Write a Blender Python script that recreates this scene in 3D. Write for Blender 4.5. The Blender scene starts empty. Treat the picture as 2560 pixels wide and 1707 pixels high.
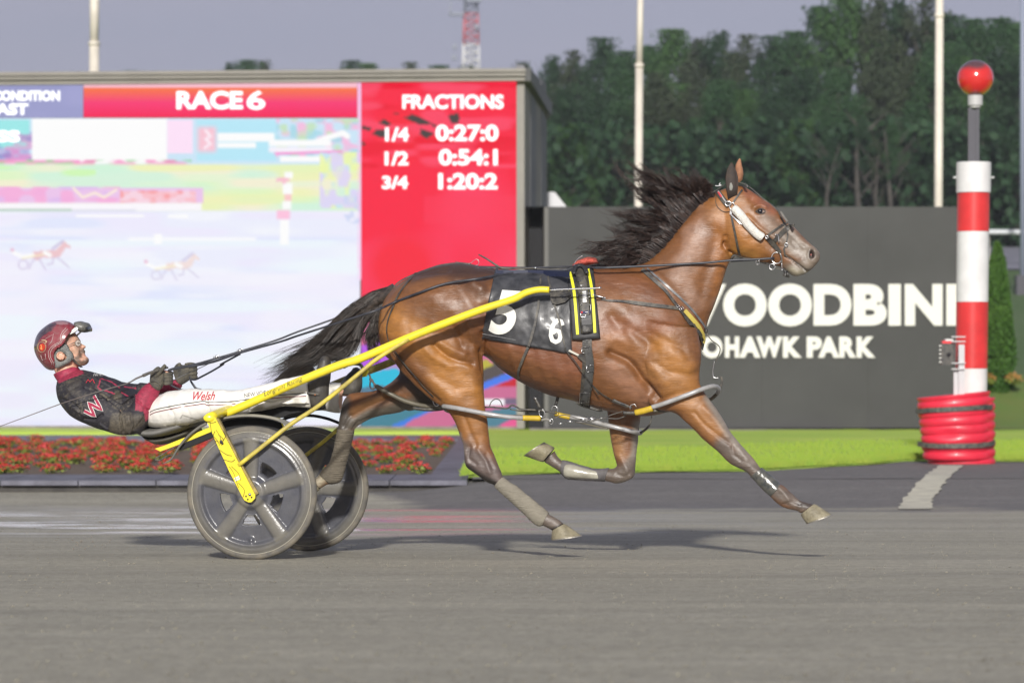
import bpy, bmesh, math, random
import numpy as np
from mathutils import Vector, Matrix
from mathutils.bvhtree import BVHTree
R = math.radians
scene = bpy.context.scene
COL = scene.collection
rng = np.random.default_rng(7)
random.seed(7)

# ---------------------------------------------------------------- camera, sky, sun, exposure
CAMY, CAMZ, FPX, HORIZ = -16.5, 1.106, 7890.0, 870.0
cd = bpy.data.cameras.new('camera'); cam = bpy.data.objects.new('camera', cd); COL.objects.link(cam)
cam.location = (0, CAMY, CAMZ); cam.rotation_euler = (R(90), 0, 0)
cd.sensor_width = 36.0; cd.lens = 36.0 * FPX / 2560.0
cd.shift_y = (HORIZ - 853.5) / 2560.0
cd.clip_start = 0.5; cd.clip_end = 6000
cd.dof.use_dof = True; cd.dof.focus_distance = 16.85; cd.dof.aperture_fstop = 3.9
scene.camera = cam

SUN_EL, SUN_DX = 23.0, 0.055          # sun low behind the photographer
w = bpy.data.worlds.new('World'); scene.world = w; w.use_nodes = True
nt = w.node_tree; nt.nodes.clear()
def N(t, typ, **kw):
    n = t.nodes.new(typ)
    for k, v in kw.items():
        if k.startswith('i_'): n.inputs[k[2:].replace('_', ' ')].default_value = v
        else: setattr(n, k, v)
    return n
out = N(nt, 'ShaderNodeOutputWorld'); bg = N(nt, 'ShaderNodeBackground')
sky = N(nt, 'ShaderNodeTexSky'); sky.sky_type = 'NISHITA'; sky.sun_disc = False
sky.sun_elevation = R(SUN_EL); sky.sun_rotation = R(180) + SUN_DX; sky.dust_density = 4.0; sky.air_density = 1.0; sky.ozone_density = 2.0
# a pale lavender overcast layer lies over the blue
tc = N(nt, 'ShaderNodeTexCoord'); mp = N(nt, 'ShaderNodeMapping'); mp.inputs['Scale'].default_value = (1.6, 1.6, 9)
nz = N(nt, 'ShaderNodeTexNoise'); nz.inputs['Scale'].default_value = 1.3; nz.inputs['Detail'].default_value = 5
rp = N(nt, 'ShaderNodeValToRGB'); rp.color_ramp.elements[0].position = .35; rp.color_ramp.elements[1].position = .7
rp.color_ramp.elements[0].color = (4.3, 4.5, 6.0, 1); rp.color_ramp.elements[1].color = (5.1, 4.95, 6.3, 1)
mx = N(nt, 'ShaderNodeMix', data_type='RGBA'); mx.inputs[0].default_value = .86
sz = N(nt, 'ShaderNodeSeparateXYZ'); nt.links.new(tc.outputs['Generated'], sz.inputs[0]); mz = N(nt, 'ShaderNodeMapRange'); nt.links.new(sz.outputs['Z'], mz.inputs[0]); mz.inputs[1].default_value = .05; mz.inputs[2].default_value = .75; mz.inputs[3].default_value = .88; mz.inputs[4].default_value = .38; nt.links.new(mz.outputs[0], mx.inputs[0])
nt.links.new(tc.outputs['Generated'], mp.inputs[0]); nt.links.new(mp.outputs[0], nz.inputs['Vector'])
nt.links.new(nz.outputs['Fac'], rp.inputs[0]); nt.links.new(sky.outputs[0], mx.inputs[6]); nt.links.new(rp.outputs[0], mx.inputs[7])
nt.links.new(mx.outputs[2], bg.inputs[0]); bg.inputs[1].default_value = 0.075
nt.links.new(bg.outputs[0], out.inputs[0])
sd = bpy.data.lights.new('sun', 'SUN'); sun = bpy.data.objects.new('sun', sd); COL.objects.link(sun)
sd.energy = 4.0; sd.angle = R(3.0); sd.color = (1.0, .965, .915)
sun.rotation_euler = Vector((SUN_DX, math.cos(R(SUN_EL)), -math.sin(R(SUN_EL)))).to_track_quat('-Z', 'Y').to_euler()
scene.view_settings.view_transform = 'Standard'; scene.view_settings.look = 'None'
scene.view_settings.exposure = 0.12; scene.view_settings.gamma = 1.0; scene.view_settings.use_curve_mapping = False
scene.cycles.use_denoising = True
scene.cycles.max_bounces = 6; scene.cycles.transparent_max_bounces = 8
scene.cycles.sample_clamp_indirect = 6

# ---------------------------------------------------------------- measuring frames (crops of the photograph: origin and scale)
FR = {'0': (0, 0, 1), 'F': (0, 0, .91875), 'A': (640, 640, 4), 'B': (700, 900, 4), 'C': (1100, 980, 4), 'D': (1600, 900, 4),
      'E': (1750, 380, 4.7086), 'G': (1400, 640, 3.7333), 'H': (1400, 360, 3.3571), 'T': (900, 600, 2.6133), 'P': (50, 760, 2.6133),
      'W': (420, 960, 3.408), 'L': (1100, 940, 2.24), 'Q': (60, 780, 4.612), 'K': (60, 790, 9.8), 'R': (340, 860, 9.8),
      'V': (0, 1000, 3.36), 'S': (0, 180, 2.6133), 'U': (900, 180, 3.0160), 'J': (1240, 640, 4.6133), 'M': (370, 1000, 5.88),
      'N': (680, 860, 5.8067), 'O': (1650, 660, 2.5846), 'X': (2380, 360, 1.96)}
def sp(fr, x, y):
    o = FR[fr]; return o[0] + x / o[2], o[1] + y / o[2]
def at(fr, x, y, Y):
    sx, sy = sp(fr, x, y); D = Y - CAMY
    return Vector(((sx - 1280) * D / FPX, Y, CAMZ - (sy - HORIZ) * D / FPX))
# the horse and sulky run slightly towards the camera: 'lat' is the sideways distance from their centre line
HS = -0.17; LV = Vector((.167, .986, 0)); FV = Vector((.986, -.167, 0))
def al(fr, x, y, lat=0.0):
    sx, sy = sp(fr, x, y); k = (sx - 1280) / FPX; c = .625 + lat * 1.014
    Y = (c - .17 * (16.5 * k + 1.254)) / (1 + .17 * k)
    return at('0', sx, sy, Y)

# ---------------------------------------------------------------- objects
def setp(o, label=None, cat=None, group=None, kind=None):
    if label: o['label'] = label
    if cat: o['category'] = cat
    if group: o['group'] = group
    if kind: o['kind'] = kind
    return o
def empty(name, loc, label, cat, group=None):
    o = bpy.data.objects.new(name, None); COL.objects.link(o); o.location = loc; o.empty_display_size = .1
    return setp(o, label, cat, group)
def link(name, me, mat=None, parent=None, smooth=True, kind=None):
    o = bpy.data.objects.new(name, me); COL.objects.link(o)
    if mat is not None:
        for m in (mat if isinstance(mat, (list, tuple)) else [mat]): me.materials.append(m)
    if smooth and len(me.polygons): me.polygons.foreach_set('use_smooth', [True] * len(me.polygons))
    if parent is not None:
        o.parent = parent; o.location = -parent.location if parent.type == 'EMPTY' else (0, 0, 0)
    if kind: o['kind'] = kind
    return o
class MB:
    """collects vertices, faces, material slots"""
    def __init__(s): s.v = []; s.f = []; s.m = []; s.n = 0
    def add(s, v, f, mi=0):
        s.v.append(np.asarray(v, dtype=float).reshape(-1, 3)); s.f += [tuple(i + s.n for i in q) for q in f]; s.m += [mi] * len(f); s.n += len(s.v[-1])
        return s
    def box(s, c, d, mi=0, rz=0, rot=None):
        c = np.array(c, float); d = np.array(d, float) / 2
        v = np.array([[x, y, z] for x in (-1, 1) for y in (-1, 1) for z in (-1, 1)]) * d
        if rot is not None: v = v @ np.array(rot.to_3x3()).T
        elif rz: v = v @ np.array(Matrix.Rotation(rz, 3, 'Z')).T
        return s.add(v + c, [(0, 1, 3, 2), (4, 6, 7, 5), (0, 4, 5, 1), (2, 3, 7, 6), (0, 2, 6, 4), (1, 5, 7, 3)], mi)
    def tube(s, p, r, n=8, mi=0, sm=3, cap=True):
        p, r = smooth_path(p, r, sm); k = len(p)
        V = []; F = []; up = None
        for i in range(k):
            t = p[min(i + 1, k - 1)] - p[max(i - 1, 0)]; t = t / (np.linalg.norm(t) + 1e-12)
            if up is None: up = np.array([0, 0, 1.]) if abs(t[2]) < .9 else np.array([1., 0, 0])
            a = np.cross(t, up); a /= np.linalg.norm(a) + 1e-12; b = np.cross(a, t); up = b
            for j in range(n):
                an = 2 * math.pi * j / n; V.append(p[i] + r[i] * (math.cos(an) * a + math.sin(an) * b))
        for i in range(k - 1):
            for j in range(n): j2 = (j + 1) % n; F.append((i * n + j, i * n + j2, (i + 1) * n + j2, (i + 1) * n + j))
        if cap: F.append(tuple(range(n))[::-1]); F.append(tuple((k - 1) * n + j for j in range(n)))
        return s.add(V, F, mi)
    def band(s, p, wd, th, nrm, mi=0, sm=3):
        """flat strap: width across, thickness along the normal"""
        p = [np.array(q, float) for q in p]; nn = [np.array(q, float) for q in (nrm if isinstance(nrm, list) else [nrm] * len(p))]
        wl = wd if isinstance(wd, (list, tuple)) else [wd] * len(p)
        P2, W2 = smooth_path(p, wl, sm); N2, _ = smooth_path(nn, 0., sm); k = len(P2); V = []; F = []
        for i in range(k):
            t = P2[min(i + 1, k - 1)] - P2[max(i - 1, 0)]; t /= np.linalg.norm(t) + 1e-12
            n_ = N2[i] - t * np.dot(N2[i], t); n_ /= np.linalg.norm(n_) + 1e-12; b = np.cross(t, n_)
            for a, c in ((-.5, -.5), (.5, -.5), (.5, .5), (-.5, .5)): V.append(P2[i] + b * W2[i] * a + n_ * th * c)
        for i in range(k - 1):
            for j in range(4): j2 = (j + 1) % 4; F.append((i * 4 + j, i * 4 + j2, (i + 1) * 4 + j2, (i + 1) * 4 + j))
        F.append((0, 3, 2, 1)); F.append(tuple((k - 1) * 4 + j for j in range(4)))
        return s.add(V, F, mi)
    def rings(s, R_, mi=0, cap=True):
        n = len(R_[0]); F = []
        for i in range(len(R_) - 1):
            for j in range(n): j2 = (j + 1) % n; F.append((i * n + j, i * n + j2, (i + 1) * n + j2, (i + 1) * n + j))
        if cap: F.append(tuple(range(n))[::-1]); F.append(tuple((len(R_) - 1) * n + j for j in range(n)))
        return s.add(np.vstack(R_), F, mi)
    def ball(s, c, r, mi=0, nu=12, nv=8):
        r = np.array(r if hasattr(r, '__len__') else (r, r, r), float)
        Rg = []
        for i in range(nv + 1):
            ph = math.pi * (i + .02) / (nv + .04); Rg.append(np.array([[math.sin(ph) * math.cos(a) * r[0], math.sin(ph) * math.sin(a) * r[1], math.cos(ph) * r[2]] for a in np.linspace(0, 2 * math.pi, nu, endpoint=False)]) + np.array(c))
        return s.rings(Rg, mi)
    def poly(s, pts, back, mi=0):
        """prism of an outline: pts front ring, back = offset vector"""
        p = np.array([list(q) for q in pts], float); n = len(p); b = np.array(back, float)
        F = [tuple(range(n)), tuple(range(2 * n - 1, n - 1, -1))] + [(i, n + i, n + (i + 1) % n, (i + 1) % n) for i in range(n)]
        return s.add(np.vstack([p, p + b]), F, mi)
    def mesh(s, name='m'):
        me = bpy.data.meshes.new(name); me.from_pydata(np.vstack(s.v).tolist(), [], s.f); me.polygons.foreach_set('material_index', s.m); me.update()
        return me
    def build(s, name, mat, parent=None, smooth=True, kind=None, fixn=False):
        me = s.mesh(name)
        if fixn: bm = bmesh.new(); bm.from_mesh(me); bmesh.ops.recalc_face_normals(bm, faces=bm.faces); bm.to_mesh(me); bm.free()
        return link(name, me, mat, parent, smooth, kind)
def smooth_path(p, r, sm=3):
    p = np.array([list(q) for q in p], float); r = np.array(r if hasattr(r, '__len__') else [r] * len(p), float)
    if sm <= 1 or len(p) < 3: return p, r
    P = np.vstack([2 * p[0] - p[1], p, 2 * p[-1] - p[-2]]); Rr = np.concatenate([[r[0]], r, [r[-1]]])
    o = []; ro = []
    for i in range(1, len(P) - 2):
        for t in np.arange(sm) / sm:
            a, b, c, d = P[i - 1], P[i], P[i + 1], P[i + 2]
            o.append(.5 * (2 * b + (c - a) * t + (2 * a - 5 * b + 4 * c - d) * t * t + (3 * b - a - 3 * c + d) * t ** 3)); ro.append(Rr[i] * (1 - t) + Rr[i + 1] * t)
    o.append(p[-1]); ro.append(r[-1])
    return np.array(o), np.array(ro)
def loft(mb, secs, n=20, sm=4, ex=1.0, mi=0):
    """secs: (top point, bottom point, half width, lat) as 3D a, b and width along LV"""
    A = np.array([list(s[0]) for s in secs]); Bb = np.array([list(s[1]) for s in secs]); Wd = np.array([s[2] for s in secs], float)
    A, Wd2 = smooth_path(A, Wd, sm); Bb, _ = smooth_path(Bb, Wd, sm); lv = np.array(LV); Rg = []
    for a, b, wd in zip(A, Bb, Wd2):
        c = (a + b) / 2; h = (a - b) / 2
        an = np.linspace(0, 2 * math.pi, n, endpoint=False); ca, sa = np.cos(an), np.sin(an)
        if ex != 1.0: ca = np.sign(ca) * abs(ca) ** ex; sa = np.sign(sa) * abs(sa) ** ex
        Rg.append(c + ca[:, None] * h + sa[:, None] * lv * wd)
    return mb.rings(Rg, mi)
def LS(fr, rows, lat):
    """rows in frame pixels: (ax, ay, bx, by, w[, lat])"""
    o = []
    for r in rows:
        l = r[5] if len(r) > 5 else lat; f = r[6] if len(r) > 6 else fr
        o.append((al(f, r[0], r[1], l), al(f, r[2], r[3], l), r[4]))
    return o
def shade_smooth_angle(o, ang=40):
    me = o.data
    bm = bmesh.new(); bm.from_mesh(me)
    for e in bm.edges:
        if len(e.link_faces) == 2 and e.calc_face_angle(0) > R(ang): e.smooth = False
    bm.to_mesh(me); bm.free()
def evalmesh(o):
    dg = bpy.context.evaluated_depsgraph_get(); me = bpy.data.meshes.new_from_object(o.evaluated_get(dg)); return me
def remesh(mb, vox, it=6, fac=.5):
    me = mb.mesh('tmp'); bm = bmesh.new(); bm.from_mesh(me); bmesh.ops.recalc_face_normals(bm, faces=bm.faces); bm.to_mesh(me); bm.free()
    # every closed piece outward
    o = bpy.data.objects.new('tmp', me); COL.objects.link(o)
    m = o.modifiers.new('r', 'REMESH'); m.mode = 'VOXEL'; m.voxel_size = vox
    if it: s = o.modifiers.new('s', 'SMOOTH'); s.iterations = it; s.factor = fac
    r = evalmesh(o); bpy.data.objects.remove(o); bpy.data.meshes.remove(me)
    return r
def getco(me):
    a = np.empty(len(me.vertices) * 3); me.vertices.foreach_get('co', a); return a.reshape(-1, 3)
def getno(me):
    a = np.empty(len(me.vertices) * 3); me.vertices.foreach_get('normal', a); return a.reshape(-1, 3)
def setco(me, c): me.vertices.foreach_set('co', np.ascontiguousarray(c).ravel()); me.update()
def to_src(c):
    D = c[:, 1] - CAMY; return np.stack([1280 + c[:, 0] * FPX / D, HORIZ - (c[:, 2] - CAMZ) * FPX / D], 1)
def segdist(p, poly):
    """distance of 2D points to a polyline"""
    d = np.full(len(p), 1e9); poly = np.array(poly, float)
    if len(poly) == 1: return np.linalg.norm(p - poly[0], axis=1)
    for a, b in zip(poly[:-1], poly[1:]):
        ab = b - a; t = np.clip(((p - a) @ ab) / (ab @ ab + 1e-9), 0, 1); d = np.minimum(d, np.linalg.norm(p - (a + t[:, None] * ab), axis=1))
    return d
def inpoly(p, poly):
    poly = np.array(poly, float); x, y = p[:, 0], p[:, 1]; r = np.zeros(len(p), bool)
    for (x1, y1), (x2, y2) in zip(poly, np.roll(poly, -1, axis=0)):
        c = ((y1 > y) != (y2 > y)); r ^= c & (x < (x2 - x1) * (y - y1) / (y2 - y1 + 1e-12) + x1)
    return r
def vnoise(p, s, seed=0):
    """cheap value noise in 3D"""
    q = p * s; i = np.floor(q).astype(int); f = q - i; f = f * f * (3 - 2 * f); r = 0
    for dx in (0, 1):
        for dy in (0, 1):
            for dz in (0, 1):
                h = ((i[:, 0] + dx) * 73856093 ^ (i[:, 1] + dy) * 19349663 ^ (i[:, 2] + dz) * 83492791 ^ seed * 2654435) & 0xffff
                h = (h * 40503 ^ (h >> 3) * 9973) & 0xffff
                r = r + h / 65535. * (f[:, 0] if dx else 1 - f[:, 0]) * (f[:, 1] if dy else 1 - f[:, 1]) * (f[:, 2] if dz else 1 - f[:, 2])
    return r * 2 - 1
def vcol(me, c):
    a = me.color_attributes.new('Col', 'FLOAT_COLOR', 'POINT'); c4 = np.ones((len(me.vertices), 4)); c4[:, :3] = c; a.data.foreach_set('color', c4.ravel())
def S(r, g, b):
    f = lambda c: ((c / 255 + .055) / 1.055) ** 2.4 if c > 10 else c / 255 / 12.92
    return (f(r), f(g), f(b))

# ---------------------------------------------------------------- materials
def mat(name, col, rough=.6, metal=0., noise=None, bump=0., bscale=80., spec=.5, vc=False, coat=0., mixc=None, stretch=(1, 1, 1), nscale=8., bstretch=None, sheen=0., sub=0.):
    m = bpy.data.materials.new(name); m.use_nodes = True; t = m.node_tree; b = t.nodes['Principled BSDF']
    b.inputs['Roughness'].default_value = rough; b.inputs['Metallic'].default_value = metal; b.inputs['Specular IOR Level'].default_value = spec
    b.inputs['Coat Weight'].default_value = coat; b.inputs['Coat Roughness'].default_value = .15
    if sheen: b.inputs['Sheen Weight'].default_value = sheen
    if sub: b.inputs['Subsurface Weight'].default_value = sub; b.inputs['Subsurface Scale'].default_value = .01
    co = N(t, 'ShaderNodeTexCoord'); mp = N(t, 'ShaderNodeMapping'); mp.inputs['Scale'].default_value = stretch; t.links.new(co.outputs['Object'], mp.inputs[0])
    src = None
    if vc:
        a = N(t, 'ShaderNodeAttribute', attribute_name='Col'); src = a.outputs['Color']
    if noise:
        nzn = N(t, 'ShaderNodeTexNoise'); nzn.inputs['Scale'].default_value = nscale; nzn.inputs['Detail'].default_value = 6; nzn.inputs['Roughness'].default_value = .62
        t.links.new(mp.outputs[0], nzn.inputs['Vector'])
        rm = N(t, 'ShaderNodeMapRange'); rm.inputs[1].default_value = .36; rm.inputs[2].default_value = .66; t.links.new(nzn.outputs['Fac'], rm.inputs[0])
        mxx = N(t, 'ShaderNodeMix', data_type='RGBA')
        if mixc is None:
            mul = N(t, 'ShaderNodeMix', data_type='RGBA', blend_type='MULTIPLY'); mul.inputs[0].default_value = 1
            rr = N(t, 'ShaderNodeMapRange'); rr.inputs[3].default_value = 1 - noise; rr.inputs[4].default_value = 1 + noise; t.links.new(rm.outputs[0], rr.inputs[0])
            if src: t.links.new(src, mul.inputs[6])
            else: mul.inputs[6].default_value = (*col, 1)
            t.links.new(rr.outputs[0], mul.inputs[7]); src = mul.outputs[2]
        else:
            mm = N(t, 'ShaderNodeMath', operation='MULTIPLY'); mm.inputs[1].default_value = noise; t.links.new(rm.outputs[0], mm.inputs[0]); t.links.new(mm.outputs[0], mxx.inputs[0])
            if src: t.links.new(src, mxx.inputs[6])
            else: mxx.inputs[6].default_value = (*col, 1)
            mxx.inputs[7].default_value = (*mixc, 1); src = mxx.outputs[2]
    if src: t.links.new(src, b.inputs['Base Color'])
    else: b.inputs['Base Color'].default_value = (*col, 1)
    if bump:
        n2 = N(t, 'ShaderNodeTexNoise'); n2.inputs['Scale'].default_value = bscale; n2.inputs['Detail'].default_value = 5
        if bstretch: mp2 = N(t, 'ShaderNodeMapping'); mp2.inputs['Scale'].default_value = bstretch; t.links.new(co.outputs['Object'], mp2.inputs[0]); t.links.new(mp2.outputs[0], n2.inputs['Vector'])
        else: t.links.new(mp.outputs[0], n2.inputs['Vector'])
        bp = N(t, 'ShaderNodeBump'); bp.inputs['Strength'].default_value = min(1, bump); bp.inputs['Distance'].default_value = .01 * max(1, bump); t.links.new(n2.outputs['Fac'], bp.inputs['Height']); t.links.new(bp.outputs[0], b.inputs['Normal'])
    return m
def emis(name, col=None, strength=1., vc=False):
    m = bpy.data.materials.new(name); m.use_nodes = True; t = m.node_tree; b = t.nodes['Principled BSDF']
    b.inputs['Base Color'].default_value = (.008, .008, .008, 1); b.inputs['Roughness'].default_value = .9; b.inputs['Specular IOR Level'].default_value = .05; b.inputs['Emission Strength'].default_value = strength
    if vc: a = N(t, 'ShaderNodeAttribute', attribute_name='Col'); t.links.new(a.outputs['Color'], b.inputs['Emission Color'])
    else: b.inputs['Emission Color'].default_value = (*col, 1)
    return m
DUST = S(135, 128, 112)
M = {}
M['black_leather'] = mat('black_leather', (.018, .018, .02), .42, noise=.35, nscale=30, mixc=DUST, bump=.2, bscale=150)
M['dark_strap'] = mat('dark_strap', (.03, .03, .033), .55, noise=.5, nscale=25, mixc=DUST)
M['chrome'] = mat('chrome', (.62, .62, .62), .28, metal=1.)
M['yellow_paint'] = mat('yellow_paint', (.87, .72, .03), .32, noise=.22, nscale=14, mixc=S(150, 135, 80), coat=.3, stretch=(1, 1, 3))
M['yellow_tape'] = mat('yellow_tape', (.62, .43, .03), .45, noise=.4, nscale=18, mixc=(.25, .17, .02))
M['white_print'] = mat('white_print', (.78, .78, .74), .5)
M['black_print'] = mat('black_print', (.02, .02, .02), .5)

def refine(v, f, n=3):
    """split a flat glyph into small triangles so that it can follow a curved surface"""
    bm = bmesh.new(); bv = [bm.verts.new((a, b, 0)) for a, b in v]
    for q in f:
        try: bm.faces.new([bv[i] for i in q])
        except ValueError: pass
    bmesh.ops.triangulate(bm, faces=bm.faces); L = max(max(a for a, b in v), 1e-6); mx_ = max(v[:, 1].max(), 1e-6) / (n * 3)
    for _ in range(5):
        es = [e for e in bm.edges if e.calc_length() > mx_]
        if not es: break
        bmesh.ops.subdivide_edges(bm, edges=es, cuts=1); bmesh.ops.triangulate(bm, faces=bm.faces)
    bm.verts.index_update(); v2 = np.array([(q.co.x, q.co.y) for q in bm.verts]); f2 = [tuple(q.index for q in p.verts) for p in bm.faces]; bm.free(); return v2, f2
def textmesh(s, h, off=.0, shear=0.):
    """one glyph or word as a flat mesh; returns verts (2D, unit height = h, left bottom at 0) and faces"""
    cu = bpy.data.curves.new('t', 'FONT'); cu.body = s; cu.size = 1.; cu.offset = off; cu.shear = shear; cu.resolution_u = 6
    o = bpy.data.objects.new('t', cu); COL.objects.link(o); me = evalmesh(o); bpy.data.objects.remove(o)
    v = getco(me)[:, :2]; f = [tuple(p.vertices) for p in me.polygons]; bpy.data.meshes.remove(me)
    lo, hi = v.min(0), v.max(0); v = (v - lo) / (hi[1] - lo[1]) * h
    return v, f
# ---------------------------------------------------------------- ground
def sstep(a, b, x): t = np.clip((x - a) / (b - a), 0, 1); return t * t * (3 - 2 * t)
def zg(X, D):
    X = np.asarray(X, float); D = np.asarray(D, float)
    tr = -.028 * (D - 16.5); gr = -.149 - .0078 * (D - 33)
    ramp = sstep(27.3, 30.8, D); lf = .5 + .5 * sstep(-1.2, -.3, X); lf = np.where(D > 31, lf + (1 - lf) * sstep(31, 33, D), lf)
    z = tr + (gr - tr) * ramp * lf
    hill = np.interp(D, [62, 75, 120, 133, 200, 400, 3000], [0, .5, 4.35, 5.7, 7, 8, 8]); hill = hill * 1.0
    return np.where(D > 62, gr * 0 + (-.149 - .0078 * 29) + hill, z)
def sheet(name, xs, Ds, m, off=0., kind='structure', parent=None, wav=0.):
    X, D = np.meshgrid(xs, Ds); Z = zg(X, D) + off
    if wav: Z = Z + wav * vnoise(np.stack([X.ravel() * .8, D.ravel() * 1.2, X.ravel() * 0], 1), 1., 3).reshape(X.shape)
    v = np.stack([X.ravel(), D.ravel() + CAMY, Z.ravel()], 1); nx, nd = len(xs), len(Ds)
    f = [(j * nx + i, j * nx + i + 1, (j + 1) * nx + i + 1, (j + 1) * nx + i) for j in range(nd - 1) for i in range(nx - 1)]
    me = bpy.data.meshes.new(name); me.from_pydata(v.tolist(), [], f)
    return link(name, me, m, parent, True, kind)
def ground_mat(name, base, dark, light, rough, lane=True):
    m = bpy.data.materials.new(name); m.use_nodes = True; t = m.node_tree; b = t.nodes['Principled BSDF']
    g = N(t, 'ShaderNodeNewGeometry')
    def noi(sc, detail, scale=1., rgh=.6):
        mp = N(t, 'ShaderNodeMapping'); mp.inputs['Scale'].default_value = sc; t.links.new(g.outputs['Position'], mp.inputs[0])
        n = N(t, 'ShaderNodeTexNoise'); n.inputs['Scale'].default_value = scale; n.inputs['Detail'].default_value = detail; n.inputs['Roughness'].default_value = rgh
        t.links.new(mp.outputs[0], n.inputs['Vector']); return n.outputs['Fac']
    def mr(src, a, b_, c, d):
        r = N(t, 'ShaderNodeMapRange'); r.inputs[1].default_value = a; r.inputs[2].default_value = b_; r.inputs[3].default_value = c; r.inputs[4].default_value = d; t.links.new(src, r.inputs[0]); return r.outputs[0]
    def mix(f, a, b_, bt='MIX'):
        x = N(t, 'ShaderNodeMix', data_type='RGBA', blend_type=bt)
        for s, i in ((f, 0), (a, 6), (b_, 7)):
            if isinstance(s, (int, float)): x.inputs[i].default_value = s
            elif isinstance(s, tuple): x.inputs[i].default_value = (*s, 1)
            else: t.links.new(s, x.inputs[i])
        return x.outputs[2]
    bands = noi((.05, .75, 0), 6, 1., .72)          # long rake marks that run along the track
    streak = noi((.6, 2.6, 0), 7, 1., .78)
    grit = noi((30, 60, 38), 5, 1., .8)
    peb = noi((11, 22, 11), 4, 1., .7)
    c = mix(mr(bands, .34, .60, .25, 1), dark, base); c = mix(mr(streak, .50, .75, 0, .5), c, light)
    c = mix(1., c, mr(grit, .25, .75, .38, 1.62), 'MULTIPLY'); c = mix(mr(peb, .60, .70, 0, .65), c, dark); c = mix(mr(peb, .27, .33, .55, 0), c, light)
    # dark asphalt apron takes over along a ragged edge at the inner side of the track
    sx = N(t, 'ShaderNodeSeparateXYZ'); t.links.new(g.outputs['Position'], sx.inputs[0])
    edge = noi((.35, 1.1, 0), 5); e2 = mr(edge, .3, .7, -1.0, 1.0); a1 = N(t, 'ShaderNodeMath', operation='ADD'); t.links.new(sx.outputs['Y'], a1.inputs[0]); t.links.new(e2, a1.inputs[1])
    lx = mr(sx.outputs['X'], -1.9, -.5, 3.2, -.5); a2 = N(t, 'ShaderNodeMath', operation='SUBTRACT'); t.links.new(a1.outputs[0], a2.inputs[0]); t.links.new(lx, a2.inputs[1])
    apf = mr(a2.outputs[0], 10.9, 11.7, 0, .92); dk_ = mix(1., (.135, .127, .125), mr(grit, .25, .75, .6, 1.4), 'MULTIPLY'); dk_ = mix(mr(streak, .5, .72, 0, .5), dk_, (.22, .21, .20)); c = mix(apf, c, dk_)
    t.links.new(c, b.inputs['Base Color'])
    # damp smooth patches on the inner lanes catch the light of the big screen
    wetz = N(t, 'ShaderNodeMath', operation='MULTIPLY'); t.links.new(mr(sx.outputs['Y'], 3.0, 5.0, 0, 1), wetz.inputs[0]); t.links.new(mr(sx.outputs['Y'], 10.8, 12.2, 1, 0), wetz.inputs[1])
    wn = noi((.30, .85, 0), 6, 1., .72); wx_ = N(t, 'ShaderNodeMath', operation='MULTIPLY'); t.links.new(wetz.outputs[0], wx_.inputs[0]); t.links.new(mr(sx.outputs['X'], -1., 3., 1., .25), wx_.inputs[1]); w2 = N(t, 'ShaderNodeMath', operation='MULTIPLY'); t.links.new(wx_.outputs[0], w2.inputs[0]); t.links.new(mr(wn, .44, .54, 0, 1), w2.inputs[1])
    rr_ = N(t, 'ShaderNodeMapRange'); t.links.new(w2.outputs[0], rr_.inputs[0]); rr_.inputs[3].default_value = rough; rr_.inputs[4].default_value = .14; t.links.new(rr_.outputs[0], b.inputs['Roughness'])
    if 0: t.links.new(mr(streak, .40, .66, rough, rough - .33 if lane else rough), b.inputs['Roughness'])
    b.inputs['Specular IOR Level'].default_value = .45
    mid = noi((9, 30, 12), 4, 1., .7); c0_ = mix(1., c, mr(mid, .3, .7, .80, 1.20), 'MULTIPLY'); t.links.new(c0_, b.inputs['Base Color'])
    wv = N(t, 'ShaderNodeTexWave'); wv.bands_direction = 'Y'; wv.inputs['Scale'].default_value = 3.2; wv.inputs['Distortion'].default_value = 3.5; wv.inputs['Detail'].default_value = 3; wv.inputs['Detail Scale'].default_value = .6; mpw = N(t, 'ShaderNodeMapping'); mpw.inputs['Scale'].default_value = (.12, 1, 1); t.links.new(g.outputs['Position'], mpw.inputs[0]); t.links.new(mpw.outputs[0], wv.inputs['Vector'])
    wm2 = N(t, 'ShaderNodeMath', operation='MULTIPLY'); t.links.new(wv.outputs['Fac'], wm2.inputs[0]); wm2.inputs[1].default_value = .8
    bp = N(t, 'ShaderNodeBump'); bp.inputs['Strength'].default_value = .5; bp.inputs['Distance'].default_value = .012; bs_ = N(t, 'ShaderNodeMapRange'); t.links.new(w2.outputs[0], bs_.inputs[0]); bs_.inputs[3].default_value = .6; bs_.inputs[4].default_value = .03; t.links.new(bs_.outputs[0], bp.inputs['Strength'])
    ad = N(t, 'ShaderNodeMath', operation='ADD'); t.links.new(grit, ad.inputs[0]); t.links.new(peb, ad.inputs[1]); ad2 = N(t, 'ShaderNodeMath', operation='ADD'); t.links.new(ad.outputs[0], ad2.inputs[0]); t.links.new(wm2.outputs[0], ad2.inputs[1]); t.links.new(ad2.outputs[0], bp.inputs['Height']); t.links.new(bp.outputs[0], b.inputs['Normal'])
    return m
M['track'] = ground_mat('track_stone_dust', (.365, .340, .268), (.225, .212, .17), (.52, .487, .40), .78)
M['apron'] = M['track']
M['road'] = mat('far_road', (.18, .18, .21), .8, noise=.2, nscale=1.)
gm = mat('mown_grass', (.30, .47, .065), .85, noise=.75, mixc=(.50, .58, .11), nscale=.6, bump=1.6, bscale=2.2, stretch=(.55, 1.6, 1), spec=.2)
M['grass'] = gm
M['hill_grass'] = mat('hill_grass', (.075, .125, .045), .9, noise=.5, mixc=(.12, .16, .08), nscale=.15, spec=.2)
ex = lambda a, b, n: np.linspace(a, b, n)
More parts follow.
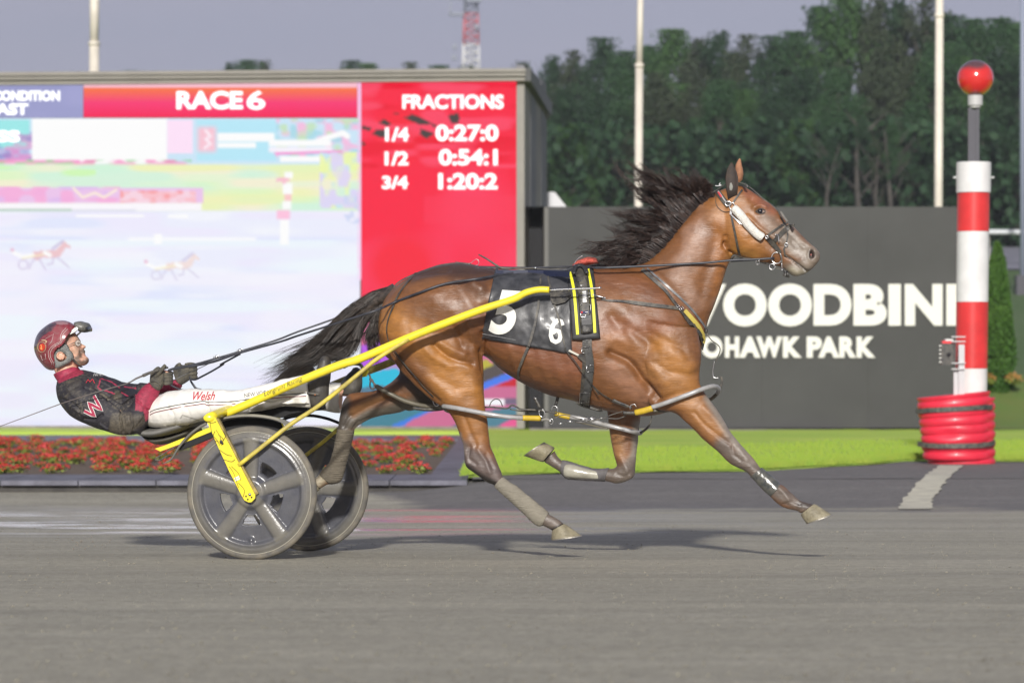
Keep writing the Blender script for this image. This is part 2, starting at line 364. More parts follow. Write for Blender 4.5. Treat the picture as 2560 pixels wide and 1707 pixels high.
gd = sheet('far_ground', np.concatenate([[-280, -150], ex(-60, 60, 30), [150, 280]]), np.concatenate([ex(54, 62, 5), ex(63, 133, 24), [150, 200, 300, 430]]), M['hill_grass'], -.01)
setp(gd, 'dull green rising ground beyond the lawn, seen between post and picture edge')
tk = sheet('race_track', ex(-40, 40, 81), np.concatenate([ex(.5, 27, 54), ex(27.3, 31.5, 16)]), M['track'], 0., wav=.006)
setp(tk, 'grey stone dust racing surface with rake marks and hoof shadows')
ap = sheet('track_apron', np.concatenate([ex(-.38, 12, 30), ex(13, 40, 14)]), ex(30.2, 36.5, 26), M['apron'], .003, wav=.006)
setp(ap, 'dark asphalt apron sloping up from the track to the lawn')
# lawn, whose front edge bends away from the camera towards the finish post
bx = np.array([-40, -.46, -.1, 1.22, 2.4, 3.1, 3.9, 4.4, 5.0, 40]); bd = np.array([30.35, 30.35, 30.6, 31.2, 31.7, 32.9, 34.0, 35.4, 35.2, 35.2])
xs = np.concatenate([ex(-40, -13.2, 12), ex(-12.9, -1, 14), [-.46, -.42], ex(-.2, 8, 40), ex(9, 40, 12)]); rows = []
for k, tt in enumerate(np.concatenate([[0, .004, .012], ex(.03, .59, 20), [.606, .609], ex(.64, 1, 10)])):
    d0 = np.interp(xs, bx, bd); D = d0 + (66 - d0) * tt; rows.append(np.stack([xs, D + CAMY, zg(xs, D) + .012 + (.03 if k < 22 else .0) * min(1, k / 2) - .5 * ((xs < -.43) & (xs > -13.1) & (D < 51.97)) + .012 * vnoise(np.stack([xs * 2, D, D * 0], 1), 1., 5)], 1))
v = np.vstack(rows); nx = len(xs); f = [(j * nx + i, j * nx + i + 1, (j + 1) * nx + i + 1, (j + 1) * nx + i) for j in range(len(rows) - 1) for i in range(nx - 1)]
me = bpy.data.meshes.new('lawn'); me.from_pydata(v.tolist(), [], f)
setp(link('lawn', me, M['grass'], kind='structure'), 'bright mown lawn between the track apron and the big screen')
# real grass blades along the front edge and over the near lawn
mb = MB(); V = []; F = []
n = 16000; gx = rng.uniform(-.5, 7.5, n); d0 = np.interp(gx, bx, bd); gD = d0 + .03 + rng.random(n) ** 2.2 * 9
gz = zg(gx, gD) + .03; hh = rng.uniform(.03, .075, n); ww = rng.uniform(.006, .012, n); lx = rng.normal(0, .02, n)
V = np.stack([np.stack([gx - ww, gD + CAMY, gz], 1), np.stack([gx + ww, gD + CAMY + .004, gz], 1), np.stack([gx + lx, gD + CAMY - .01, gz + hh], 1)], 1).reshape(-1, 3)
mb.add(V, [(3 * i, 3 * i + 1, 3 * i + 2) for i in range(n)])
setp(mb.build('grass', mat('grass_blades', (.22, .34, .045), .7, noise=.6, mixc=(.33, .37, .06), nscale=3, spec=.2), smooth=False), 'short green grass blades along the lawn edge', 'grass', kind='stuff')
# loose grit and small clods lying on the near track
q = np.random.default_rng(44); n = 9000; D_ = 8.2 + q.random(n) ** 1.3 * 15; X_ = q.uniform(-1, 1, n) * D_ * .18; r_ = .0018 + .006 * q.random(n) ** 4
oc = np.array([(1, 0, 0), (0, 1, 0), (-1, 0, 0), (0, -1, 0), (0, 0, 1)], float) * (1, 1, .7); V = (oc[None] * r_[:, None, None] * q.uniform(.6, 1.5, (n, 5, 1)) + np.stack([X_, D_ + CAMY, zg(X_, D_) + .002], 1)[:, None]).reshape(-1, 3)
F = [tuple(5 * i + k for k in t_) for i in range(n) for t_ in ((0, 1, 4), (1, 2, 4), (2, 3, 4), (3, 0, 4))]
me = bpy.data.meshes.new('grit'); me.from_pydata(V.tolist(), [], F); setp(link('grit', me, mat('grit_stone', (.27, .25, .19), .95, noise=.9, mixc=(.12, .11, .085), nscale=3), smooth=False, kind='stuff'), 'loose grit and small clods lying on the near track')
# far service road and white rail on the hill
rd = sheet('far_road', ex(-60, 60, 20), ex(121, 134, 6), M['road'], .05)
# worn lime line across the apron at the finish
lp = [(2060, 1168), (2068, 1150), (2090, 1128), (2108, 1108), (2128, 1088), (2160, 1066), (2215, 1062), (2203, 1074), (2188, 1088), (2172, 1106), (2155, 1124), (2135, 1142), (2138, 1160), (2110, 1168)]
def ground_hit(sx, sy, off=.0):
    lo, hi = 8., 52.; k = (sx - 1280) / FPX
    for _ in range(50):
        mid = (lo + hi) / 2; y = HORIZ + FPX * (CAMZ - (float(zg(k * mid, mid)) + off)) / mid
        if y > sy: lo = mid
        else: hi = mid
    return Vector((k * mid, mid + CAMY, float(zg(k * mid, mid)) + off))
LNL = [(2062, 1168), (2072, 1150), (2090, 1128), (2108, 1108), (2130, 1086), (2160, 1068)]; LNR = [(2140, 1168), (2142, 1146), (2158, 1124), (2174, 1104), (2192, 1084), (2216, 1068)]
mb = MB(); rr = []
for i in np.linspace(0, 5, 40):
    a = (np.interp(i, range(6), [q[0] for q in LNL]), np.interp(i, range(6), [q[1] for q in LNL])); b = (np.interp(i, range(6), [q[0] for q in LNR]), np.interp(i, range(6), [q[1] for q in LNR]))
    ja, jb = rng.uniform(-5, 5), rng.uniform(-5, 5)
    rr.append((ground_hit(*sp('F', a[0] + ja, a[1]), .012), ground_hit(*sp('F', b[0] + jb, b[1]), .012)))
mb.add([p for q in rr for p in q], [(2 * i, 2 * i + 1, 2 * i + 3, 2 * i + 2) for i in range(39)])
setp(mb.build('finish_line', mat('lime_line', (.60, .57, .45), .9, noise=.7, mixc=(.28, .26, .22), nscale=12, stretch=(.5, 2, 1)), smooth=False, kind='structure'), 'worn pale lime line running from the red barrel towards the track')

# ---------------------------------------------------------------- flower bed
fb = empty('flower_bed', (-4, 30 + CAMY, -.2), 'long raised bed of dark soil edged with blue grey slabs in front of the screen', 'flower bed')
slate = mat('slate_slab', (.125, .125, .155), .7, noise=.35, nscale=3, bump=.3, bscale=30)
def zs(D): return -.168 - .0078 * (D - 32)
soil = MB(); xs = ex(-16, -.8, 60); Ds = ex(31.8, 48.6, 40); X, D = np.meshgrid(xs, Ds)
Z = zs(D) - .03 + .035 * vnoise(np.stack([X.ravel(), D.ravel(), D.ravel() * 0], 1), 3., 2).reshape(X.shape)
soil.add(np.stack([X.ravel(), D.ravel() + CAMY, Z.ravel()], 1), [(j * 60 + i, j * 60 + i + 1, (j + 1) * 60 + i + 1, (j + 1) * 60 + i) for j in range(39) for i in range(59)])
soil.build('soil', mat('dark_soil', (.135, .098, .068), .95, noise=.5, mixc=(.06, .045, .032), nscale=4, bump=1.5, bscale=14), fb)
def slab(x0, x1, d0, d1, h=.1):
    c = ((x0 + x1) / 2, (d0 + d1) / 2 + CAMY, zs((d0 + d1) / 2) - h / 2); m_ = MB(); z0, z1 = zs(d0), zs(d1)
    v = [(x0, d0 + CAMY, z0), (x1, d0 + CAMY, z0), (x1, d1 + CAMY, z1), (x0, d1 + CAMY, z1)]; v += [(a, b, c_ - h) for a, b, c_ in v]
    m_.add(v, [(0, 1, 2, 3), (7, 6, 5, 4), (0, 4, 5, 1), (1, 5, 6, 2), (2, 6, 7, 3), (3, 7, 4, 0)])
    return m_.build('slab', slate, fb, smooth=False)
for i in range(17): slab(-13 + i * .74 - .0, -13 + i * .74 + .73, 30.0 + rng.uniform(-.01, .01), 31.85, .045)
for i in range(17): slab(-13 + i * .74, -13 + i * .74 + .73, 48.5, 52.0)
for i in range(11): slab(-.82, -.36, 31.87 + i * 1.51, 31.87 + (i + 1) * 1.51 - .01)
kb_ = MB(); kb_.box((-6.85, 30.32 + CAMY, -.27), (13.0, .5, .14)); kb_.build('kerb', mat('dark_kerb', (.045, .042, .04), .9, noise=.6, mixc=(.10, .095, .085), nscale=5), fb, smooth=False)
def flower_mesh(seed):
    r = np.random.default_rng(seed); mb = MB()
    for k in range(60):
        an, rad = r.uniform(0, 6.28), r.uniform(0, .11); z = .02 + r.random() * .09; s = r.uniform(.018, .035)
        c = np.array([rad * math.cos(an), rad * math.sin(an), z]); a = r.normal(0, 1, 3); a /= np.linalg.norm(a); b = np.cross(a, r.normal(0, 1, 3)); b /= np.linalg.norm(b)
        mb.add([c - a * s, c - b * s * .7, c + a * s, c + b * s * .7], [(0, 1, 2, 3)], 0)
    for k in range(95):
        an, rad = r.uniform(0, 6.28), .12 * math.sqrt(r.random()); z = .15 - rad * rad * 5 + r.normal(0, .012); s = r.uniform(.010, .018)
        c = np.array([rad * math.cos(an), rad * math.sin(an), z]); a = r.normal(0, 1, 3) * (1, 1, .6); a /= np.linalg.norm(a); b = np.cross(a, r.normal(0, 1, 3)); b /= np.linalg.norm(b)
        mb.add([c - a * s, c - b * s * .8, c + a * s, c + b * s * .8], [(0, 1, 2, 3)], 1)
    return mb.mesh('begonia')
fmats = [mat('begonia_leaf', (.17, .21, .03), .6), mat('begonia_petal', (.60, .045, .04), .55, noise=.35, nscale=12)]
protos = [flower_mesh(s) for s in range(5)]
for p_ in protos:
    for m_ in fmats: p_.materials.append(m_)
cnt = 0
for j, D in enumerate(np.arange(32.6, 48, .86)):
    half = 1300 * D / FPX + .3
    for x in np.arange(-1.0 - (j * .143) % .37, -half - .25, -.37):
        if rng.random() < .14: continue
        X_ = x + rng.normal(0, .15); D_ = D + rng.normal(0, .25)
        if cnt >= 298: break
        o = bpy.data.objects.new('begonia', protos[cnt % 5]); COL.objects.link(o); s = rng.uniform(.7, 1.2)
        o.location = (min(X_, -.95), D_ + CAMY, zs(D_) - .02); o.rotation_euler = (0, 0, rng.uniform(0, 6.28)); o.scale = (s, s, s * rng.uniform(.5, .8))
        setp(o, 'small red begonia plant growing in the dark soil bed', 'flower', 'red begonias in the soil bed'); cnt += 1

# ---------------------------------------------------------------- big screen building
YAW = R(6); TN = np.array([-math.sin(YAW), -math.cos(YAW), 0]); TU = np.array([-math.cos(YAW), math.sin(YAW), 0])
TD = 55.0; TP = np.array(at('0', 1291, 1068, TD + CAMY))
def onplane(sx, sy, P0, n, off=0.):
    d = np.array([(sx - 1280) / FPX, 1., -(sy - HORIZ) / FPX]); o = np.array([0, CAMY, CAMZ]); t = ((P0 + n * off - o) @ n) / (d @ n); return o + d * t
def tp(sx, sy, off=0.): return onplane(sx, sy, TP, TN, off)
tote = empty('tote_board', Vector(TP) - Vector((4, 0, 0)), 'huge lit video screen in a grey metal housing showing race 6 and fractions', 'video screen')
frame_m = mat('taupe_metal', (.22, .205, .18), .55, noise=.08, nscale=2); side_m = mat('grey_cladding', (.15, .15, .165), .6, noise=.1, nscale=1.5)  # darker, bluer grey holds the shade of the side faces
UP = np.array([0, 0, 1.]); dn = -TN
def slabp(p00, p10, p11, p01, depth): return np.array([p00, p10, p11, p01]), dn * depth
# housing: right column, top fascia boards, sill, side wall in panels, roof with overhang
mb = MB(); mb.poly([tp(1292, 1071, .05), tp(1311, 1071, .05), tp(1311, 203, .05), tp(1292, 203, .05)], dn * 4.2); mb.build('column', frame_m, tote, smooth=False)
for i, (ya, yb, pr) in enumerate(((171, 181, .30), (181.3, 191, .26), (191.3, 203, .20))):
    mb = MB(); L = -180; mb.poly([tp(L, yb + 9.6 * 1.13, pr), tp(1314 - i, yb - 1, pr), tp(1314 - i, ya, pr), tp(L, ya + 11 * 1.13, pr)], dn * (pr + .1)); mb.build('fascia_board', frame_m, tote, smooth=False)
mb = MB(); mb.poly([tp(-180, 1080, .03), tp(1292, 1074, .03), tp(1292, 1066, .03), tp(-180, 1064, .03)], dn * .5); mb.build('plinth', mat('plinth', (.20, .18, .155), .8, noise=.2, nscale=4), tote, smooth=False)
# side wall panels
P_r = tp(1311, 1074, -.02)
for k in range(4):
    a = P_r + dn * (k * 1.0); b = P_r + dn * (k * 1.0 + .985); hgt = 6.35; jx = np.array([math.cos(YAW), -math.sin(YAW), 0]) * (.012 * (k % 2)); mb = MB()
    mb.poly([a + jx, b + jx, b + jx + UP * hgt, a + jx + UP * hgt], TU * .15); mb.build('side_panel', side_m, tote, smooth=False, fixn=True)
top = tp(1311, 175, -.02); RX = -TU
mb = MB(); pr0 = tp(1313, 171, .28)
v0 = [tp(1313, 171, .28), tp(1313, 203, .2)]
back = dn * 4.6
pts = [tp(1313, 171, .29), tp(1313, 203, .18), tp(1311, 209, -.2) + dn * 4.1 + RX * .0 - UP * .28, tp(1311, 209, -.2) + dn * 4.3 - UP * .02]
mb.poly([np.array(p) + RX * .0 for p in pts], RX * .10); mb.build('roof_end', side_m, tote, smooth=False, fixn=True)
mb = MB(); mb.poly([tp(-180, 182, .28), tp(1314, 171, .28), tp(1314, 171, .28) + dn * 4.5 - UP * .5, tp(-180, 182, .28) + dn * 4.5 - UP * .5], -UP * .06); mb.build('roof', frame_m, tote, smooth=False, fixn=True)
mb = MB(); mb.poly([tp(-180, 1078, -.25), tp(1290, 1072, -.25), tp(1290, 190, -.25), tp(-180, 195, -.25)], dn * 3.6); mb.build('cabinet', side_m, tote, smooth=False)
# the lit panels: painted per vertex in picture units
def lit(name, x0, y0, x1, y1, fn, step=3.5, off=.0, sk=0., st=1.):
    nx, ny = int((x1 - x0) / step) + 2, int((y1 - y0) / step) + 2; xs, ys = np.linspace(x0, x1, nx), np.linspace(y0, y1, ny); X, Y = np.meshgrid(xs, ys)
    v = [tp(a, b, off) for a, b in zip(X.ravel(), Y.ravel())]; f = [(j * nx + i, (j + 1) * nx + i, (j + 1) * nx + i + 1, j * nx + i + 1) for j in range(ny - 1) for i in range(nx - 1)]
    me = bpy.data.meshes.new(name); me.from_pydata([list(q) for q in v], [], f); p = np.stack([X.ravel(), Y.ravel()], 1); vcol(me, fn(p)); return link(name, me, LITM, tote, False)
LITM = emis('led_screen', None, .90, vc=True)
def lin(c): c = np.array(c, float) / 255; return np.where(c > .04, ((c + .055) / 1.055) ** 2.4, c / 12.92)
class Paint:
    def __init__(s, p, c): s.p = p; s.c = np.tile(lin(c), (len(p), 1)); s.j = vnoise(np.stack([p[:, 0] * .25, p[:, 1] * .5, p[:, 0] * 0], 1), 1., 4)
    def rect(s, x0, y0, x1, y1, c, e=3, a=1.):
        w_ = np.clip((s.p[:, 0] - x0) / e + .5, 0, 1) * np.clip((x1 - s.p[:, 0]) / e + .5, 0, 1) * np.clip((s.p[:, 1] - y0) / e + .5, 0, 1) * np.clip((y1 - s.p[:, 1]) / e + .5, 0, 1) * a
        s.c += (lin(c) - s.c) * w_[:, None]; return s
    def poly(s, pts, c, a=1.): m_ = inpoly(s.p, pts); s.c[m_] += (lin(c) - s.c[m_]) * a; return s
    def line(s, pts, w_, c, a=1.): k = np.clip((w_ - segdist(s.p, pts)) / 3 + .5, 0, 1) * a; s.c += (lin(c) - s.c) * k[:, None]; return s
    def noise(s, x0, y0, x1, y1, cs, sc, a=.5, seed=1):
        m_ = (s.p[:, 0] > x0) & (s.p[:, 0] < x1) & (s.p[:, 1] > y0) & (s.p[:, 1] < y1); q = np.stack([s.p[:, 0] * sc[0], s.p[:, 1] * sc[1], s.p[:, 0] * 0], 1)
        for k, c in enumerate(cs):
            n_ = np.clip(vnoise(q, 1., seed + k * 7) * 2.2, 0, 1) * m_ * a; s.c += (lin(c) - s.c) * n_[:, None]
        return s
def SP(x, y): return x / 2.6133, 180 + y / 2.6133
def paint_video(p):
    P = Paint(p, (240, 242, 255))
    P.rect(-400, 296, 906, 412, (206, 232, 250)).rect(-400, 300, 74, 372, (160, 235, 235)).rect(-400, 372, 74, 402, (190, 190, 230)).noise(-400, 330, 80, 405, [(235, 130, 200), (130, 130, 200)], (.05, .1), .6, 11)
    P.rect(80, 297, 418, 410, (255, 255, 255)).rect(418, 300, 482, 384, (255, 228, 250)).rect(-400, 400, 200, 411, (250, 170, 215)).noise(-400, 400, 480, 414, [(150, 215, 150), (250, 140, 200)], (.04, .1), .8, 3)
    P.rect(492, 300, 690, 402, (186, 234, 250)).noise(690, 296, 904, 400, [(250, 190, 225), (170, 220, 235), (200, 230, 190)], (.045, .06), .9, 5).rect(494, 318, 540, 380, (250, 200, 215), 14)
    P.line([SP(1345, 385), SP(1375, 420), SP(1345, 440), SP(1375, 470), SP(1340, 495)], 4, (255, 235, 245)).rect(544, 333, 686, 354, (255, 255, 255)).rect(544, 357, 640, 370, (255, 255, 255))
    P.rect(672, 350, 828, 366, (255, 255, 255), 6).rect(672, 368, 830, 381, (250, 245, 255), 5).line([SP(2060, 460), SP(2140, 430), SP(2240, 400), SP(2270, 420)], 7, (255, 255, 255)).rect(700, 391, 812, 405, (255, 255, 255)).rect(700, 412, 812, 425, (248, 250, 255)).line([SP(1800, 535), SP(2230, 520)], 3, (250, 150, 215))
    P.rect(-400, 411, 906, 528, (232, 246, 214), 8).noise(-400, 412, 906, 526, [(222, 248, 196), (250, 240, 215), (206, 245, 225), (240, 245, 180)], (.008, .05), .75, 21).noise(-400, 414, 240, 440, [(210, 250, 180)], (.01, .1), .9, 8)
    P.noise(800, 380, 906, 520, [(200, 230, 245), (240, 250, 170), (225, 215, 250)], (.06, .05), .9, 31)
    P.rect(-400, 470, 508, 508, (238, 200, 238)).noise(-400, 466, 300, 508, [(225, 190, 240), (250, 175, 220)], (.03, .06), .8, 41).rect(300, 478, 490, 506, (252, 196, 206)).noise(300, 476, 495, 508, [(250, 150, 150), (250, 225, 240)], (.06, .1), .7, 43).line([SP(480, 760), SP(540, 820), SP(620, 790), SP(680, 820), SP(760, 770)], 3, (255, 240, 220))
    P.rect(-400, 508, 504, 527, (253, 250, 255), 5).rect(-400, 523, 180, 528, (150, 190, 160), 4).rect(180, 524, 340, 529, (215, 215, 230), 4)
    P.rect(-400, 529, 906, 1080, (238, 240, 255), 12).noise(-400, 530, 906, 1080, [(226, 232, 255), (246, 248, 255), (240, 236, 255)], (.006, .05), .8, 51).noise(-400, 600, 906, 1080, [(246, 244, 255), (240, 250, 255)], (.004, .03), .7, 57)
    P.noise(860, 490, 906, 560, [(205, 215, 245)], (.1, .1), .8, 61).rect(190, 537, 360, 543, (255, 255, 255)).rect(420, 537, 470, 545, (255, 255, 255))
    P.rect(711, 430, 732, 446, (255, 255, 255)).rect(707, 458, 731, 486, (255, 255, 255)).rect(711, 486, 729, 503, (253, 205, 205)).rect(706, 503, 728, 523, (255, 255, 255)).rect(692, 526, 725, 548, (255, 198, 225), 5).rect(700, 550, 722, 612, (255, 255, 255)).noise(690, 445, 735, 460, [(250, 190, 210)], (.1, .1), .9, 63)
    P.rect(320, 594, 640, 602, (252, 252, 255), 6).rect(385, 585, 405, 610, (255, 255, 255), 4)
    # two runners on the picture's own track
    for (ox, oy, s_, cb, cl) in ((88, 640, 108, (240, 200, 206), (208, 196, 226)), (418, 668, 100, (244, 226, 224), (214, 208, 232))):
        L_ = lambda pts: [(ox + a * s_, oy + b * s_) for a, b in pts]
        P.poly(L_([(-.06, -.08), (.15, -.13), (.45, -.12), (.60, -.26), (.68, -.34), (.82, -.22), (.80, -.17), (.70, -.20), (.60, -.02), (.48, .06), (.2, .03), (.05, .10), (-.08, .04)]), cb).line(L_([(.40, -.16), (.55, -.28), (.64, -.34)]), 3, cl)
        for lg in ([(.0, .05), (-.10, .18), (-.14, .30)], [(.08, .05), (.16, .18), (.24, .32)], [(.42, .03), (.40, .18), (.28, .20)], [(.5, .03), (.64, .14), (.78, .26)]): P.line(L_(lg), 1.6, cl)
        P.line(L_([(-.50, -.08), (-.30, .02), (-.05, -.02)]), 4.5, (255, 255, 255)).line(L_([(-.53, -.14)]), 4.5, (236, 190, 215)).line(L_([(-.3, .06), (.3, -.06)]), 1.5, (250, 240, 190)).line(L_([(-.28 + .11 * math.cos(a), .20 + .11 * math.sin(a)) for a in np.linspace(0, 6.28, 12)]), 1.4, cl).line(L_([(.22, -.08), (.34, -.02)]), 5, (255, 255, 255))
    P.noise(-400, 900, 400, 1080, [(240, 236, 253)], (.006, .03), .8, 71); P.c = np.clip(P.c, 0, 1.); return P.c * 1.0
LV_ = lit('video_panel', -190, 296, 900, 1064, paint_video, 3.2)
def paint_title(p):
    P = Paint(p, (255, 90, 140)); t = np.clip((p[:, 1] - 222) / 70, 0, 1); a, b, c = lin((250, 120, 70)), lin((250, 60, 120)), lin((250, 40, 90))
    P.c = np.where(t[:, None] < .5, a + (b - a) * t[:, None] * 2, b + (c - b) * (t[:, None] * 2 - 1)); P.rect(-400, 190, 1000, 220, (255, 196, 212), 3); P.rect(-400, 190, 1000, 204, (252, 90, 130), 8, .6); return P.c
lit('title_panel', 209, 206, 893, 294, paint_title, 4)
lit('condition_panel', -190, 210, 208, 295, lambda p: Paint(p, (158, 160, 205)).noise(-400, 200, 220, 300, [(170, 170, 215)], (.01, .02), .5, 5).c, 6)
lit('edge_strip', 893.6, 204, 903, 700, lambda p: Paint(p, (255, 196, 235)).c, 4)
def UP_(x, y): return 900 + x / 3.016, 180 + y / 3.016
def paint_frac(p):
    P = Paint(p, (252, 40, 70)).noise(900, 200, 1300, 1080, [(255, 66, 100), (250, 40, 60)], (.006, .006), .9, 81).noise(900, 200, 1300, 420, [(240, 20, 50), (255, 80, 110)], (.012, .06), .8, 85)
    P.rect(1060, 490, 1295, 560, (255, 62, 92), 6, .6)
    dk = (78, 66, 66)
    for q in ([(330, 345), (400, 320), (530, 380), (520, 400), (440, 395)], [(660, 330), (740, 310), (750, 350), (740, 390), (690, 385)], [(140, 385), (180, 355), (250, 400), (190, 405)], [(95, 470), (130, 432), (210, 440), (200, 500), (150, 495)], [(15, 405), (95, 425), (70, 445), (15, 435)], [(450, 470), (460, 430), (560, 465), (500, 505)], [(15, 520), (50, 545), (15, 560)], [(245, 312), (290, 315), (285, 325)], [(520, 385), (580, 400), (560, 420)]):
        P.poly([UP_(*a) for a in q], dk)
    # coloured triangles at the foot
    P.rect(900, 798, 1300, 1080, (206, 112, 152), 20)
    P.poly([(890, 868), (960, 846), (1010, 890), (1000, 925), (890, 930)], (188, 96, 232)).poly([(890, 925), (1010, 905), (1010, 1000), (890, 1000)], (176, 150, 205)).poly([(890, 948), (925, 930), (990, 920), (1010, 940), (1010, 985), (890, 985)], (50, 190, 222)).poly([(895, 970), (950, 962), (1000, 975), (1000, 1000), (890, 1000)], (90, 125, 150))
    P.poly([(890, 985), (1110, 985), (1090, 1030), (990, 1068), (890, 1068)], (72, 132, 150)).poly([(1000, 1068), (1060, 1030), (1130, 1010), (1185, 1068)], (208, 112, 150)).poly([(975, 1068), (985, 1060), (1080, 1020), (1100, 1018), (1030, 1050), (1005, 1068)], (70, 130, 225)).poly([(1125, 1068), (1180, 1040), (1300, 1020), (1300, 1068)], (110, 108, 140))
    P.poly([(1195, 1030), (1300, 1014), (1300, 1040), (1235, 1068), (1195, 1068)], (85, 132, 150)).poly([(1240, 1068), (1300, 1036), (1300, 1068)], (235, 95, 150)).poly([(1195, 915), (1240, 905), (1270, 940), (1195, 972)], (92, 84, 84)).poly([(1195, 962), (1260, 935), (1300, 925), (1300, 940), (1230, 966), (1195, 980)], (80, 128, 238)).poly([(1235, 966), (1300, 938), (1300, 965)], (205, 45, 60))
    P.poly([(1195, 905), (1215, 898), (1235, 912), (1195, 928)], (190, 180, 70)).rect(1190, 997, 1262, 1013, (250, 250, 255)).rect(1262, 995, 1300, 1012, (120, 105, 130))
    return P.c
lit('fractions_panel', 903.6, 202, 1291, 1066, paint_frac, 3.2)
led_white = emis('led_white', (1, 1, 1), 1.35)
def screen_text(s, x0, y0, x1, y1, off=.02, bold=.035, name='digit'):
    """each glyph is its own flat lit piece, laid on the screen plane"""
    u = textmesh(s, 1., bold)[0]; W = u[:, 0].max(); pos = 0
    vs, fs = textmesh(s, 1., bold)
    v = [tp(x0 + a / W * (x1 - x0), y1 - b * (y1 - y0), off) for a, b in vs]
    me = bpy.data.meshes.new(name); me.from_pydata([list(q) for q in v], [], fs); link(name, me, led_white, tote, False)
screen_text('RACE', 441, 228, 607, 274, bold=.04, name='lettering'); screen_text('6', 617, 227, 663, 275, bold=.022)
screen_text('FRACTIONS', 1006, 237, 1259, 273, bold=.035, name='lettering')
for s, x0, y0, x1, y1 in (('1/4', 963, 319, 1022, 354), ('0:27:0', 1089, 312, 1246, 354), ('1/2', 962, 379, 1021, 414), ('0:54:1', 1097, 373, 1244, 414), ('3/4', 955, 440, 1020, 473), ('1:20:2', 1096, 433, 1244, 474)):
    screen_text(s, x0, y0, x1, y1, bold=.035, name='lettering')
screen_text('TRACK CONDITION', -120, 227, 150, 253, bold=.05, name='lettering'); screen_text('FAST', -28, 259, 71, 288, bold=.05, name='lettering'); screen_text('SS', -8, 326, 50, 356, bold=.05, name='lettering')

# ---------------------------------------------------------------- dark sign wall
WP = np.array(at('0', 1400, 1071, 54.6 + CAMY)); WYAW = R(-1.2); WN = np.array([-math.sin(WYAW), -math.cos(WYAW), 0])
def wp(x, y, off=0.): return onplane(x, y, WP, WN, off)
sw = empty('sign_wall', Vector(WP), 'long charcoal wall carrying large white letters behind the horse and post', 'sign')
wallm = mat('charcoal_wall', (.045, .0447, .0445), .7, noise=.12, nscale=.8, bump=.1, bscale=40); blackm = mat('black_gap', (.012, .012, .014), .8)  # near-black fill carries the shade inside gaps and openings
wx = [1362, 1640, 1905, 2170, 2432]
for a, b in zip(wx[:-1], wx[1:]):
    mb = MB(); mb.poly([wp(a + .25, 1069), wp(b, 1069.5), wp(b, 517), wp(a + .25, 517)], -WN * .35); mb.build('wall_panel', wallm, sw, smooth=False)
mb = MB(); mb.poly([wp(1330, 1071, -.12), wp(2430, 1075, -.12), wp(2430, 1064, -.12), wp(1330, 1064, -.12)], -WN * .2); mb.build('shadow_gap', blackm, sw, smooth=False)
mb = MB(); mb.poly([wp(1325, 1078, .25), wp(2450, 1082, .25), wp(2450, 1075, .25), wp(1325, 1071, .25)], -WN * .6); mb.build('footing', mat('footing', (.22, .20, .18), .9, noise=.2, nscale=4), sw, smooth=False)
mb = MB(); mb.poly([wp(1314, 1069, -1.2), wp(1372, 1069, -1.2), wp(1372, 520, -1.2), wp(1314, 520, -1.2)], -WN * .2); mb.build('recess', blackm, sw, smooth=False)
mb = MB(); mb.poly([wp(1361, 1069, .004), wp(1371, 1069, .004), wp(1371, 518, .004), wp(1361, 518, .004)], -WN * 1.2); mb.build('edge_post', mat('edge_post', (.13, .125, .12), .7), sw, smooth=False)
mb = MB(); mb.poly([wp(1312, 520, -1.0), wp(1362, 520, -1.0), wp(1362, 517, -.4), wp(1312, 517, -.4)], -WN * .5); mb.build('coping', wallm, sw, smooth=False)
def sign_letter(ch, x0, y0, x1, y1, bold, nm='letter'):
    vs, fs = textmesh(ch, 1., bold); W = vs[:, 0].max(); mb = MB()
    n = len(vs); V = [wp(x0 + a / W * (x1 - x0), y1 - b * (y1 - y0), .035) for a, b in vs]; V += [wp(x0 + a / W * (x1 - x0), y1 - b * (y1 - y0), .004) for a, b in vs]
    # side walls around the outline
    ec = {}
    for f in fs:
        for i in range(len(f)): e = (f[i], f[(i + 1) % len(f)]); ec[e] = ec.get(e, 0) + 1
    F = [tuple(f) for f in fs] + [(b, a, a + n, b + n) for (a, b) in ec if (b, a) not in ec]
    mb.add(V, F); return mb.build(nm, lettm, sw, smooth=False)
lettm = mat('cream_letter', (.68, .665, .63), .6)
yt, yb_ = 709, 814
def OX(x): return 1650 + x / 2.5846
for ch, a, b in (('W', 1640, 1815), ('O', OX(408), OX(690)), ('O', OX(698), OX(982)), ('D', OX(992), OX(1238)), ('B', OX(1250), OX(1466)), ('I', OX(1476), OX(1556)), ('N', OX(1582), OX(1826)), ('E', OX(1850), OX(2020))):
    sign_letter(ch, a, yt + (0 if ch == 'O' else 1), b, yb_ + (2 if ch == 'O' else 0), .055)
for ch, a, b in (('M', 1680, 1745), ('O', OX(268), OX(404)), ('H', OX(420), OX(512)), ('A', OX(512), OX(650)), ('W', OX(622), OX(790)), ('K', OX(794), OX(916)), ('P', OX(948), OX(1046)), ('A', OX(1022), OX(1160)), ('R', OX(1158), OX(1268)), ('K', OX(1270), OX(1392))):
    sign_letter(ch, a, 841 - (0 if ch != 'O' else 1), b, 894 + (0 if ch != 'O' else 1), .06)
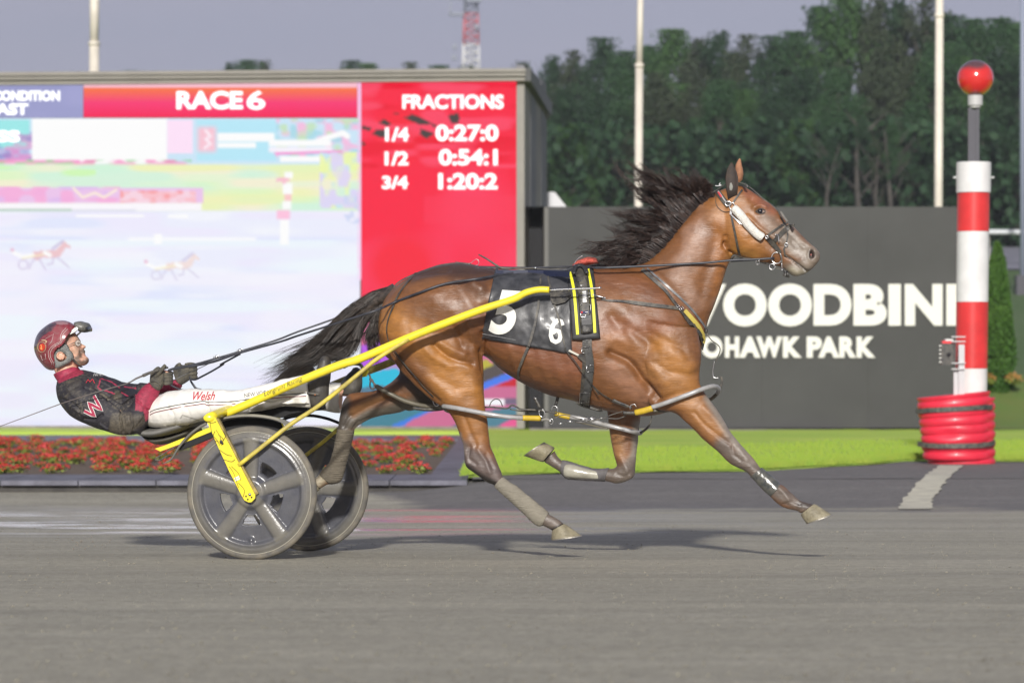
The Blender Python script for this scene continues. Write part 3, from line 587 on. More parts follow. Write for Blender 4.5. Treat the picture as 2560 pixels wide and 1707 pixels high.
# pale box roof that shows behind the wall
mb = MB(); Yb = 60 + CAMY
mb.poly([at('F', 1206, 476, Yb), at('F', 1302, 476, Yb), at('F', 1274, 441, Yb), at('F', 1206, 441, Yb)], (0, 3.5, 0)); kb = mb.build('kiosk', mat('pale_panel', (.62, .62, .63), .6), smooth=False)
mb = MB(); mb.poly([at('F', 1180, 880, Yb + .1), at('F', 1296, 880, Yb + .1), at('F', 1296, 476.6, Yb + .1), at('F', 1180, 476.6, Yb + .1)], (0, 3.2, 0)); mb.build('cabin_wall', side_m, kb, smooth=False)
setp(kb, 'pale sloping roof of a small cabin between screen and charcoal wall', 'cabin')
# ---------------------------------------------------------------- finish post, barrel, signal box
PD = 34.8; PY = PD + CAMY
fp = empty('finish_post', at('0', 2431, 1150, PY), 'tall red and white banded finish post topped by a red glass globe', 'post')
white_p = mat('white_gloss', (.68, .675, .66), .35, noise=.06, nscale=5); red_p = mat('red_gloss', (.62, .035, .035), .35, noise=.12, nscale=4)
def postring(y, r): c = at('0', np.interp(y, [404, 1150], [2434.5, 2426]), y, PY); s = PD / FPX; an = np.linspace(0, 2 * math.pi, 40, endpoint=False); return np.stack([c.x + np.cos(an) * r * s, c.y + np.sin(an) * r * s, np.full(40, c.z)], 1)
for nm, y0, y1, r0, r1, m_ in (('cap_sleeve', 406, 482, 43, 43, white_p), ('red_band', 482, 579, 40, 40, red_p), ('white_band', 579, 755, 40, 40, white_p), ('red_band', 755, 921, 40, 39.5, red_p), ('white_band', 921, 1150, 39.5, 39.5, white_p)):
    mb = MB(); mb.rings([postring(y0, r0 - 1), postring(y0 + .8, r0), postring(y1 - .4, r1)]); o = mb.build(nm, m_, fp); shade_smooth_angle(o)
mb = MB(); c = at('0', 2434.5, 444, PY); mb.tube([c + Vector((-.225, 0, 0)), c + Vector((.225, 0, 0))], .012, 8); mb.build('cross_pin', white_p, fp)
dk = mat('dark_steel', (.06, .06, .07), .5, metal=.4)
mb = MB()
for x in (2424, 2444): mb.box(at('0', x, 340, PY), (.035, .035, .62))
mb.box(at('0', 2434, 340, PY), (.055, .012, .6)); mb.build('mast', dk, fp, smooth=False)
mb = MB(); cc = at('0', 2438, 255, PY); mb.tube([cc + Vector((0, 0, -.065)), cc + Vector((0, 0, -.045)), cc + Vector((0, 0, -.04)), cc + Vector((0, 0, .07))], [.06, .06, .082, .082], 24, sm=1); o = mb.build('collar', mat('grey_collar', (.45, .45, .44), .5), fp); shade_smooth_angle(o)
red_glass = mat('red_glass', (.55, .02, .018), .08, coat=1., vc=True)
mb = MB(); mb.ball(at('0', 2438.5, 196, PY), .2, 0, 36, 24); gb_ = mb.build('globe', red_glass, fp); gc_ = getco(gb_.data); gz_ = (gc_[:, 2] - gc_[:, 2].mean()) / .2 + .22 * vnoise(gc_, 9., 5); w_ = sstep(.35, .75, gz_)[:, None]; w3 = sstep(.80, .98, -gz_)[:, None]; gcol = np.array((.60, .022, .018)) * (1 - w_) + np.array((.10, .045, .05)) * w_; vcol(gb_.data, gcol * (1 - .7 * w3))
# red ribbed barrel leaning against the post
bc = empty('barrel', at('0', 2385, 1150, PY - .25), 'red ribbed plastic barrel bound with two black straps round the post foot', 'barrel')
redpl = mat('red_plastic', (.66, .022, .05), .42, coat=.15, noise=.12, nscale=3)
RB = []; npr = 120
for i in range(npr + 1):
    t = i / npr; z = 1 - t  # t 0 bottom
    y = 1150 + (986 - 1150) * t; cx = np.interp(t, [0, 1], [2392.5, 2384]); r = np.interp(t, [0, .85, 1], [84, 91, 91])
    ph = t * 7.5; rb = abs(math.sin(ph * math.pi)) ** .55; r2 = r - 5 + 5 * rb
    if t < .02: r2 -= 3
    c = at('0', cx, y, PY - .25); s = PD / FPX; an = np.linspace(0, 2 * math.pi, 56, endpoint=False); tilt = (np.cos(an)) * 9 * s * t
    dents = 1 - .05 * np.exp(-((an - 4.4) / .35) ** 2) * math.exp(-((t - .42) / .09) ** 2) * 2
    RB.append(np.stack([c.x + np.cos(an) * r2 * s * dents, c.y + np.sin(an) * r2 * s * .8 * dents, c.z + tilt], 1))
mb = MB(); mb.rings(RB); mb.build('barrel_shell', redpl, bc)
# a second sheet of the wrap shows behind on the right
RB2 = [np.stack([r[:, 0] * 1. + .06, r[:, 1] + .06, r[:, 2] - .07], 1) for r in RB[::4]]
mb = MB(); mb.rings(RB2); mb.build('inner_wrap', redpl, bc)
for t0, am in ((.27, .035), (.78, -.02)):
    pts = []; nr = []
    for a in np.linspace(math.pi * 1.0, math.pi * 2.0, 20):
        i = int(np.clip((t0 + am * math.sin((a - math.pi) * 1.0) * (-1)) * npr, 0, npr)); c = RB[i].mean(0); rad = 94 * PD / FPX
        pts.append(c + np.array([math.cos(a) * rad, math.sin(a) * rad * .8, math.cos(a) * .03 * t0])); nr.append((math.cos(a), math.sin(a), 0))
    mb = MB(); mb.band(pts, .052, .02, nr, sm=1); mb.build('strap', M['dark_strap'], bc, smooth=False)
sb = empty('signal_box', at('0', 2370, 900, PY - .3), 'small black electronic box with red lamp clamped to a grey bracket beside the post', 'signal box')
OB = lambda x, y, dy=-.4: at('O', x, y, PY + dy)
def obox(x0, y0, x1, y1, dp, dy=-.4): a = OB(x0, y1, dy); b = OB(x1, y0, dy); return ((a + b) / 2 + Vector((0, dp / 2, 0)), (b.x - a.x, dp, b.z - a.z))
mb = MB(); mb.box(*obox(1820, 512, 1902, 652, .14)); o = mb.build('housing', M['black_leather'], sb, smooth=False)
mb = MB(); mb.box(*obox(1826, 496, 1905, 512, .12)); mb.build('lamp', mat('red_lamp', (.8, .04, .05), .3), sb, smooth=False)
mb = MB(); mb.box(*obox(1845, 484, 1895, 497, .1)); mb.build('lens_cap', white_p, sb, smooth=False)
mb = MB(); mb.box(*obox(1930, 520, 1968, 900, .04, -.42)); mb.box(*obox(1898, 690, 1930, 900, .05, -.38)); mb.build('bracket', mat('galvanised', (.45, .45, .46), .45, metal=.3), sb, smooth=False)
for y in (470, 500, 640, 678):
    mb = MB(); mb.box(*obox(1885, y - 4, 1975, y + 4, .03, -.45)); mb.build('clamp', M['chrome'], sb, smooth=False)
for y in (528, 554, 580, 606, 632):
    mb = MB(); mb.box(*obox(1806, y - 4, 1824, y + 4, .03, -.36)); mb.build('terminal', M['white_print'], sb, smooth=False)
mb = MB(); mb.tube([OB(1866, 585, -.41), OB(1866, 585, -.39)], .022, 16); mb.build('port', blackm, sb)

# ---------------------------------------------------------------- poles, tower, rail
def pole(xt, xb, ybot, wt, wb, D, label, step=None):
    Y = D + CAMY; a = at('0', xb, ybot, Y); g = zg(a.x, D) if D < 400 else 0; b = at('0', xt, -60, Y); k = D / FPX
    p = empty('flagpole', (a.x, a.y, float(g)), label, 'pole', 'white poles behind the track')
    base = Vector((a.x, a.y, float(g) - .1)); f = lambda z: a + (b - a) * ((z - a.z) / (b.z - a.z))
    mb = MB()
    if step: zt = at('0', 0, step, Y).z; q = f(zt); mb.tube([base, q], [wb * k / 2, (wb * .93) * k / 2], 20, sm=1); mb.build('pole', polem, p); mb = MB(); mb.tube([q - Vector((0, 0, .02)), b], [wb * .8 * k / 2, wt * k / 2], 20, sm=1); mb.build('upper_pole', polem, p)
    else: mb.tube([base, b], [wb * k / 2, wt * k / 2], 20, sm=1); mb.build('pole', polem, p)
    mb = MB(); z = at('0', 0, 40 if not step else step, Y).z; mb.tube([f(z) - Vector((0, 0, .04)), f(z) + Vector((0, 0, .04))], wb * k / 2 * 1.12, 20, sm=1); mb.build('collar', polem, p)
polem = mat('cream_pole', (.66, .61, .52), .5, noise=.12, nscale=1.2)
pole(237, 235, 185, 26, 27, 75, 'thick cream pole rising behind the left part of the screen', 110)
pole(1602, 1592, 540, 16, 21, 62, 'slim cream pole behind the horse mane, in front of the trees', 165)
pole(2349, 2343, 520, 20, 22, 62, 'cream pole behind the charcoal wall, beside the finish post')
TYD = 300; tw = empty('lattice_tower', (at('0', 1172, 400, TYD + CAMY).x, TYD + CAMY, 7), 'faint red and white lattice mast with antennas far behind the screen', 'tower')
tk_ = TYD / FPX; twc = [mat('mast_red', (.42, .12, .14), .6), mat('mast_white', (.55, .55, .55), .6), mat('mast_grey', (.2, .22, .27), .6)]
def TWp(x, y, dy=0): return at('0', x, y, TYD + CAMY + dy)
for i, (y0, y1, m_) in enumerate(((-80, 35, 2), (35, 112, 0), (112, 190, 1), (190, 300, 0), (300, 480, 1))):
    h0, h1 = 15 + (y0) * .03, 15 + y1 * .03; mb = MB()
    for sx in (-1, 1):
        for dy in (-1, 1): mb.tube([TWp(1178 + sx * h0, y0 - 3, dy), TWp(1178 + sx * h1, y1 + 3, dy)], .11 if sx > 0 else .16, 6, sm=1)
    n = max(2, int((y1 - y0) / 17))
    for j in range(n):
        ya, yb2 = y0 + (y1 - y0) * j / n, y0 + (y1 - y0) * (j + 1) / n; h = 15 + ya * .03
        mb.tube([TWp(1178 - h, ya, -1), TWp(1178 + h, ya, -1)], .08, 5, sm=1); mb.tube([TWp(1178 - h, ya, -1), TWp(1178 + h, yb2, -1)], .06, 5, sm=1); mb.tube([TWp(1178 + h, ya, 1), TWp(1178 - h, yb2, 1)], .06, 5, sm=1)
    for yy in (y0 + 1, y1 - 1):
        for sx in (-1, 1): hh2 = 15 + yy * .03; mb.tube([TWp(1178 + sx * hh2, yy, -1.1), TWp(1178 + sx * hh2, yy, 1.1)], .08, 5, sm=1)
    mb.build('mast_section', twc[m_], tw)
for (x0, y0, x1, y1) in ((1122, -30, 1162, -2), (1122, 33, 1160, 40), (1166, -8, 1204, 6), (1124, 5, 1128, 36), (1186, 62, 1196, 74), (1132, 112, 1142, 124), (1130, 138, 1142, 150)):
    mb = MB(); a, b = TWp(x0, y1, -1.5), TWp(x1, y0, -1.5); mb.box((a + b) / 2, (b.x - a.x, .6, b.z - a.z)); mb.build('antenna', twc[2], tw, smooth=False)
rl = empty('white_rail', at('0', 2520, 620, 112 + CAMY), 'white running rail on posts crossing the far hillside at the picture edge', 'rail')
mb = MB(); mb.tube([at('0', 2200, 578, 112 + CAMY), at('0', 2760, 582, 112 + CAMY)], .09, 10, sm=1); mb.build('rail', mat('rail_white', (.60, .62, .64), .5), rl)
for x in (2300, 2470, 2640): mb = MB(); a = at('0', x, 580, 112.2 + CAMY); mb.tube([a, (a.x, a.y, float(zg(a.x, 112)) - .1)], .05, 8, sm=1); mb.build('rail_post', polem, rl)
lpst = MB(); a = at('0', 2557, 722, 108 + CAMY); g = float(zg(a.x, 108)); lpst.tube([(a.x, a.y, g), (a.x, a.y, 16)], [.1, .08], 12, sm=1); lpo = lpst.build('lamp_pole', mat('blue_grey_pole', (.25, .28, .36), .5)); setp(lpo, 'thin blue grey pole on the hillside at the very edge of the picture', 'pole')
lb = MB(); lb.box((a.x, a.y, g + .3), (.5, .5, .7)); lb.build('pole_base', dk, lpo, smooth=False)

# ---------------------------------------------------------------- trees
pale_bark = mat('pale_bark', (.055, .05, .042), .9, noise=.3, nscale=2); bark = mat('bark', (.06, .05, .042), .9, noise=.4, nscale=3)
def leafm(n, a, b): return mat(n, a, .65, noise=.8, mixc=b, nscale=.45, spec=.15)
LM = [leafm('leaf_deep', (.018, .042, .021), (.030, .066, .027)), leafm('leaf_mid', (.026, .064, .026), (.040, .088, .031)), leafm('leaf_olive', (.034, .050, .028), (.050, .068, .034)), leafm('leaf_fresh', (.034, .080, .024), (.055, .115, .032)), leafm('leaf_brownish', (.035, .048, .027), (.046, .066, .031))]  # cloud shade over the wood is put into these low leaf colours
def crown_mesh(seed, h, r, nclump, nleaf, ls, low=.18):
    q = np.random.default_rng(seed); V = []
    cen = []
    for k in range(nclump):
        t = q.random() ** .8; z = h * (low + (1 - low) * t); prof = math.sin(min(1., (t * .80 + .19)) * math.pi) ** .75; an = q.uniform(0, 6.28); rad = r * prof * q.uniform(.25, .95); cen.append((rad * math.cos(an), rad * math.sin(an), z, r * q.uniform(.16, .30)))
    cen.append((0, 0, h * .93, r * .3)); cen.append((r * .1, 0, h * .8, r * .4))
    cen = np.array(cen); idx = q.integers(0, len(cen), nleaf); d = q.normal(0, 1, (nleaf, 3)); d /= np.linalg.norm(d, axis=1)[:, None]
    rr = cen[idx, 3] * (.15 + 1.0 * q.random(nleaf) ** .8) * (1 + .25 * (q.random(nleaf) < .08)); c = cen[idx, :3] + d * rr[:, None] * (1, 1, .9); c[:, 2] = np.minimum(c[:, 2], h * 1.02)
    a = q.normal(0, 1, (nleaf, 3)) + d * .0; a /= np.linalg.norm(a, axis=1)[:, None]; b = np.cross(a, d + q.normal(0, .5, (nleaf, 3))); b /= np.linalg.norm(b, axis=1)[:, None] + 1e-9
    s = ls * q.uniform(.6, 1.3, nleaf)[:, None]
    V = np.stack([c - a * s, c - b * s * .6, c + a * s, c + b * s * .6], 1).reshape(-1, 3)
    me = bpy.data.meshes.new('crown'); me.from_pydata(V.tolist(), [], [(4 * i, 4 * i + 1, 4 * i + 2, 4 * i + 3) for i in range(nleaf)]); return me, cen
def trunk_mesh(seed, h, r, cen):
    q = np.random.default_rng(seed + 99); mb = MB(); mb.tube([(0, 0, -.6), (.1, 0, h * .3), (-.1, .1, h * .62), (0, 0, h * .9)], [h * .022, h * .017, h * .011, h * .003], 8)
    for k in q.choice(len(cen), 9, replace=False): z0 = min(cen[k, 2] * .7, h * .7); mb.tube([(0, 0, z0), (cen[k, 0] * .5, cen[k, 1] * .5, (z0 + cen[k, 2]) / 2 + .2), tuple(cen[k, :3])], [h * .009, h * .006, h * .002], 5)
    return mb.mesh('trunk')
TV = []
for i in range(7):
    h = 10.; r = [3.2, 3.8, 2.9, 3.5, 4.1, 3.0, 3.4][i]; me, cen = crown_mesh(40 + i, h, r, [46, 60, 40, 52, 64, 42, 50][i], 11500, .105, [.08, .05, .2, .05, .1, .25, .05][i]); me.materials.append(LM[[0, 1, 2, 0, 3, 4, 1][i]]); tm = trunk_mesh(i, h, r, cen); tm.materials.append(bark); tm.polygons.foreach_set('use_smooth', [True] * len(tm.polygons)); TV.append((me, tm))
kinds = ['broad deep green tree', 'tall mid green tree', 'olive green tree', 'dense dark tree', 'fresh green tree', 'brownish green tree', 'rounded bushy tree']
def tree(sx, ty, D, v, group, label, wide=1.):
    Y = D + CAMY; a = at('0', sx, ty, Y); g = float(zg(a.x, D)); H = a.z - g; s = H / 10.
    o = bpy.data.objects.new('tree', None); COL.objects.link(o); o.location = (a.x, a.y, g); o.rotation_euler = (0, 0, rng.uniform(0, 6.28)); setp(o, label if len(label.split()) <= 16 else label.replace(' close tops', ''), 'tree', group)
    for nm, me in (('crown', TV[v][0]), ('trunk', TV[v][1])):
        c = bpy.data.objects.new(nm, me); COL.objects.link(c); c.parent = o; c.scale = (s * wide, s * wide, s)
FX = 1.0884
ORD = 'first second third fourth fifth sixth seventh eighth ninth tenth eleventh twelfth thirteenth fourteenth fifteenth sixteenth seventeenth eighteenth nineteenth twentieth'.split()
skyline = [(1205, 150), (1262, 138), (1318, 128), (1378, 100), (1436, 130), (1492, 118), (1548, 82), (1602, 98), (1660, 82), (1712, 92), (1772, 96), (1830, 86), (1884, 30), (1946, 8), (2008, 2), (2070, 6), (2128, -4), (2186, 50), (2240, 58), (2300, 56), (2352, 66), (2410, 60)]
pl = ['at the screen corner', 'just right of the screen corner', 'a little right of the screen', 'forming a peak right of the screen', 'beside the pole behind the mane', 'behind the slim cream pole', 'first right of the mane pole', 'second right of the mane pole', 'above the flying mane', 'above the horse ears', 'above the horse forehead', 'above the horse muzzle', 'at the left of the high clump', 'in the high clump', 'at the top of the high clump', 'highest of all', 'beside the tall right pole', 'just right of the tall right pole', 'left of the red globe', 'right behind the red globe', 'at the right picture edge', 'beyond the right picture edge']
for i, (x, y) in enumerate(skyline):
    v = (i * 5 + 2) % 7; tree(x * FX, y * FX, 158 + (i * 37 % 19), v, 'skyline trees of the wood', '%s on the skyline, %s' % (kinds[v], pl[i]), .62)
for i, x in enumerate(np.linspace(1150, 2500, 20)):
    v = (i * 3 + 1) % 7; xx = (x + rng.uniform(-18, 18)) * FX; tree(xx, (np.interp(x, [1190, 1500, 1850, 2100, 2400], [235, 190, 190, 110, 170]) + rng.uniform(-25, 40)) * FX, 146 + rng.uniform(-3, 3), v, 'middle trees of the wood', '%s, %s from the screen in the middle row of the wood' % (kinds[v], ORD[i]), .72)
for i, x in enumerate(np.linspace(1170, 2480, 19)):
    v = (i * 4 + 3) % 7; xx = (x + rng.uniform(-22, 22)) * FX; tree(xx, (np.interp(x, [1190, 1850, 2100, 2400], [330, 310, 270, 300]) + rng.uniform(-45, 45)) * FX, 138 + rng.uniform(-2, 2), v, 'front trees of the wood', '%s, %s from the screen in the near row of the wood' % (kinds[v], ORD[i]), .85)
for i, (x, y) in enumerate(((528, 152), (566, 148), (600, 146), (808, 149), (845, 156), (940, 152), (1010, 160), (1080, 158), (300, 172), (90, 176))):
    tree(x * FX, (y + 3) * FX, 230 + i * 3, i % 7, 'far trees behind the screen', 'far tree top just over the screen roof, ' + ['left of three close tops', 'middle of three close tops', 'right of three close tops', 'left of the lattice tower', 'small one left of the tower', 'close left of the tower', 'nearest left of the tower', 'under the lattice tower', 'right of the thick pole', 'left of the thick pole'][i], .5)
# slim pale trunks that show in front of the dark wood
for i, (x, y0, wd) in enumerate(((1982, 285, .16), (2052, 300, .13), (2012, 330, .1), (1905, 330, .1))):
    Y = 133.5 + CAMY; a = at('0', x * FX, y0 * FX, Y); g = float(zg(a.x, 133.5)); mb = MB(); o = bpy.data.objects.new('sapling', None); COL.objects.link(o); o.location = (a.x, a.y, g); setp(o, 'slim bare trunked sapling before the wood, %s one counted from the tallest of the saplings' % ORD[i] if 0 else 'slim sapling in front of the wood, ' + ['right of the horse forehead', 'further right of the forehead', 'between the two forehead saplings', 'above the horse muzzle', 'above the horse eye', 'just right of the tall right pole', 'right of the screen', 'above the flying mane'][i], 'sapling', 'saplings before the wood')
    mb.tube([(a.x, a.y, g - .3), (a.x + rng.uniform(-.3, .3), a.y, g + (a.z - g) * .5), (a.x + rng.uniform(-.5, .5), a.y, a.z)], [wd, wd * .7, wd * .2], 7)
    for k in range(7): z0 = g + (a.z - g) * rng.uniform(.35, .95); an_ = rng.choice([-1, 1]) * rng.uniform(.4, 1.1); mb.tube([(a.x, a.y, z0), (a.x + an_ * .5, a.y - .1, z0 + .5), (a.x + an_, a.y, z0 + 1.0)], [wd * .35, wd * .25, .01], 5)
    mb.build('trunk', pale_bark, o); c = bpy.data.objects.new('crown', TV[i % 7][0]); COL.objects.link(c); c.parent = o; hh_ = (a.z - g) / 10; c.scale = (hh_ * .35, hh_ * .35, hh_ * .5); c.location = (0, 0, (a.z - g) * .55)
# dark undergrowth that closes the foot of the wood
q = np.random.default_rng(5); n = 30000; X_ = q.uniform(-8, 38, n); D_ = q.uniform(134, 152, n); z = zg(X_, D_) + q.random(n) ** 1.3 * 5.5
c = np.stack([X_, D_ + CAMY, z], 1); a = q.normal(0, 1, (n, 3)); a /= np.linalg.norm(a, axis=1)[:, None]; b = np.cross(a, q.normal(0, 1, (n, 3))); b /= np.linalg.norm(b, axis=1)[:, None]; s = .26
V = np.stack([c - a * s, c - b * s * .7, c + a * s, c + b * s * .7], 1).reshape(-1, 3)
me = bpy.data.meshes.new('undergrowth'); me.from_pydata(V.tolist(), [], [(4 * i, 4 * i + 1, 4 * i + 2, 4 * i + 3) for i in range(n)])
setp(link('undergrowth', me, LM[0], smooth=False), 'dark undergrowth filling the foot of the wood', 'undergrowth', kind='stuff')
# clipped conifer, flowers and grass bank right of the post
AY = 57 + CAMY
bank = MB(); xs = ex(7.6, 14, 30); Ds = ex(54.5, 64, 16); X, D = np.meshgrid(xs, Ds); Zb = zg(X, D) + .02 + .85 * sstep(54.5, 58, D) * sstep(7.8, 8.5, X)
bank.add(np.stack([X.ravel(), D.ravel() + CAMY, Zb.ravel()], 1), [(j * 30 + i, j * 30 + i + 1, (j + 1) * 30 + i + 1, (j + 1) * 30 + i) for j in range(15) for i in range(29)])
setp(bank.build('grass_bank', mat('bank_grass', (.10, .17, .03), .9, noise=.6, mixc=(.15, .15, .04), nscale=1.5, bump=1, bscale=8), kind='structure'), 'darker green grass bank right of the finish post')
ar = empty('conifer', at('0', 2493, 992, AY), 'narrow clipped green conifer standing right behind the finish post', 'conifer')
q = np.random.default_rng(8); n = 9000; t = q.random(n) ** .9; prof = np.interp(t, [0, .06, .25, .6, .9, 1], [.18, .27, .30, .24, .12, .02]); an = q.uniform(0, 6.28, n); rr = prof * q.uniform(.72, 1.06, n) * (1 + .12 * np.sin(an * 5 + t * 9)); H = 2.78
c = np.stack([ar.location.x + rr * np.cos(an), ar.location.y + rr * np.sin(an), ar.location.z + t * H], 1); a = q.normal(0, .5, (n, 3)) + (0, 0, 1); a /= np.linalg.norm(a, axis=1)[:, None]; b = np.cross(a, q.normal(0, 1, (n, 3))); b /= np.linalg.norm(b, axis=1)[:, None]
V = np.stack([c - a * .05, c - b * .02, c + a * .05, c + b * .02], 1).reshape(-1, 3); me = bpy.data.meshes.new('crown'); me.from_pydata(V.tolist(), [], [(4 * i, 4 * i + 1, 4 * i + 2, 4 * i + 3) for i in range(n)])
link('crown', me, leafm('conifer_leaf', (.035, .09, .015), (.09, .17, .03)), ar, False); mb = MB(); mb.tube([ar.location - Vector((0, 0, .3)), ar.location + Vector((0, 0, 2.3))], [.05, .02], 8, sm=1); mb.build('trunk', bark, ar)
mb = MB(); mb.ball(ar.location + Vector((0, 0, 1.2)), (.17, .17, 1.15), 0, 14, 12); mb.build('inner_twigs', mat('twigs', (.02, .035, .012), .9), ar)
for i, (x, y) in enumerate(((2471, 948), (2531, 945), (2540, 950))):
    o = bpy.data.objects.new('marigold', flower_mesh(70 + i)); COL.objects.link(o); o.data.materials.append(fmats[0]); o.data.materials.append(mat('orange_petal', (.50, .24, .06), .6)); o.location = at('0', x, y + 14, AY - .4); o.scale = (1.1, 1.1, 1.3)
    setp(o, 'orange flower clump at the conifer foot, ' + ['between conifer and finish post', 'right of the conifer', 'outermost at the picture edge'][i], 'flower')
# ---------------------------------------------------------------- the horse
def P2(fr, pts): return [sp(fr, *q) for q in pts]
mb = MB()
TL = [(956, 775, 953, 850, .09), (968, 745, 962, 885, .15), (985, 722, 985, 905, .19), (1010, 702, 1012, 918, .225), (1060, 676, 1060, 915, .26), (1110, 662, 1110, 905, .275), (1160, 659, 1165, 892, .275), (1210, 667, 1213, 890, .272),
      (1262, 678, 1262, 930, .28), (1320, 682, 1321, 965, .295), (1380, 681, 1378, 989, .30), (1440, 675, 1436, 1003, .295), (1500, 668, 1496, 1022, .272), (1560, 668, 1556, 1036, .25), (1615, 676, 1620, 1040, .235), (1668, 705, 1680, 1026, .215), (1712, 752, 1722, 995, .18), (1738, 815, 1746, 958, .12)]
loft(mb, LS('0', TL, 0), 36, 4, .92)
NL = [(1500, 690, 1690, 1000, .17), (1560, 668, 1738, 930, .155), (1612, 655, 1756, 868, .13), (1640, 634, 1768, 812, .112), (1668, 604, 1786, 764, .10), (1700, 566, 1804, 712, .09), (1733, 531, 1818, 668, .083), (1764, 500, 1830, 640, .08), (1795, 478, 1842, 610, .078), (1815, 470, 1855, 570, .07)]
loft(mb, LS('0', NL, 0), 28, 4, .95)
HL = [(300, 430, 240, 800, .060), (380, 396, 262, 960, .078), (470, 386, 296, 1085, .088), (600, 452, 360, 1180, .094), (740, 548, 480, 1236, .098), (860, 634, 620, 1272, .092), (960, 738, 760, 1302, .078), (1032, 824, 862, 1332, .066), (1112, 888, 940, 1356, .059), (1206, 982, 1000, 1385, .054), (1295, 1072, 1045, 1428, .052), (1368, 1130, 1100, 1464, .053), (1406, 1180, 1190, 1452, .050), (1412, 1232, 1262, 1420, .040), (1402, 1280, 1330, 1370, .025)]
loft(mb, LS('E', HL, 0), 28, 4, .95)
# limbs
NEAR, FAR = -.155, .155
TH = [(1010, 720, 1200, 730, .11), (950, 815, 1205, 800, .125), (958, 858, 1204, 850, .125), (982, 900, 1207, 890, .115), (1005, 930, 1209, 925, .105), (1036, 962, 1209, 950, .095), (1078, 1000, 1210, 980, .082), (1118, 1027, 1213, 1018, .068), (1136, 1052, 1219, 1050, .058), (1148, 1084, 1222, 1085, .048), (1158, 1114, 1227, 1116, .043), (1160, 1140, 1237, 1138, .043), (1165, 1166, 1247, 1164, .044), (1188, 1184, 1254, 1181, .041), (1218, 1206, 1257, 1190, .036), (1236, 1214, 1256, 1193, .031), (1275, 1250, 1290, 1216, .029), (1312, 1284, 1330, 1247, .031), (1333, 1305, 1357, 1272, .035), (1355, 1313, 1371, 1284, .031), (1375, 1322, 1397, 1298, .028), (1381, 1328, 1410, 1310, .033)]
loft(mb, LS('0', TH, -.135), 24, 4)
FH = [(1000, 740, 1190, 760, .10), (985, 850, 1205, 880, .115), ] ; loft(mb, LS('0', [(1010, 720, 1200, 730, .11), (955, 815, 1205, 800, .125), (975, 880, 1200, 900, .12), (1000, 925, 1130, 990, .10), (984, 950, 1075, 1015, .085), (950, 973, 1020, 1028, .065)], .135), 24, 4)
FH = [(1250, 120, 1500, 490, .085), (1130, 212, 1335, 470, .075), (1000, 288, 1190, 528, .062), (850, 318, 1005, 556, .053), (700, 332, 870, 606, .047), (632, 410, 785, 655, .044), (602, 540, 748, 692, .041), (575, 690, 738, 715, .036), (550, 850, 702, 862, .033), (512, 990, 672, 985, .034), (448, 1070, 640, 1112, .037), (406, 1118, 560, 1228, .035), (375, 1158, 472, 1246, .03), (330, 1190, 402, 1292, .031)]
loft(mb, LS('B', FH, .15), 20, 4)
NF = [(1590, 800, 1745, 820, .09), (1598, 900, 1753, 880, .10), (1602, 937, 1753, 905, .095), (1622, 972, 1748, 942, .085), (1622, 1006, 1752, 966, .075), (1645, 1024, 1770, 992, .066), (1685, 1032, 1792, 1022, .058), (1720, 1060, 1811, 1052, .051), (1755, 1095, 1829, 1082, .046), (1790, 1125, 1852, 1110, .041), (1820, 1155, 1877, 1137, .040), (1838, 1166, 1893, 1157, .039), (1861, 1177, 1902, 1170, .034), (1882, 1197, 1921, 1187, .028), (1905, 1224, 1945, 1206, .027), (1924, 1240, 1962, 1215, .031), (1942, 1258, 1981, 1233, .034), (1962, 1270, 2003, 1250, .031), (1993, 1277, 2030, 1259, .029), (2001, 1284, 2038, 1262, .032)]
loft(mb, LS('0', NF, NEAR), 22, 4)
FF = [(1560, -60, 2050, -60, .09), (1650, 60, 2020, 60, .078), (1672, 180, 2010, 180, .068), (1682, 300, 2000, 300, .06), (1702, 450, 1986, 450, .052), (1736, 620, 1966, 620, .043), (1760, 700, 1957, 735, .041), (1768, 738, 1935, 850, .042), (1742, 757, 1795, 914, .040), (1690, 765, 1655, 888, .034), (1560, 772, 1540, 866, .028), (1430, 760, 1400, 858, .028), (1325, 722, 1275, 852, .032), (1236, 690, 1196, 792, .033), (1172, 640, 1105, 738, .029), (1150, 580, 1035, 695, .034)]
loft(mb, LS('C', FF, FAR), 22, 4)
hm = remesh(mb, .0072, 7, .5)
co = getco(hm); no = getno(hm); s2 = to_src(co)
lat = (co - np.array([-1.254, .625, 0])) @ np.array(LV) / (.167 ** 2 + .986 ** 2)
side = sstep(.05, .55, -(no @ np.array(LV)))
both = sstep(.05, .55, abs(no @ np.array(LV)))
SC = 1.3
def sculpt(fr, pts, r, amp, msk=None, lo=-9, hi=9):
    """raise (or cut) along a stroke; r in photo pixels, amp in metres"""
    global co
    d = segdist(s2, P2(fr, pts)); w_ = np.exp(-(d / r) ** 2) * amp * SC * (side if msk is None else msk) * ((lat > lo) & (lat < hi)); co = co + no * w_[:, None]
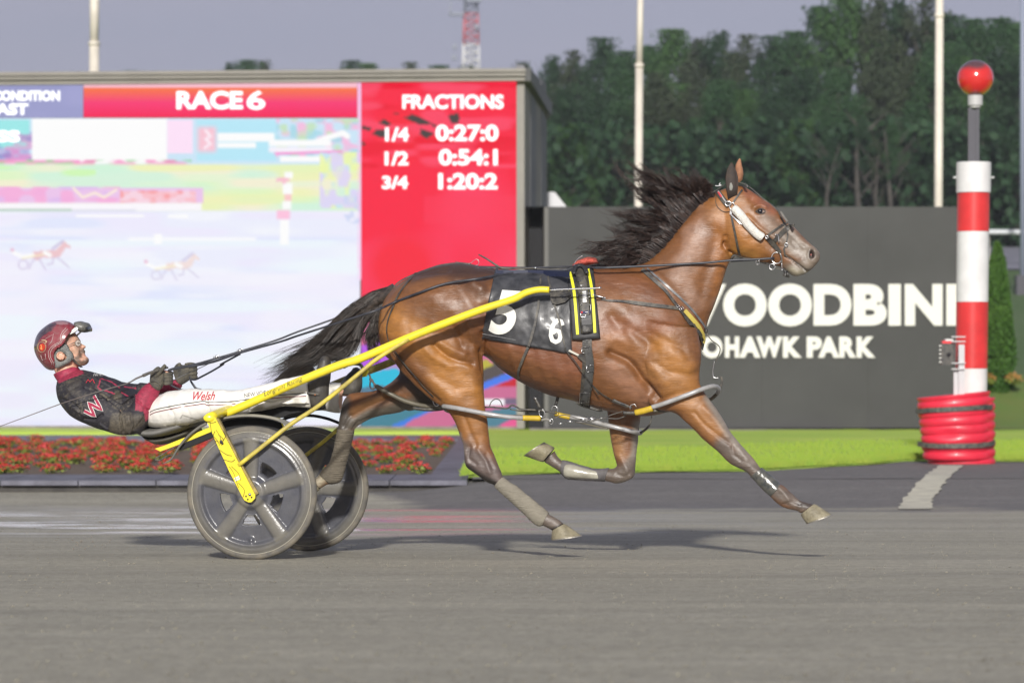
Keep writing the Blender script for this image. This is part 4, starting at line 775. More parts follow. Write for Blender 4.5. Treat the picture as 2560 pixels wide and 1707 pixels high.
# shoulder, arm and breast
sculpt('G', [(470, 905), (560, 945), (640, 985), (700, 1050), (760, 1150), (830, 1230), (905, 1330)], 9, -.026, hi=.05)
sculpt('G', [(520, 860), (620, 900)], 16, -.010)
sculpt('G', [(640, 760), (760, 880), (860, 1010), (960, 1150)], 26, .016)
sculpt('G', [(480, 560), (580, 700), (640, 800)], 13, -.009); sculpt('G', [(600, 640), (760, 760), (880, 830)], 10, -.006)
sculpt('G', [(480, 400), (640, 560), (820, 660), (1000, 760)], 24, .009)
sculpt('G', [(1000, 880), (1120, 960), (1180, 1060)], 26, .009); sculpt('G', [(900, 1000), (1010, 1080), (1200, 1110), (1290, 1090)], 9, -.007)
sculpt('G', [(860, 720), (1000, 800), (1140, 860), (1200, 960)], 8, -.005)
sculpt('G', [(760, 960), (800, 1060), (900, 1140)], 10, -.004)
sculpt('G', [(340, 850), (420, 1000), (560, 1130), (720, 1300)], 34, .006)
sculpt('G', [(900, 1360), (1050, 1300), (1280, 1250)], 8, -.006, hi=0)
# neck
sculpt('H', [(1330, 760), (1270, 960), (1220, 1150), (1180, 1350)], 16, -.008); sculpt('H', [(1130, 640), (1080, 860), (980, 1100)], 30, .007)
sculpt('H', [(760, 1040), (900, 1180), (1040, 1330), (1180, 1500)], 9, -.006); sculpt('H', [(1200, 560), (1330, 640), (1400, 800)], 20, .006)
# barrel and flank
for x0 in (980, 1070, 1160, 1250, 1340): sculpt('T', [(x0, 700), (x0 + 30, 800), (x0 + 75, 920)], 9, .0028)
sculpt('T', [(830, 440), (815, 560), (800, 640)], 17, -.020); sculpt('T', [(788, 620), (795, 740), (808, 850)], 6, -.016, hi=.05)
sculpt('T', [(745, 290), (790, 320)], 15, .018); sculpt('T', [(900, 700), (1100, 800), (1350, 880)], 26, .006)
sculpt('T', [(640, 300), (700, 400), (760, 480)], 14, -.006)
# quarter
sculpt('T', [(300, 240), (420, 210), (560, 190)], 12, -.010); sculpt('A', [(1560, 330), (1800, 420), (2000, 560)], 28, .010)
sculpt('A', [(1400, 640), (1500, 800), (1700, 960)], 30, .010)
sculpt('A', [(1780, 890), (1850, 960), (1920, 1010), (2030, 1050), (2160, 1080)], 6, -.013); sculpt('A', [(1850, 870), (1960, 940), (2080, 980)], 9, .010); sculpt('A', [(1700, 930), (1800, 1030), (1950, 1110)], 9, .006)
sculpt('A', [(1960, 690), (2020, 800), (2060, 900)], 8, -.008); sculpt('A', [(2120, 640), (2160, 800), (2180, 930)], 8, .007); sculpt('A', [(1340, 960), (1500, 1150), (1680, 1330), (1820, 1450)], 7, -.010, hi=.02)
sculpt('A', [(1640, 1060), (1800, 1210), (2000, 1330)], 12, -.005); sculpt('A', [(2060, 1040), (2160, 1160), (2190, 1330)], 14, .006)
sculpt('A', [(1580, 1080), (1800, 1280), (1960, 1440)], 20, .010)
# gaskin, hock
sculpt('B', [(1840, 560), (1890, 700), (1960, 850)], 6, -.006, hi=.02); sculpt('B', [(1900, 860), (1880, 980), (1960, 1040)], 4, -.006, hi=.02); sculpt('B', [(1860, 900), (1880, 1030)], 4, .006, hi=.02); sculpt('B', [(1980, 900), (2060, 1010), (2100, 1130)], 5, .006, hi=.02); sculpt('B', [(2060, 940), (2130, 1080)], 4, -.005, hi=.02)
sculpt('B', [(1100, 380), (900, 460), (730, 560)], 8, -.010, lo=.02); sculpt('B', [(1080, 330), (850, 400), (700, 470)], 9, .007, lo=.02); sculpt('B', [(700, 560), (640, 660)], 5, -.008, lo=.02); sculpt('B', [(900, 585), (780, 625), (740, 690)], 5, -.006, lo=.02)
# fore limb
sculpt('D', [(540, 520), (640, 640), (790, 760), (890, 830)], 4, -.006, hi=0); sculpt('D', [(640, 480), (760, 600), (880, 760)], 8, .006, hi=0); sculpt('D', [(920, 850), (940, 950), (1010, 1000)], 4, -.005, hi=0); sculpt('D', [(990, 880), (1070, 990)], 6, .005, hi=0); sculpt('D', [(1390, 1280), (1450, 1340), (1500, 1420)], 5, .005, hi=0); sculpt('D', [(1440, 1440), (1530, 1410), (1600, 1440)], 4, -.005, hi=0)
sculpt('C', [(1790, 640), (1860, 760), (1900, 840)], 6, .005, lo=.02); sculpt('C', [(1770, 820), (1850, 850), (1900, 800)], 4, -.004, lo=.02)
# head
sculpt('E', [(430, 900), (520, 1080)], 26, .010, both); sculpt('E', [(296, 1080), (330, 1160), (400, 1225), (450, 1250)], 5, -.020); sculpt('E', [(300, 1000), (290, 1120)], 7, -.016, both)
sculpt('E', [(560, 760), (700, 900), (880, 1010), (960, 1060)], 6, .008, both); sculpt('E', [(560, 860), (720, 1010), (850, 1120)], 9, -.008, both)
sculpt('E', [(610, 560)], 8, -.008, both); sculpt('E', [(640, 655), (700, 630), (770, 655)], 6, .011, both); sculpt('E', [(700, 745), (760, 740)], 6, .004, both)
sculpt('E', [(655, 700), (700, 722), (752, 716)], 2.2, -.004); sculpt('E', [(705, 695)], 8, -.006)
sculpt('E', [(900, 800), (1080, 980), (1220, 1110)], 8, -.007, both); sculpt('E', [(1080, 1060), (1130, 1120)], 5, -.006); sculpt('E', [(1180, 1050), (1290, 1110)], 6, .004, both)
sculpt('E', [(1320, 1175), (1330, 1230)], 8, .012, both); sculpt('E', [(1322, 1180), (1318, 1228)], 4.2, -.040); sculpt('E', [(1290, 1150), (1270, 1220), (1300, 1290), (1360, 1300)], 3, .004)
sculpt('E', [(1005, 1225), (1080, 1270), (1160, 1330), (1245, 1400), (1290, 1420)], 2.6, -.014, both); sculpt('E', [(1080, 1380), (1150, 1420)], 8, .007, both); sculpt('E', [(1200, 1270), (1260, 1340)], 8, .005, both)
# fine unevenness of skin and veins
co = co + no * (vnoise(co * (1, 1, 2.0), 12., 31) * .0014 * both + vnoise(co * (1, 1, 3.5), 30., 33) * .0006 * both + vnoise(co, 22., 3) * .0016 + vnoise(co, 55., 5) * .0006)[:, None]
setco(hm, co); no = getno(hm); s2 = to_src(co)
# coat
c = np.tile(np.array((.172, .070, .023)), (len(co), 1)); c *= (1 + .10 * vnoise(co, 9., 8))[:, None]
def coat(fr, pts, r, col, a=1., lo=-9, hi=9, jit=.25):
    global c
    d = segdist(s2, P2(fr, pts)) / r * (1 + jit * vnoise(co, 14., 17)); w_ = np.clip(1.35 - d * .9, 0, 1) * a * ((lat > lo) & (lat < hi)); w_ = w_ * w_ * (3 - 2 * w_); c += (np.array(col) - c) * w_[:, None]
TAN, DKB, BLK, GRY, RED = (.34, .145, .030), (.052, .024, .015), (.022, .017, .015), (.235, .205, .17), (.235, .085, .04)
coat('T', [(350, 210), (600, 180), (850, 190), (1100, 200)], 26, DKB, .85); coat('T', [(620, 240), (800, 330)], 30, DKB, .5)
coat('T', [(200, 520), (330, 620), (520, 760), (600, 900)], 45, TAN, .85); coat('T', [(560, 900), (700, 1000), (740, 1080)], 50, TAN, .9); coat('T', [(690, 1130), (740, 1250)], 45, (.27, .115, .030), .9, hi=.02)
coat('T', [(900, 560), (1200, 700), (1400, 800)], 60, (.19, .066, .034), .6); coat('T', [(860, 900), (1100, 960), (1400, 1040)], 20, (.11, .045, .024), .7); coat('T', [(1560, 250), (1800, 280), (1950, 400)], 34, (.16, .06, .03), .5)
coat('T', [(1980, 700), (2080, 860), (2100, 980)], 45, TAN, .75); coat('T', [(1650, 640), (1800, 740), (1900, 880)], 30, (.27, .115, .04), .7); coat('T', [(1550, 560), (1700, 560), (2000, 560)], 30, RED, .5)
coat('H', [(1420, 560), (1500, 800), (1600, 900)], 50, (.33, .14, .035), .8); coat('H', [(1330, 700), (1350, 1000), (1330, 1250)], 18, (.30, .12, .035), .7)
coat('H', [(1130, 720), (1060, 950), (1000, 1080), (1150, 1330)], 26, (.36, .23, .17), .42, jit=.9)  # pale sweat and wet highlights of the neck, painted into the coat
coat('D', [(150, 100), (400, 250), (620, 560), (760, 700)], 30, (.33, .15, .045), .7, hi=0)
coat('G', [(480, 1060), (620, 1200), (760, 1320)], 26, (.30, .15, .09), .6, hi=.05)
# dusty dark points and a darkened far inner thigh
coat('D', [(690, 380), (900, 720), (1080, 1000), (1200, 1120)], 15, GRY, .8, hi=0); coat('D', [(820, 860), (1000, 1040), (1200, 1150), (1400, 1340), (1650, 1450)], 22, (.115, .088, .07), .95, hi=0); coat('D', [(1600, 1440), (1680, 1460), (1740, 1440)], 8, (.05, .038, .032), .9, hi=0)
coat('B', [(1840, 930), (1960, 1000), (2060, 1090), (2180, 1200)], 32, (.115, .085, .075), .95, hi=.02, jit=.6); coat('B', [(1860, 1090), (1980, 1170), (2130, 1240)], 12, (.022, .018, .016), .95, hi=.02); coat('B', [(1790, 740), (1840, 930)], 8, (.20, .16, .14), .8, hi=.02); coat('C', [(1050, 1260), (1180, 1340)], 30, (.12, .095, .078), 1, hi=.02); coat('C', [(1120, 1385), (1240, 1320)], 5, (.03, .024, .02), 1, hi=.02)
coat('B', [(1480, 430), (1200, 500), (950, 560), (760, 600), (640, 640)], 28, (.10, .085, .065), .95, lo=.02); coat('B', [(640, 420), (600, 640)], 20, (.07, .058, .048), .95, lo=.02); coat('B', [(1150, 280), (950, 390), (740, 520)], 12, (.22, .105, .04), .9, lo=.02); coat('B', [(420, 1150), (340, 1250)], 20, (.36, .31, .22), 1, lo=.02)
coat('B', [(1200, 100), (1400, 250), (1500, 400)], 40, (.04, .028, .022), .8, lo=.02)  # shade between the hind legs, painted on the far inner thigh
coat('C', [(1980, 330), (1950, 620), (1920, 800), (1800, 880)], 14, GRY, .85, lo=.02); coat('C', [(1900, 780), (1780, 830), (1500, 820), (1200, 740), (1090, 660)], 26, (.115, .09, .072), .95, lo=.02); coat('C', [(1750, 350), (1780, 600)], 20, (.28, .14, .055), .8, lo=.02)
coat('C', [(1150, 560), (1030, 695)], 5, (.03, .024, .02), .9, lo=.02)
# face
coat('E', [(1000, 960), (1130, 1120), (1330, 1200), (1250, 1350), (1080, 1420)], 26, (.205, .165, .128), .95); coat('E', [(780, 760), (840, 850), (880, 950)], 20, (.23, .165, .12), .7); coat('E', [(420, 1180), (620, 1240)], 18, (.36, .17, .035), .7)
coat('E', [(1080, 1400), (1150, 1440), (1230, 1430)], 12, (.27, .24, .17), .8); coat('E', [(1316, 1180), (1318, 1225)], 8, (.035, .022, .02), .9, hi=0, jit=0); coat('E', [(1334, 1215), (1338, 1232)], 1.4, (.03, .02, .02), .8, hi=0, jit=0); coat('E', [(660, 702), (700, 722), (756, 716)], 1.6, (.03, .022, .02), .9); coat('E', [(1010, 1228), (1160, 1330), (1240, 1400)], 1.5, (.05, .04, .035), .9)
coat('E', [(1215, 1370), (1240, 1410)], 2, (.6, .58, .54), .7); coat('E', [(560, 480), (720, 590), (850, 680)], 14, RED, .8)
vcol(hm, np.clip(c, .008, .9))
def coat_mat():
    m = bpy.data.materials.new('bay_coat'); m.use_nodes = True; t = m.node_tree; b = t.nodes['Principled BSDF']; co_ = N(t, 'ShaderNodeTexCoord'); a = N(t, 'ShaderNodeAttribute', attribute_name='Col')
    def noi(sc, scale, det):
        mp = N(t, 'ShaderNodeMapping'); mp.inputs['Scale'].default_value = sc; mp.inputs['Rotation'].default_value = (0, R(28), 0); t.links.new(co_.outputs['Object'], mp.inputs[0]); n = N(t, 'ShaderNodeTexNoise'); n.inputs['Scale'].default_value = scale; n.inputs['Detail'].default_value = det; n.inputs['Roughness'].default_value = .65; t.links.new(mp.outputs[0], n.inputs['Vector']); return n.outputs['Fac']
    hair = noi((1, 1, 7), 26, 6); blot = noi((1, 1, 2.2), 9, 7); wet = noi((1, 1, 1.4), 3.2, 5)
    mr = lambda s_, a1, b1, c1, d1: (lambda r: (t.links.new(s_, r.inputs[0]), r.outputs[0])[1])(N(t, 'ShaderNodeMapRange', **{}))
    def mrf(s_, a1, b1, c1, d1): r = N(t, 'ShaderNodeMapRange'); t.links.new(s_, r.inputs[0]); [setattr(r.inputs[i + 1], 'default_value', v_) for i, v_ in enumerate((a1, b1, c1, d1))]; return r.outputs[0]
    mu = N(t, 'ShaderNodeMath', operation='MULTIPLY'); t.links.new(mrf(hair, .25, .75, .84, 1.16), mu.inputs[0]); t.links.new(mrf(blot, .3, .7, .80, 1.2), mu.inputs[1])
    x = N(t, 'ShaderNodeMix', data_type='RGBA', blend_type='MULTIPLY'); x.inputs[0].default_value = 1; t.links.new(a.outputs['Color'], x.inputs[6]); t.links.new(mu.outputs[0], x.inputs[7]); t.links.new(x.outputs[2], b.inputs['Base Color'])
    t.links.new(mrf(wet, .35, .65, .33, .56), b.inputs['Roughness']); b.inputs['Specular IOR Level'].default_value = .55; t.links.new(mrf(wet, .40, .62, .30, .05), b.inputs['Coat Weight']); b.inputs['Coat Roughness'].default_value = .40
    bp = N(t, 'ShaderNodeBump'); bp.inputs['Strength'].default_value = .45; bp.inputs['Distance'].default_value = .006; t.links.new(hair, bp.inputs['Height']); bp2 = N(t, 'ShaderNodeBump'); bp2.inputs['Strength'].default_value = .3; bp2.inputs['Distance'].default_value = .010; t.links.new(blot, bp2.inputs['Height']); t.links.new(bp.outputs[0], bp2.inputs['Normal']); t.links.new(bp2.outputs[0], b.inputs['Normal'])
    return m
horse = empty('horse', al('0', 1400, 1390, 0), 'bay trotting racehorse with streaming black mane, all hooves off the track, pulling the yellow cart', 'horse')
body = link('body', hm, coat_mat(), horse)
HB = BVHTree.FromPolygons([tuple(v) for v in co], [tuple(p.vertices) for p in hm.polygons])
CAMV = Vector((0, CAMY, CAMZ))
def hit(fr, x, y, off=.006, lat_=None):
    sx, sy = sp(fr, x, y); d = Vector(((sx - 1280) / FPX, 1, -(sy - HORIZ) / FPX)).normalized()
    h, n, i, ds = HB.ray_cast(CAMV, d)
    if h is None:
        q = al(fr, x, y, -.1 if lat_ is None else lat_); h, n, i, ds = HB.find_nearest(q); return q, (n * .3 - LV).normalized()
    return h + n * off, n
def surf(fr, pts, off=.006, k=4):
    """a path laid on the horse: positions and outward normals, smoothed"""
    P_ = []
    for a, b in zip(pts[:-1], pts[1:]):
        for i in range(k): P_.append((a[0] + (b[0] - a[0]) * i / k, a[1] + (b[1] - a[1]) * i / k))
    P_.append(pts[-1]); H_ = [hit(fr, x, y, off) for x, y in P_]; ps = np.array([list(h[0]) for h in H_]); ns = np.array([list(h[1]) for h in H_])
    for _ in range(2): ps[1:-1] = (ps[:-2] + 2 * ps[1:-1] + ps[2:]) / 4; ns[1:-1] = (ns[:-2] + 2 * ns[1:-1] + ns[2:]) / 4
    return list(ps), list(ns)
# ears: hollow leaf shapes
def ear(pts_l, pts_r, lat_, w_, m_out, m_in, open_dir):
    mb = MB(); Rg = []
    for (a, b, k) in zip(pts_l, pts_r, w_):
        l_ = lat_ * (1.75 - 1.0 * len(Rg) / 6); A_, B_ = np.array(al('E', *a, l_)), np.array(al('E', *b, l_)); cc = (A_ + B_) / 2; h = (B_ - A_) / 2; ring = []
        for j in range(16):
            an = 2 * math.pi * j / 16; d_ = math.sin(an) * k
            if open_dir * math.sin(an) < 0: d_ *= -.35
            ring.append(cc + math.cos(an) * h * (1 if open_dir * math.sin(an) >= 0 else .8) + np.array(LV) * d_)
        Rg.append(np.array(ring))
    mb.rings(Rg); return mb
earm = mat('ear_dark', (.020, .013, .010), .7, noise=.5, mixc=(.06, .035, .02), nscale=30); eart = mat('ear_tan', (.34, .16, .085), .6, noise=.2, nscale=30)
e1 = ear([(330, 560), (305, 400), (297, 300), (318, 200), (350, 145), (366, 122)], [(440, 500), (448, 400), (449, 300), (430, 230), (400, 160), (378, 122)], -.045, [.02, .022, .02, .015, .008, .002], 0, 0, 1); e1.build('ear', earm, horse)
mb = MB(); mb.band([al('E', 362, 455, -.069), al('E', 366, 410, -.068), al('E', 362, 365, -.066)], [.012, .02, .008], .004, tuple(-LV)); mb.build('ear_tuft', mat('ear_grey', (.25, .25, .22), .8), horse)
e2 = ear([(430, 400), (425, 300), (410, 200), (418, 150), (445, 100), (462, 78)], [(500, 330), (514, 260), (505, 200), (492, 150), (484, 100), (470, 76)], .05, [.02, .022, .02, .014, .008, .002], 0, 0, -1); e2.build('ear', eart, horse)
# eye
ep, en = hit('E', 708, 698, 0); eye = MB(); eye.ball(ep + Vector((0, .009, 0)), .0175, 0, 24, 16); eye.build('eye', mat('eye', (.008, .007, .012), .05, coat=1.), horse)
for (pts, r_) in (([(655, 700), (690, 672), (730, 664), (768, 690)], .0035), ([(655, 704), (690, 728), (740, 732), (770, 700)], .003)):
    mb = MB(); ps, ns = surf('E', pts, .001); mb.tube(ps, r_, 6); mb.build('eyelid', mat('eyelid', (.04, .03, .025), .5), horse)
mb = MB(); np_, nn_ = hit('E', 1316, 1205, 0); mb.ball(np_ + Vector((0, .007, 0)), (.0075, .004, .010), 0, 16, 10); mb.build('nostril', mat('nostril_pink', (.42, .13, .11), .35, coat=.3), horse)
# hooves
hoofm = mat('muddy_hoof', S(146, 138, 114), .5, noise=.7, mixc=S(92, 85, 68), nscale=22, bump=.4, bscale=90)
def hoof(fr, cor_a, cor_b, sole_a, sole_b, lat_, w0, w1, tilt=0):
    """coronet back/front, sole heel/toe"""
    mb = MB(); CA, CB, SA, SB = [np.array(al(fr, *q, lat_)) for q in (cor_a, cor_b, sole_a, sole_b)]; Rg = []; lv = np.array(LV)
    for t in np.linspace(0, 1, 7):
        A_ = CA + (SA - CA) * t; B_ = CB + (SB - CB) * t; cc = (A_ + B_) / 2; h = (B_ - A_) / 2; w_ = w0 + (w1 - w0) * t; an = np.linspace(0, 2 * math.pi, 28, endpoint=False)
        ring = cc + np.cos(an)[:, None] * h * 1.0 + (np.sin(an) * w_ * (1 - .18 * np.clip(-np.cos(an), 0, 1) ** 2))[:, None] * lv
        if t in (0.,): ring = cc + (ring - cc) * .94
        Rg.append(ring)
    Rg.append(Rg[-1] + (Rg[-1] - Rg[-2]) * .03); Rg.append(Rg[-1].mean(0) + (Rg[-1] - Rg[-1].mean(0)) * .9); Rg.append(Rg[-1].mean(0) + (Rg[-1] - Rg[-1].mean(0)) * .75 - (Rg[-3] - Rg[-4]).mean(0) * .2)
    mb.rings(Rg); o = mb.build('hoof', hoofm, horse, fixn=True); shade_smooth_angle(o, 50)
    sh = MB(); r0 = Rg[7]; cen = r0.mean(0); dz = (Rg[7] - Rg[6]).mean(0); dz /= np.linalg.norm(dz)
    ring_o = cen + (r0 - cen) * 1.02; ring_i = cen + (r0 - cen) * .78; n = 28; V = np.vstack([ring_o, ring_i, ring_i + dz * .007, ring_o + dz * .007]); F = []
    for j in range(n):
        j2 = (j + 1) % n
        for q in range(4): F.append((q * n + j, q * n + j2, ((q + 1) % 4) * n + j2, ((q + 1) % 4) * n + j))
    sh.add(V, F); sh.build('horseshoe', mat('shoe', (.30, .28, .24), .5, metal=.5), o, smooth=False, fixn=True)
hoof('C', (1118, 1385), (1248, 1312), (1112, 1470), (1412, 1428), -.135, .034, .058)
hoof('L', (2018, 775), (2098, 712), (2050, 822), (2192, 772), NEAR, .034, .056)
hoof('C', (1150, 555), (1028, 702), (1052, 506), (852, 640), FAR, .034, .056)
hoof('B', (335, 1190), (402, 1296), (180, 1210), (250, 1400), .15, .032, .054)
# leg wraps and boots
def sleeve(name, fr, rows, lat_, m_, grow=.004, sm=6, wav=.0012, seed=1):
    r2 = []
    for (ax, ay, bx, by, w_) in rows:
        A_, B_ = al(fr, ax, ay, lat_), al(fr, bx, by, lat_); d_ = (A_ - B_).normalized() * grow; r2.append((A_ + d_, B_ - d_, w_ + grow))
    mb = MB(); loft(mb, r2, 28, sm); v = mb.v[0]; v += (wav * vnoise(v, 120., seed))[:, None] * 1.0
    o = mb.build(name, m_, horse); return o
wrapm = mat('dusty_bandage', S(142, 136, 122), .85, noise=.4, mixc=S(105, 100, 90), nscale=16, bump=.9, bscale=24, bstretch=(1, 1, 9))
wrapm2 = mat('dusty_bandage_ridged', S(112, 104, 90), .85, noise=.5, mixc=S(78, 72, 62), nscale=16, bump=1.2, bscale=18, bstretch=(1, 1, 8))
sleeve('leg_bandage', 'C', [(545, 940, 625, 850, .029), (620, 1010, 695, 905, .029), (700, 1080, 765, 945, .029), (775, 1150, 835, 1005, .03), (850, 1222, 915, 1066, .032), (920, 1290, 985, 1125, .036), (985, 1332, 1050, 1175, .037), (1028, 1328, 1085, 1212, .033)], -.135, wrapm)
sleeve('leg_bandage', 'B', [(578, 690, 738, 700, .036), (562, 780, 720, 790, .034), (548, 860, 700, 870, .034), (528, 940, 685, 940, .034), (500, 1020, 660, 1020, .036), (455, 1070, 640, 1110, .038), (420, 1110, 600, 1210, .037), (400, 1140, 510, 1238, .034)], .15, wrapm2)
bootm = mat('scuffed_black_boot', (.045, .05, .05), .22, noise=.5, mixc=S(120, 116, 104), nscale=30, coat=.5, bump=.3, bscale=60)
sleeve('shin_boot', 'D', [(1105, 1165, 1215, 1075, .031), (1150, 1205, 1262, 1115, .030), (1200, 1262, 1320, 1165, .030), (1260, 1320, 1375, 1215, .032), (1310, 1362, 1410, 1255, .034)], NEAR, bootm, .003)
sleeve('shin_boot', 'C', [(1690, 762, 1650, 888, .034), (1620, 768, 1600, 884, .031), (1540, 768, 1530, 882, .030), (1450, 745, 1420, 878, .031), (1370, 722, 1330, 870, .034), (1290, 695, 1262, 862, .037), (1225, 682, 1205, 800, .035)], FAR, mat('grey_wrap', S(95, 92, 92), .8, noise=.3, nscale=20), .003)
sleeve('boot_shell', 'C', [(1600, 800, 1590, 868, .012), (1480, 770, 1470, 864, .024), (1360, 735, 1330, 858, .030), (1270, 718, 1250, 840, .026), (1238, 730, 1228, 800, .012)], FAR - .018, mat('shell_grey', S(165, 162, 148), .3, noise=.4, mixc=S(100, 96, 84), nscale=18, coat=.4), .002)

# mane and tail: every lock is a bundle of thin strands
def strands(name, guides, per, spread, rad, m_, seed, waves=(.012, 2.2), tip=.3, extra=None):
    """guides: lists of 3D points from root to tip"""
    q = np.random.default_rng(seed); V = []; F = []; base = 0; K = 14; t = np.linspace(0, 1, K)
    for g in guides:
        gp, _ = smooth_path(g, 1., 8); s_ = np.linspace(0, len(gp) - 1, K); gp = np.stack([np.interp(s_, np.arange(len(gp)), gp[:, j]) for j in range(3)], 1)
        ph = q.uniform(0, 6.28, 3); L = np.linalg.norm(np.diff(gp, axis=0), axis=1).sum()
        for _ in range(per):
            o0 = q.normal(0, 1, 3) * spread[0]; o1 = q.normal(0, 1, 3) * spread[1]; ln = q.uniform(.6, 1.08); fz = q.normal(0, 1, 3) * .0010
            tt = t * ln; pts = np.stack([np.interp(tt, t, gp[:, j]) for j in range(3)], 1) + (gp[-1] - gp[-2]) * np.clip(tt - 1, 0, 1)[:, None] * K
            a_ = waves[0] * (L / .4) * (t ** 1.2); w_ = np.stack([np.sin(waves[1] * 6.28 * t * ln + ph[j] + q.normal(0, .05)) for j in range(3)], 1) * a_[:, None] * (.6, .8, 1.)
            pts = pts + o0 * (1 - t)[:, None] + o1 * t[:, None] ** 1.3 + w_ + fz * np.sin(t * 14 + ph[0])[:, None]
            r = rad * (1 - (1 - tip) * t ** 2) * q.uniform(.6, 1.25); tn = np.gradient(pts, axis=0); tn /= np.linalg.norm(tn, axis=1)[:, None]; a = np.cross(tn, (0, 1, 0)); a /= np.linalg.norm(a, axis=1)[:, None] + 1e-9; b = np.cross(a, tn)
            rg = np.stack([pts + a * r[:, None], pts - a * r[:, None] * .5 + b * r[:, None] * .87, pts - a * r[:, None] * .5 - b * r[:, None] * .87], 1).reshape(-1, 3); V.append(rg)
            for i in range(K - 1):
                for j in range(3): F.append((base + i * 3 + j, base + i * 3 + (j + 1) % 3, base + (i + 1) * 3 + (j + 1) % 3, base + (i + 1) * 3 + j))
            base += K * 3
    me = bpy.data.meshes.new(name); me.from_pydata(np.vstack(V).tolist(), [], F); return link(name, me, m_, horse)
def hair_mat(n, a, b): m = mat(n, a, .36, noise=.9, mixc=b, nscale=34, spec=.5, stretch=(1, 3, 1)); return m
manem = hair_mat('mane_hair', (.012, .009, .010), (.085, .052, .040)); tailm = hair_mat('tail_hair', (.018, .014, .012), (.085, .064, .05))  # the lighter brown mix puts the sheen of the hair into its colour
def G3(fr, pts, lats): return [al(fr, x, y, l) for (x, y), l in zip(pts, lats)]
roots = [(1290, 432), (1240, 462), (1190, 490), (1140, 540), (1095, 595), (1050, 650), (1005, 705), (960, 760), (920, 810), (880, 862), (840, 905), (790, 940), (745, 968), (700, 985)]
tips = [[(1180, 300), (1150, 240)], [(1060, 200), (1170, 330)], [(1000, 240), (850, 190)], [(830, 190), (760, 260), (700, 190)], [(640, 180), (560, 170), (700, 330)], [(460, 120), (590, 260), (600, 340)], [(480, 250), (560, 420), (440, 480)], [(350, 515), (500, 540), (430, 575)], [(560, 590), (430, 660), (400, 720)], [(390, 690), (380, 770), (300, 830)], [(190, 850), (330, 860), (130, 880)], [(150, 900), (260, 950), (200, 890)], [(320, 960), (200, 1010), (400, 1010)], [(450, 1030), (350, 1040), (300, 1000)]]
gm_ = []; q = np.random.default_rng(21)
for i, (rx, ry) in enumerate(roots):
    for k in range(25):
        u = q.uniform(-.5, .5); j = int(np.clip(i + (1 if u > 0 else -1), 0, len(roots) - 1)); ax, ay = rx + (roots[j][0] - rx) * abs(u), ry + (roots[j][1] - ry) * abs(u)
        tx, ty = tips[i][k % len(tips[i])]; tx += q.normal(0, 20); ty += q.normal(0, 18); sc = q.uniform(.55, 1.0); tx, ty = ax + (tx - ax) * sc, ay + (ty - ay) * sc
        dx, dy = tx - ax, ty - ay; L = math.hypot(dx, dy); ux, uy = (-.62, -.78)      # hair leaves the crest up and back, then streams away
        m1 = (ax + ux * L * .20 + dx * .12, ay + uy * L * .12 + dy * .16); m2 = (ax + dx * .5 + q.normal(0, 14), ay + dy * .52 - L * .07 + q.normal(0, 14)); m3 = (ax + dx * .78 + q.normal(0, 16), ay + dy * .8 + q.normal(0, 16))
        l0 = q.uniform(-.03, .03); l1 = q.uniform(-.09, .11)
        gm_.append(G3('H', [(ax + 14, ay + 20), m1, m2, m3, (tx, ty)], [l0, l0 - .01, l1 * .6, l1 * .9, l1]))
strands('mane', gm_, 19, (.0055, .0085), .0016, manem, 3, (.021, 1.15), .22)
# forelock tucked short behind the bridle, and a few flyaway hairs
fl = [G3('H', [(1300, 430), (1260, 400), (1200, 330 + k * 18), (1150 - k * 14, 240 + k * 25)], [0, 0, .01, .02]) for k in range(4)]
wsp = strands('mane_wisps', fl + [G3('H', [(900, 400), (820, 300), (700, 200), (620, 140 + 20 * k)], [0, 0, .02, .03]) for k in range(3)] + [G3('H', [(680, 420), (560, 300), (480, 210), (445, 110 + 15 * k)], [0, 0, .02, .03]) for k in range(3)] + [G3('H', [(420, 830), (300, 840), (200, 835), (120, 860 + 10 * k)], [0, -.03, -.03, -.03]) for k in range(3)], 7, (.012, .022), .0011, manem, 5, (.02, 1.6), .3); wsp['kind'] = 'stuff'
tg = []
def tgd(pts, n, jr, jt, la=.0, ls=.05):
    for _ in range(n):
        jx, jy = q.normal(0, jr, 2); kx, ky = q.normal(0, jt, 2); m = len(pts); l1 = q.normal(la, ls)
        tg.append(G3('A', [(x + jx * (1 - i / (m - 1)) + kx * i / (m - 1), y + jy * (1 - i / (m - 1)) + ky * i / (m - 1)) for i, (x, y) in enumerate(pts)], [la * 0 + l1 * i / (m - 1) for i in range(m)]))
tgd([(1345, 370), (1200, 400), (1040, 500), (860, 640), (660, 830), (480, 970), (330, 1090)], 26, 24, 40)
tgd([(1335, 360), (1160, 410), (960, 545), (760, 740), (560, 900), (380, 1000), (180, 1070)], 12, 16, 40)
tgd([(1340, 400), (1180, 500), (1000, 640), (860, 800), (700, 960), (500, 1080), (220, 1220)], 24, 26, 40)
tgd([(1330, 410), (1160, 540), (1040, 700), (960, 860), (880, 960), (720, 1060), (560, 1120)], 16, 22, 40)
tgd([(1335, 420), (1180, 520), (1060, 660), (1010, 830), (930, 950), (800, 1000), (680, 960)], 10, 18, 30)
tgd([(1330, 430), (1250, 520), (1180, 660), (1130, 800), (1160, 920)], 10, 14, 26); tgd([(1325, 440), (1240, 560), (1190, 700), (1200, 820), (1230, 900)], 9, 14, 18)
tgd([(1320, 440), (1230, 580), (1160, 760), (1150, 940), (1170, 1060)], 6, 12, 30)
strands('tail', tg, 26, (.0065, .0105), .0017, tailm, 9, (.017, 1.1), .18)
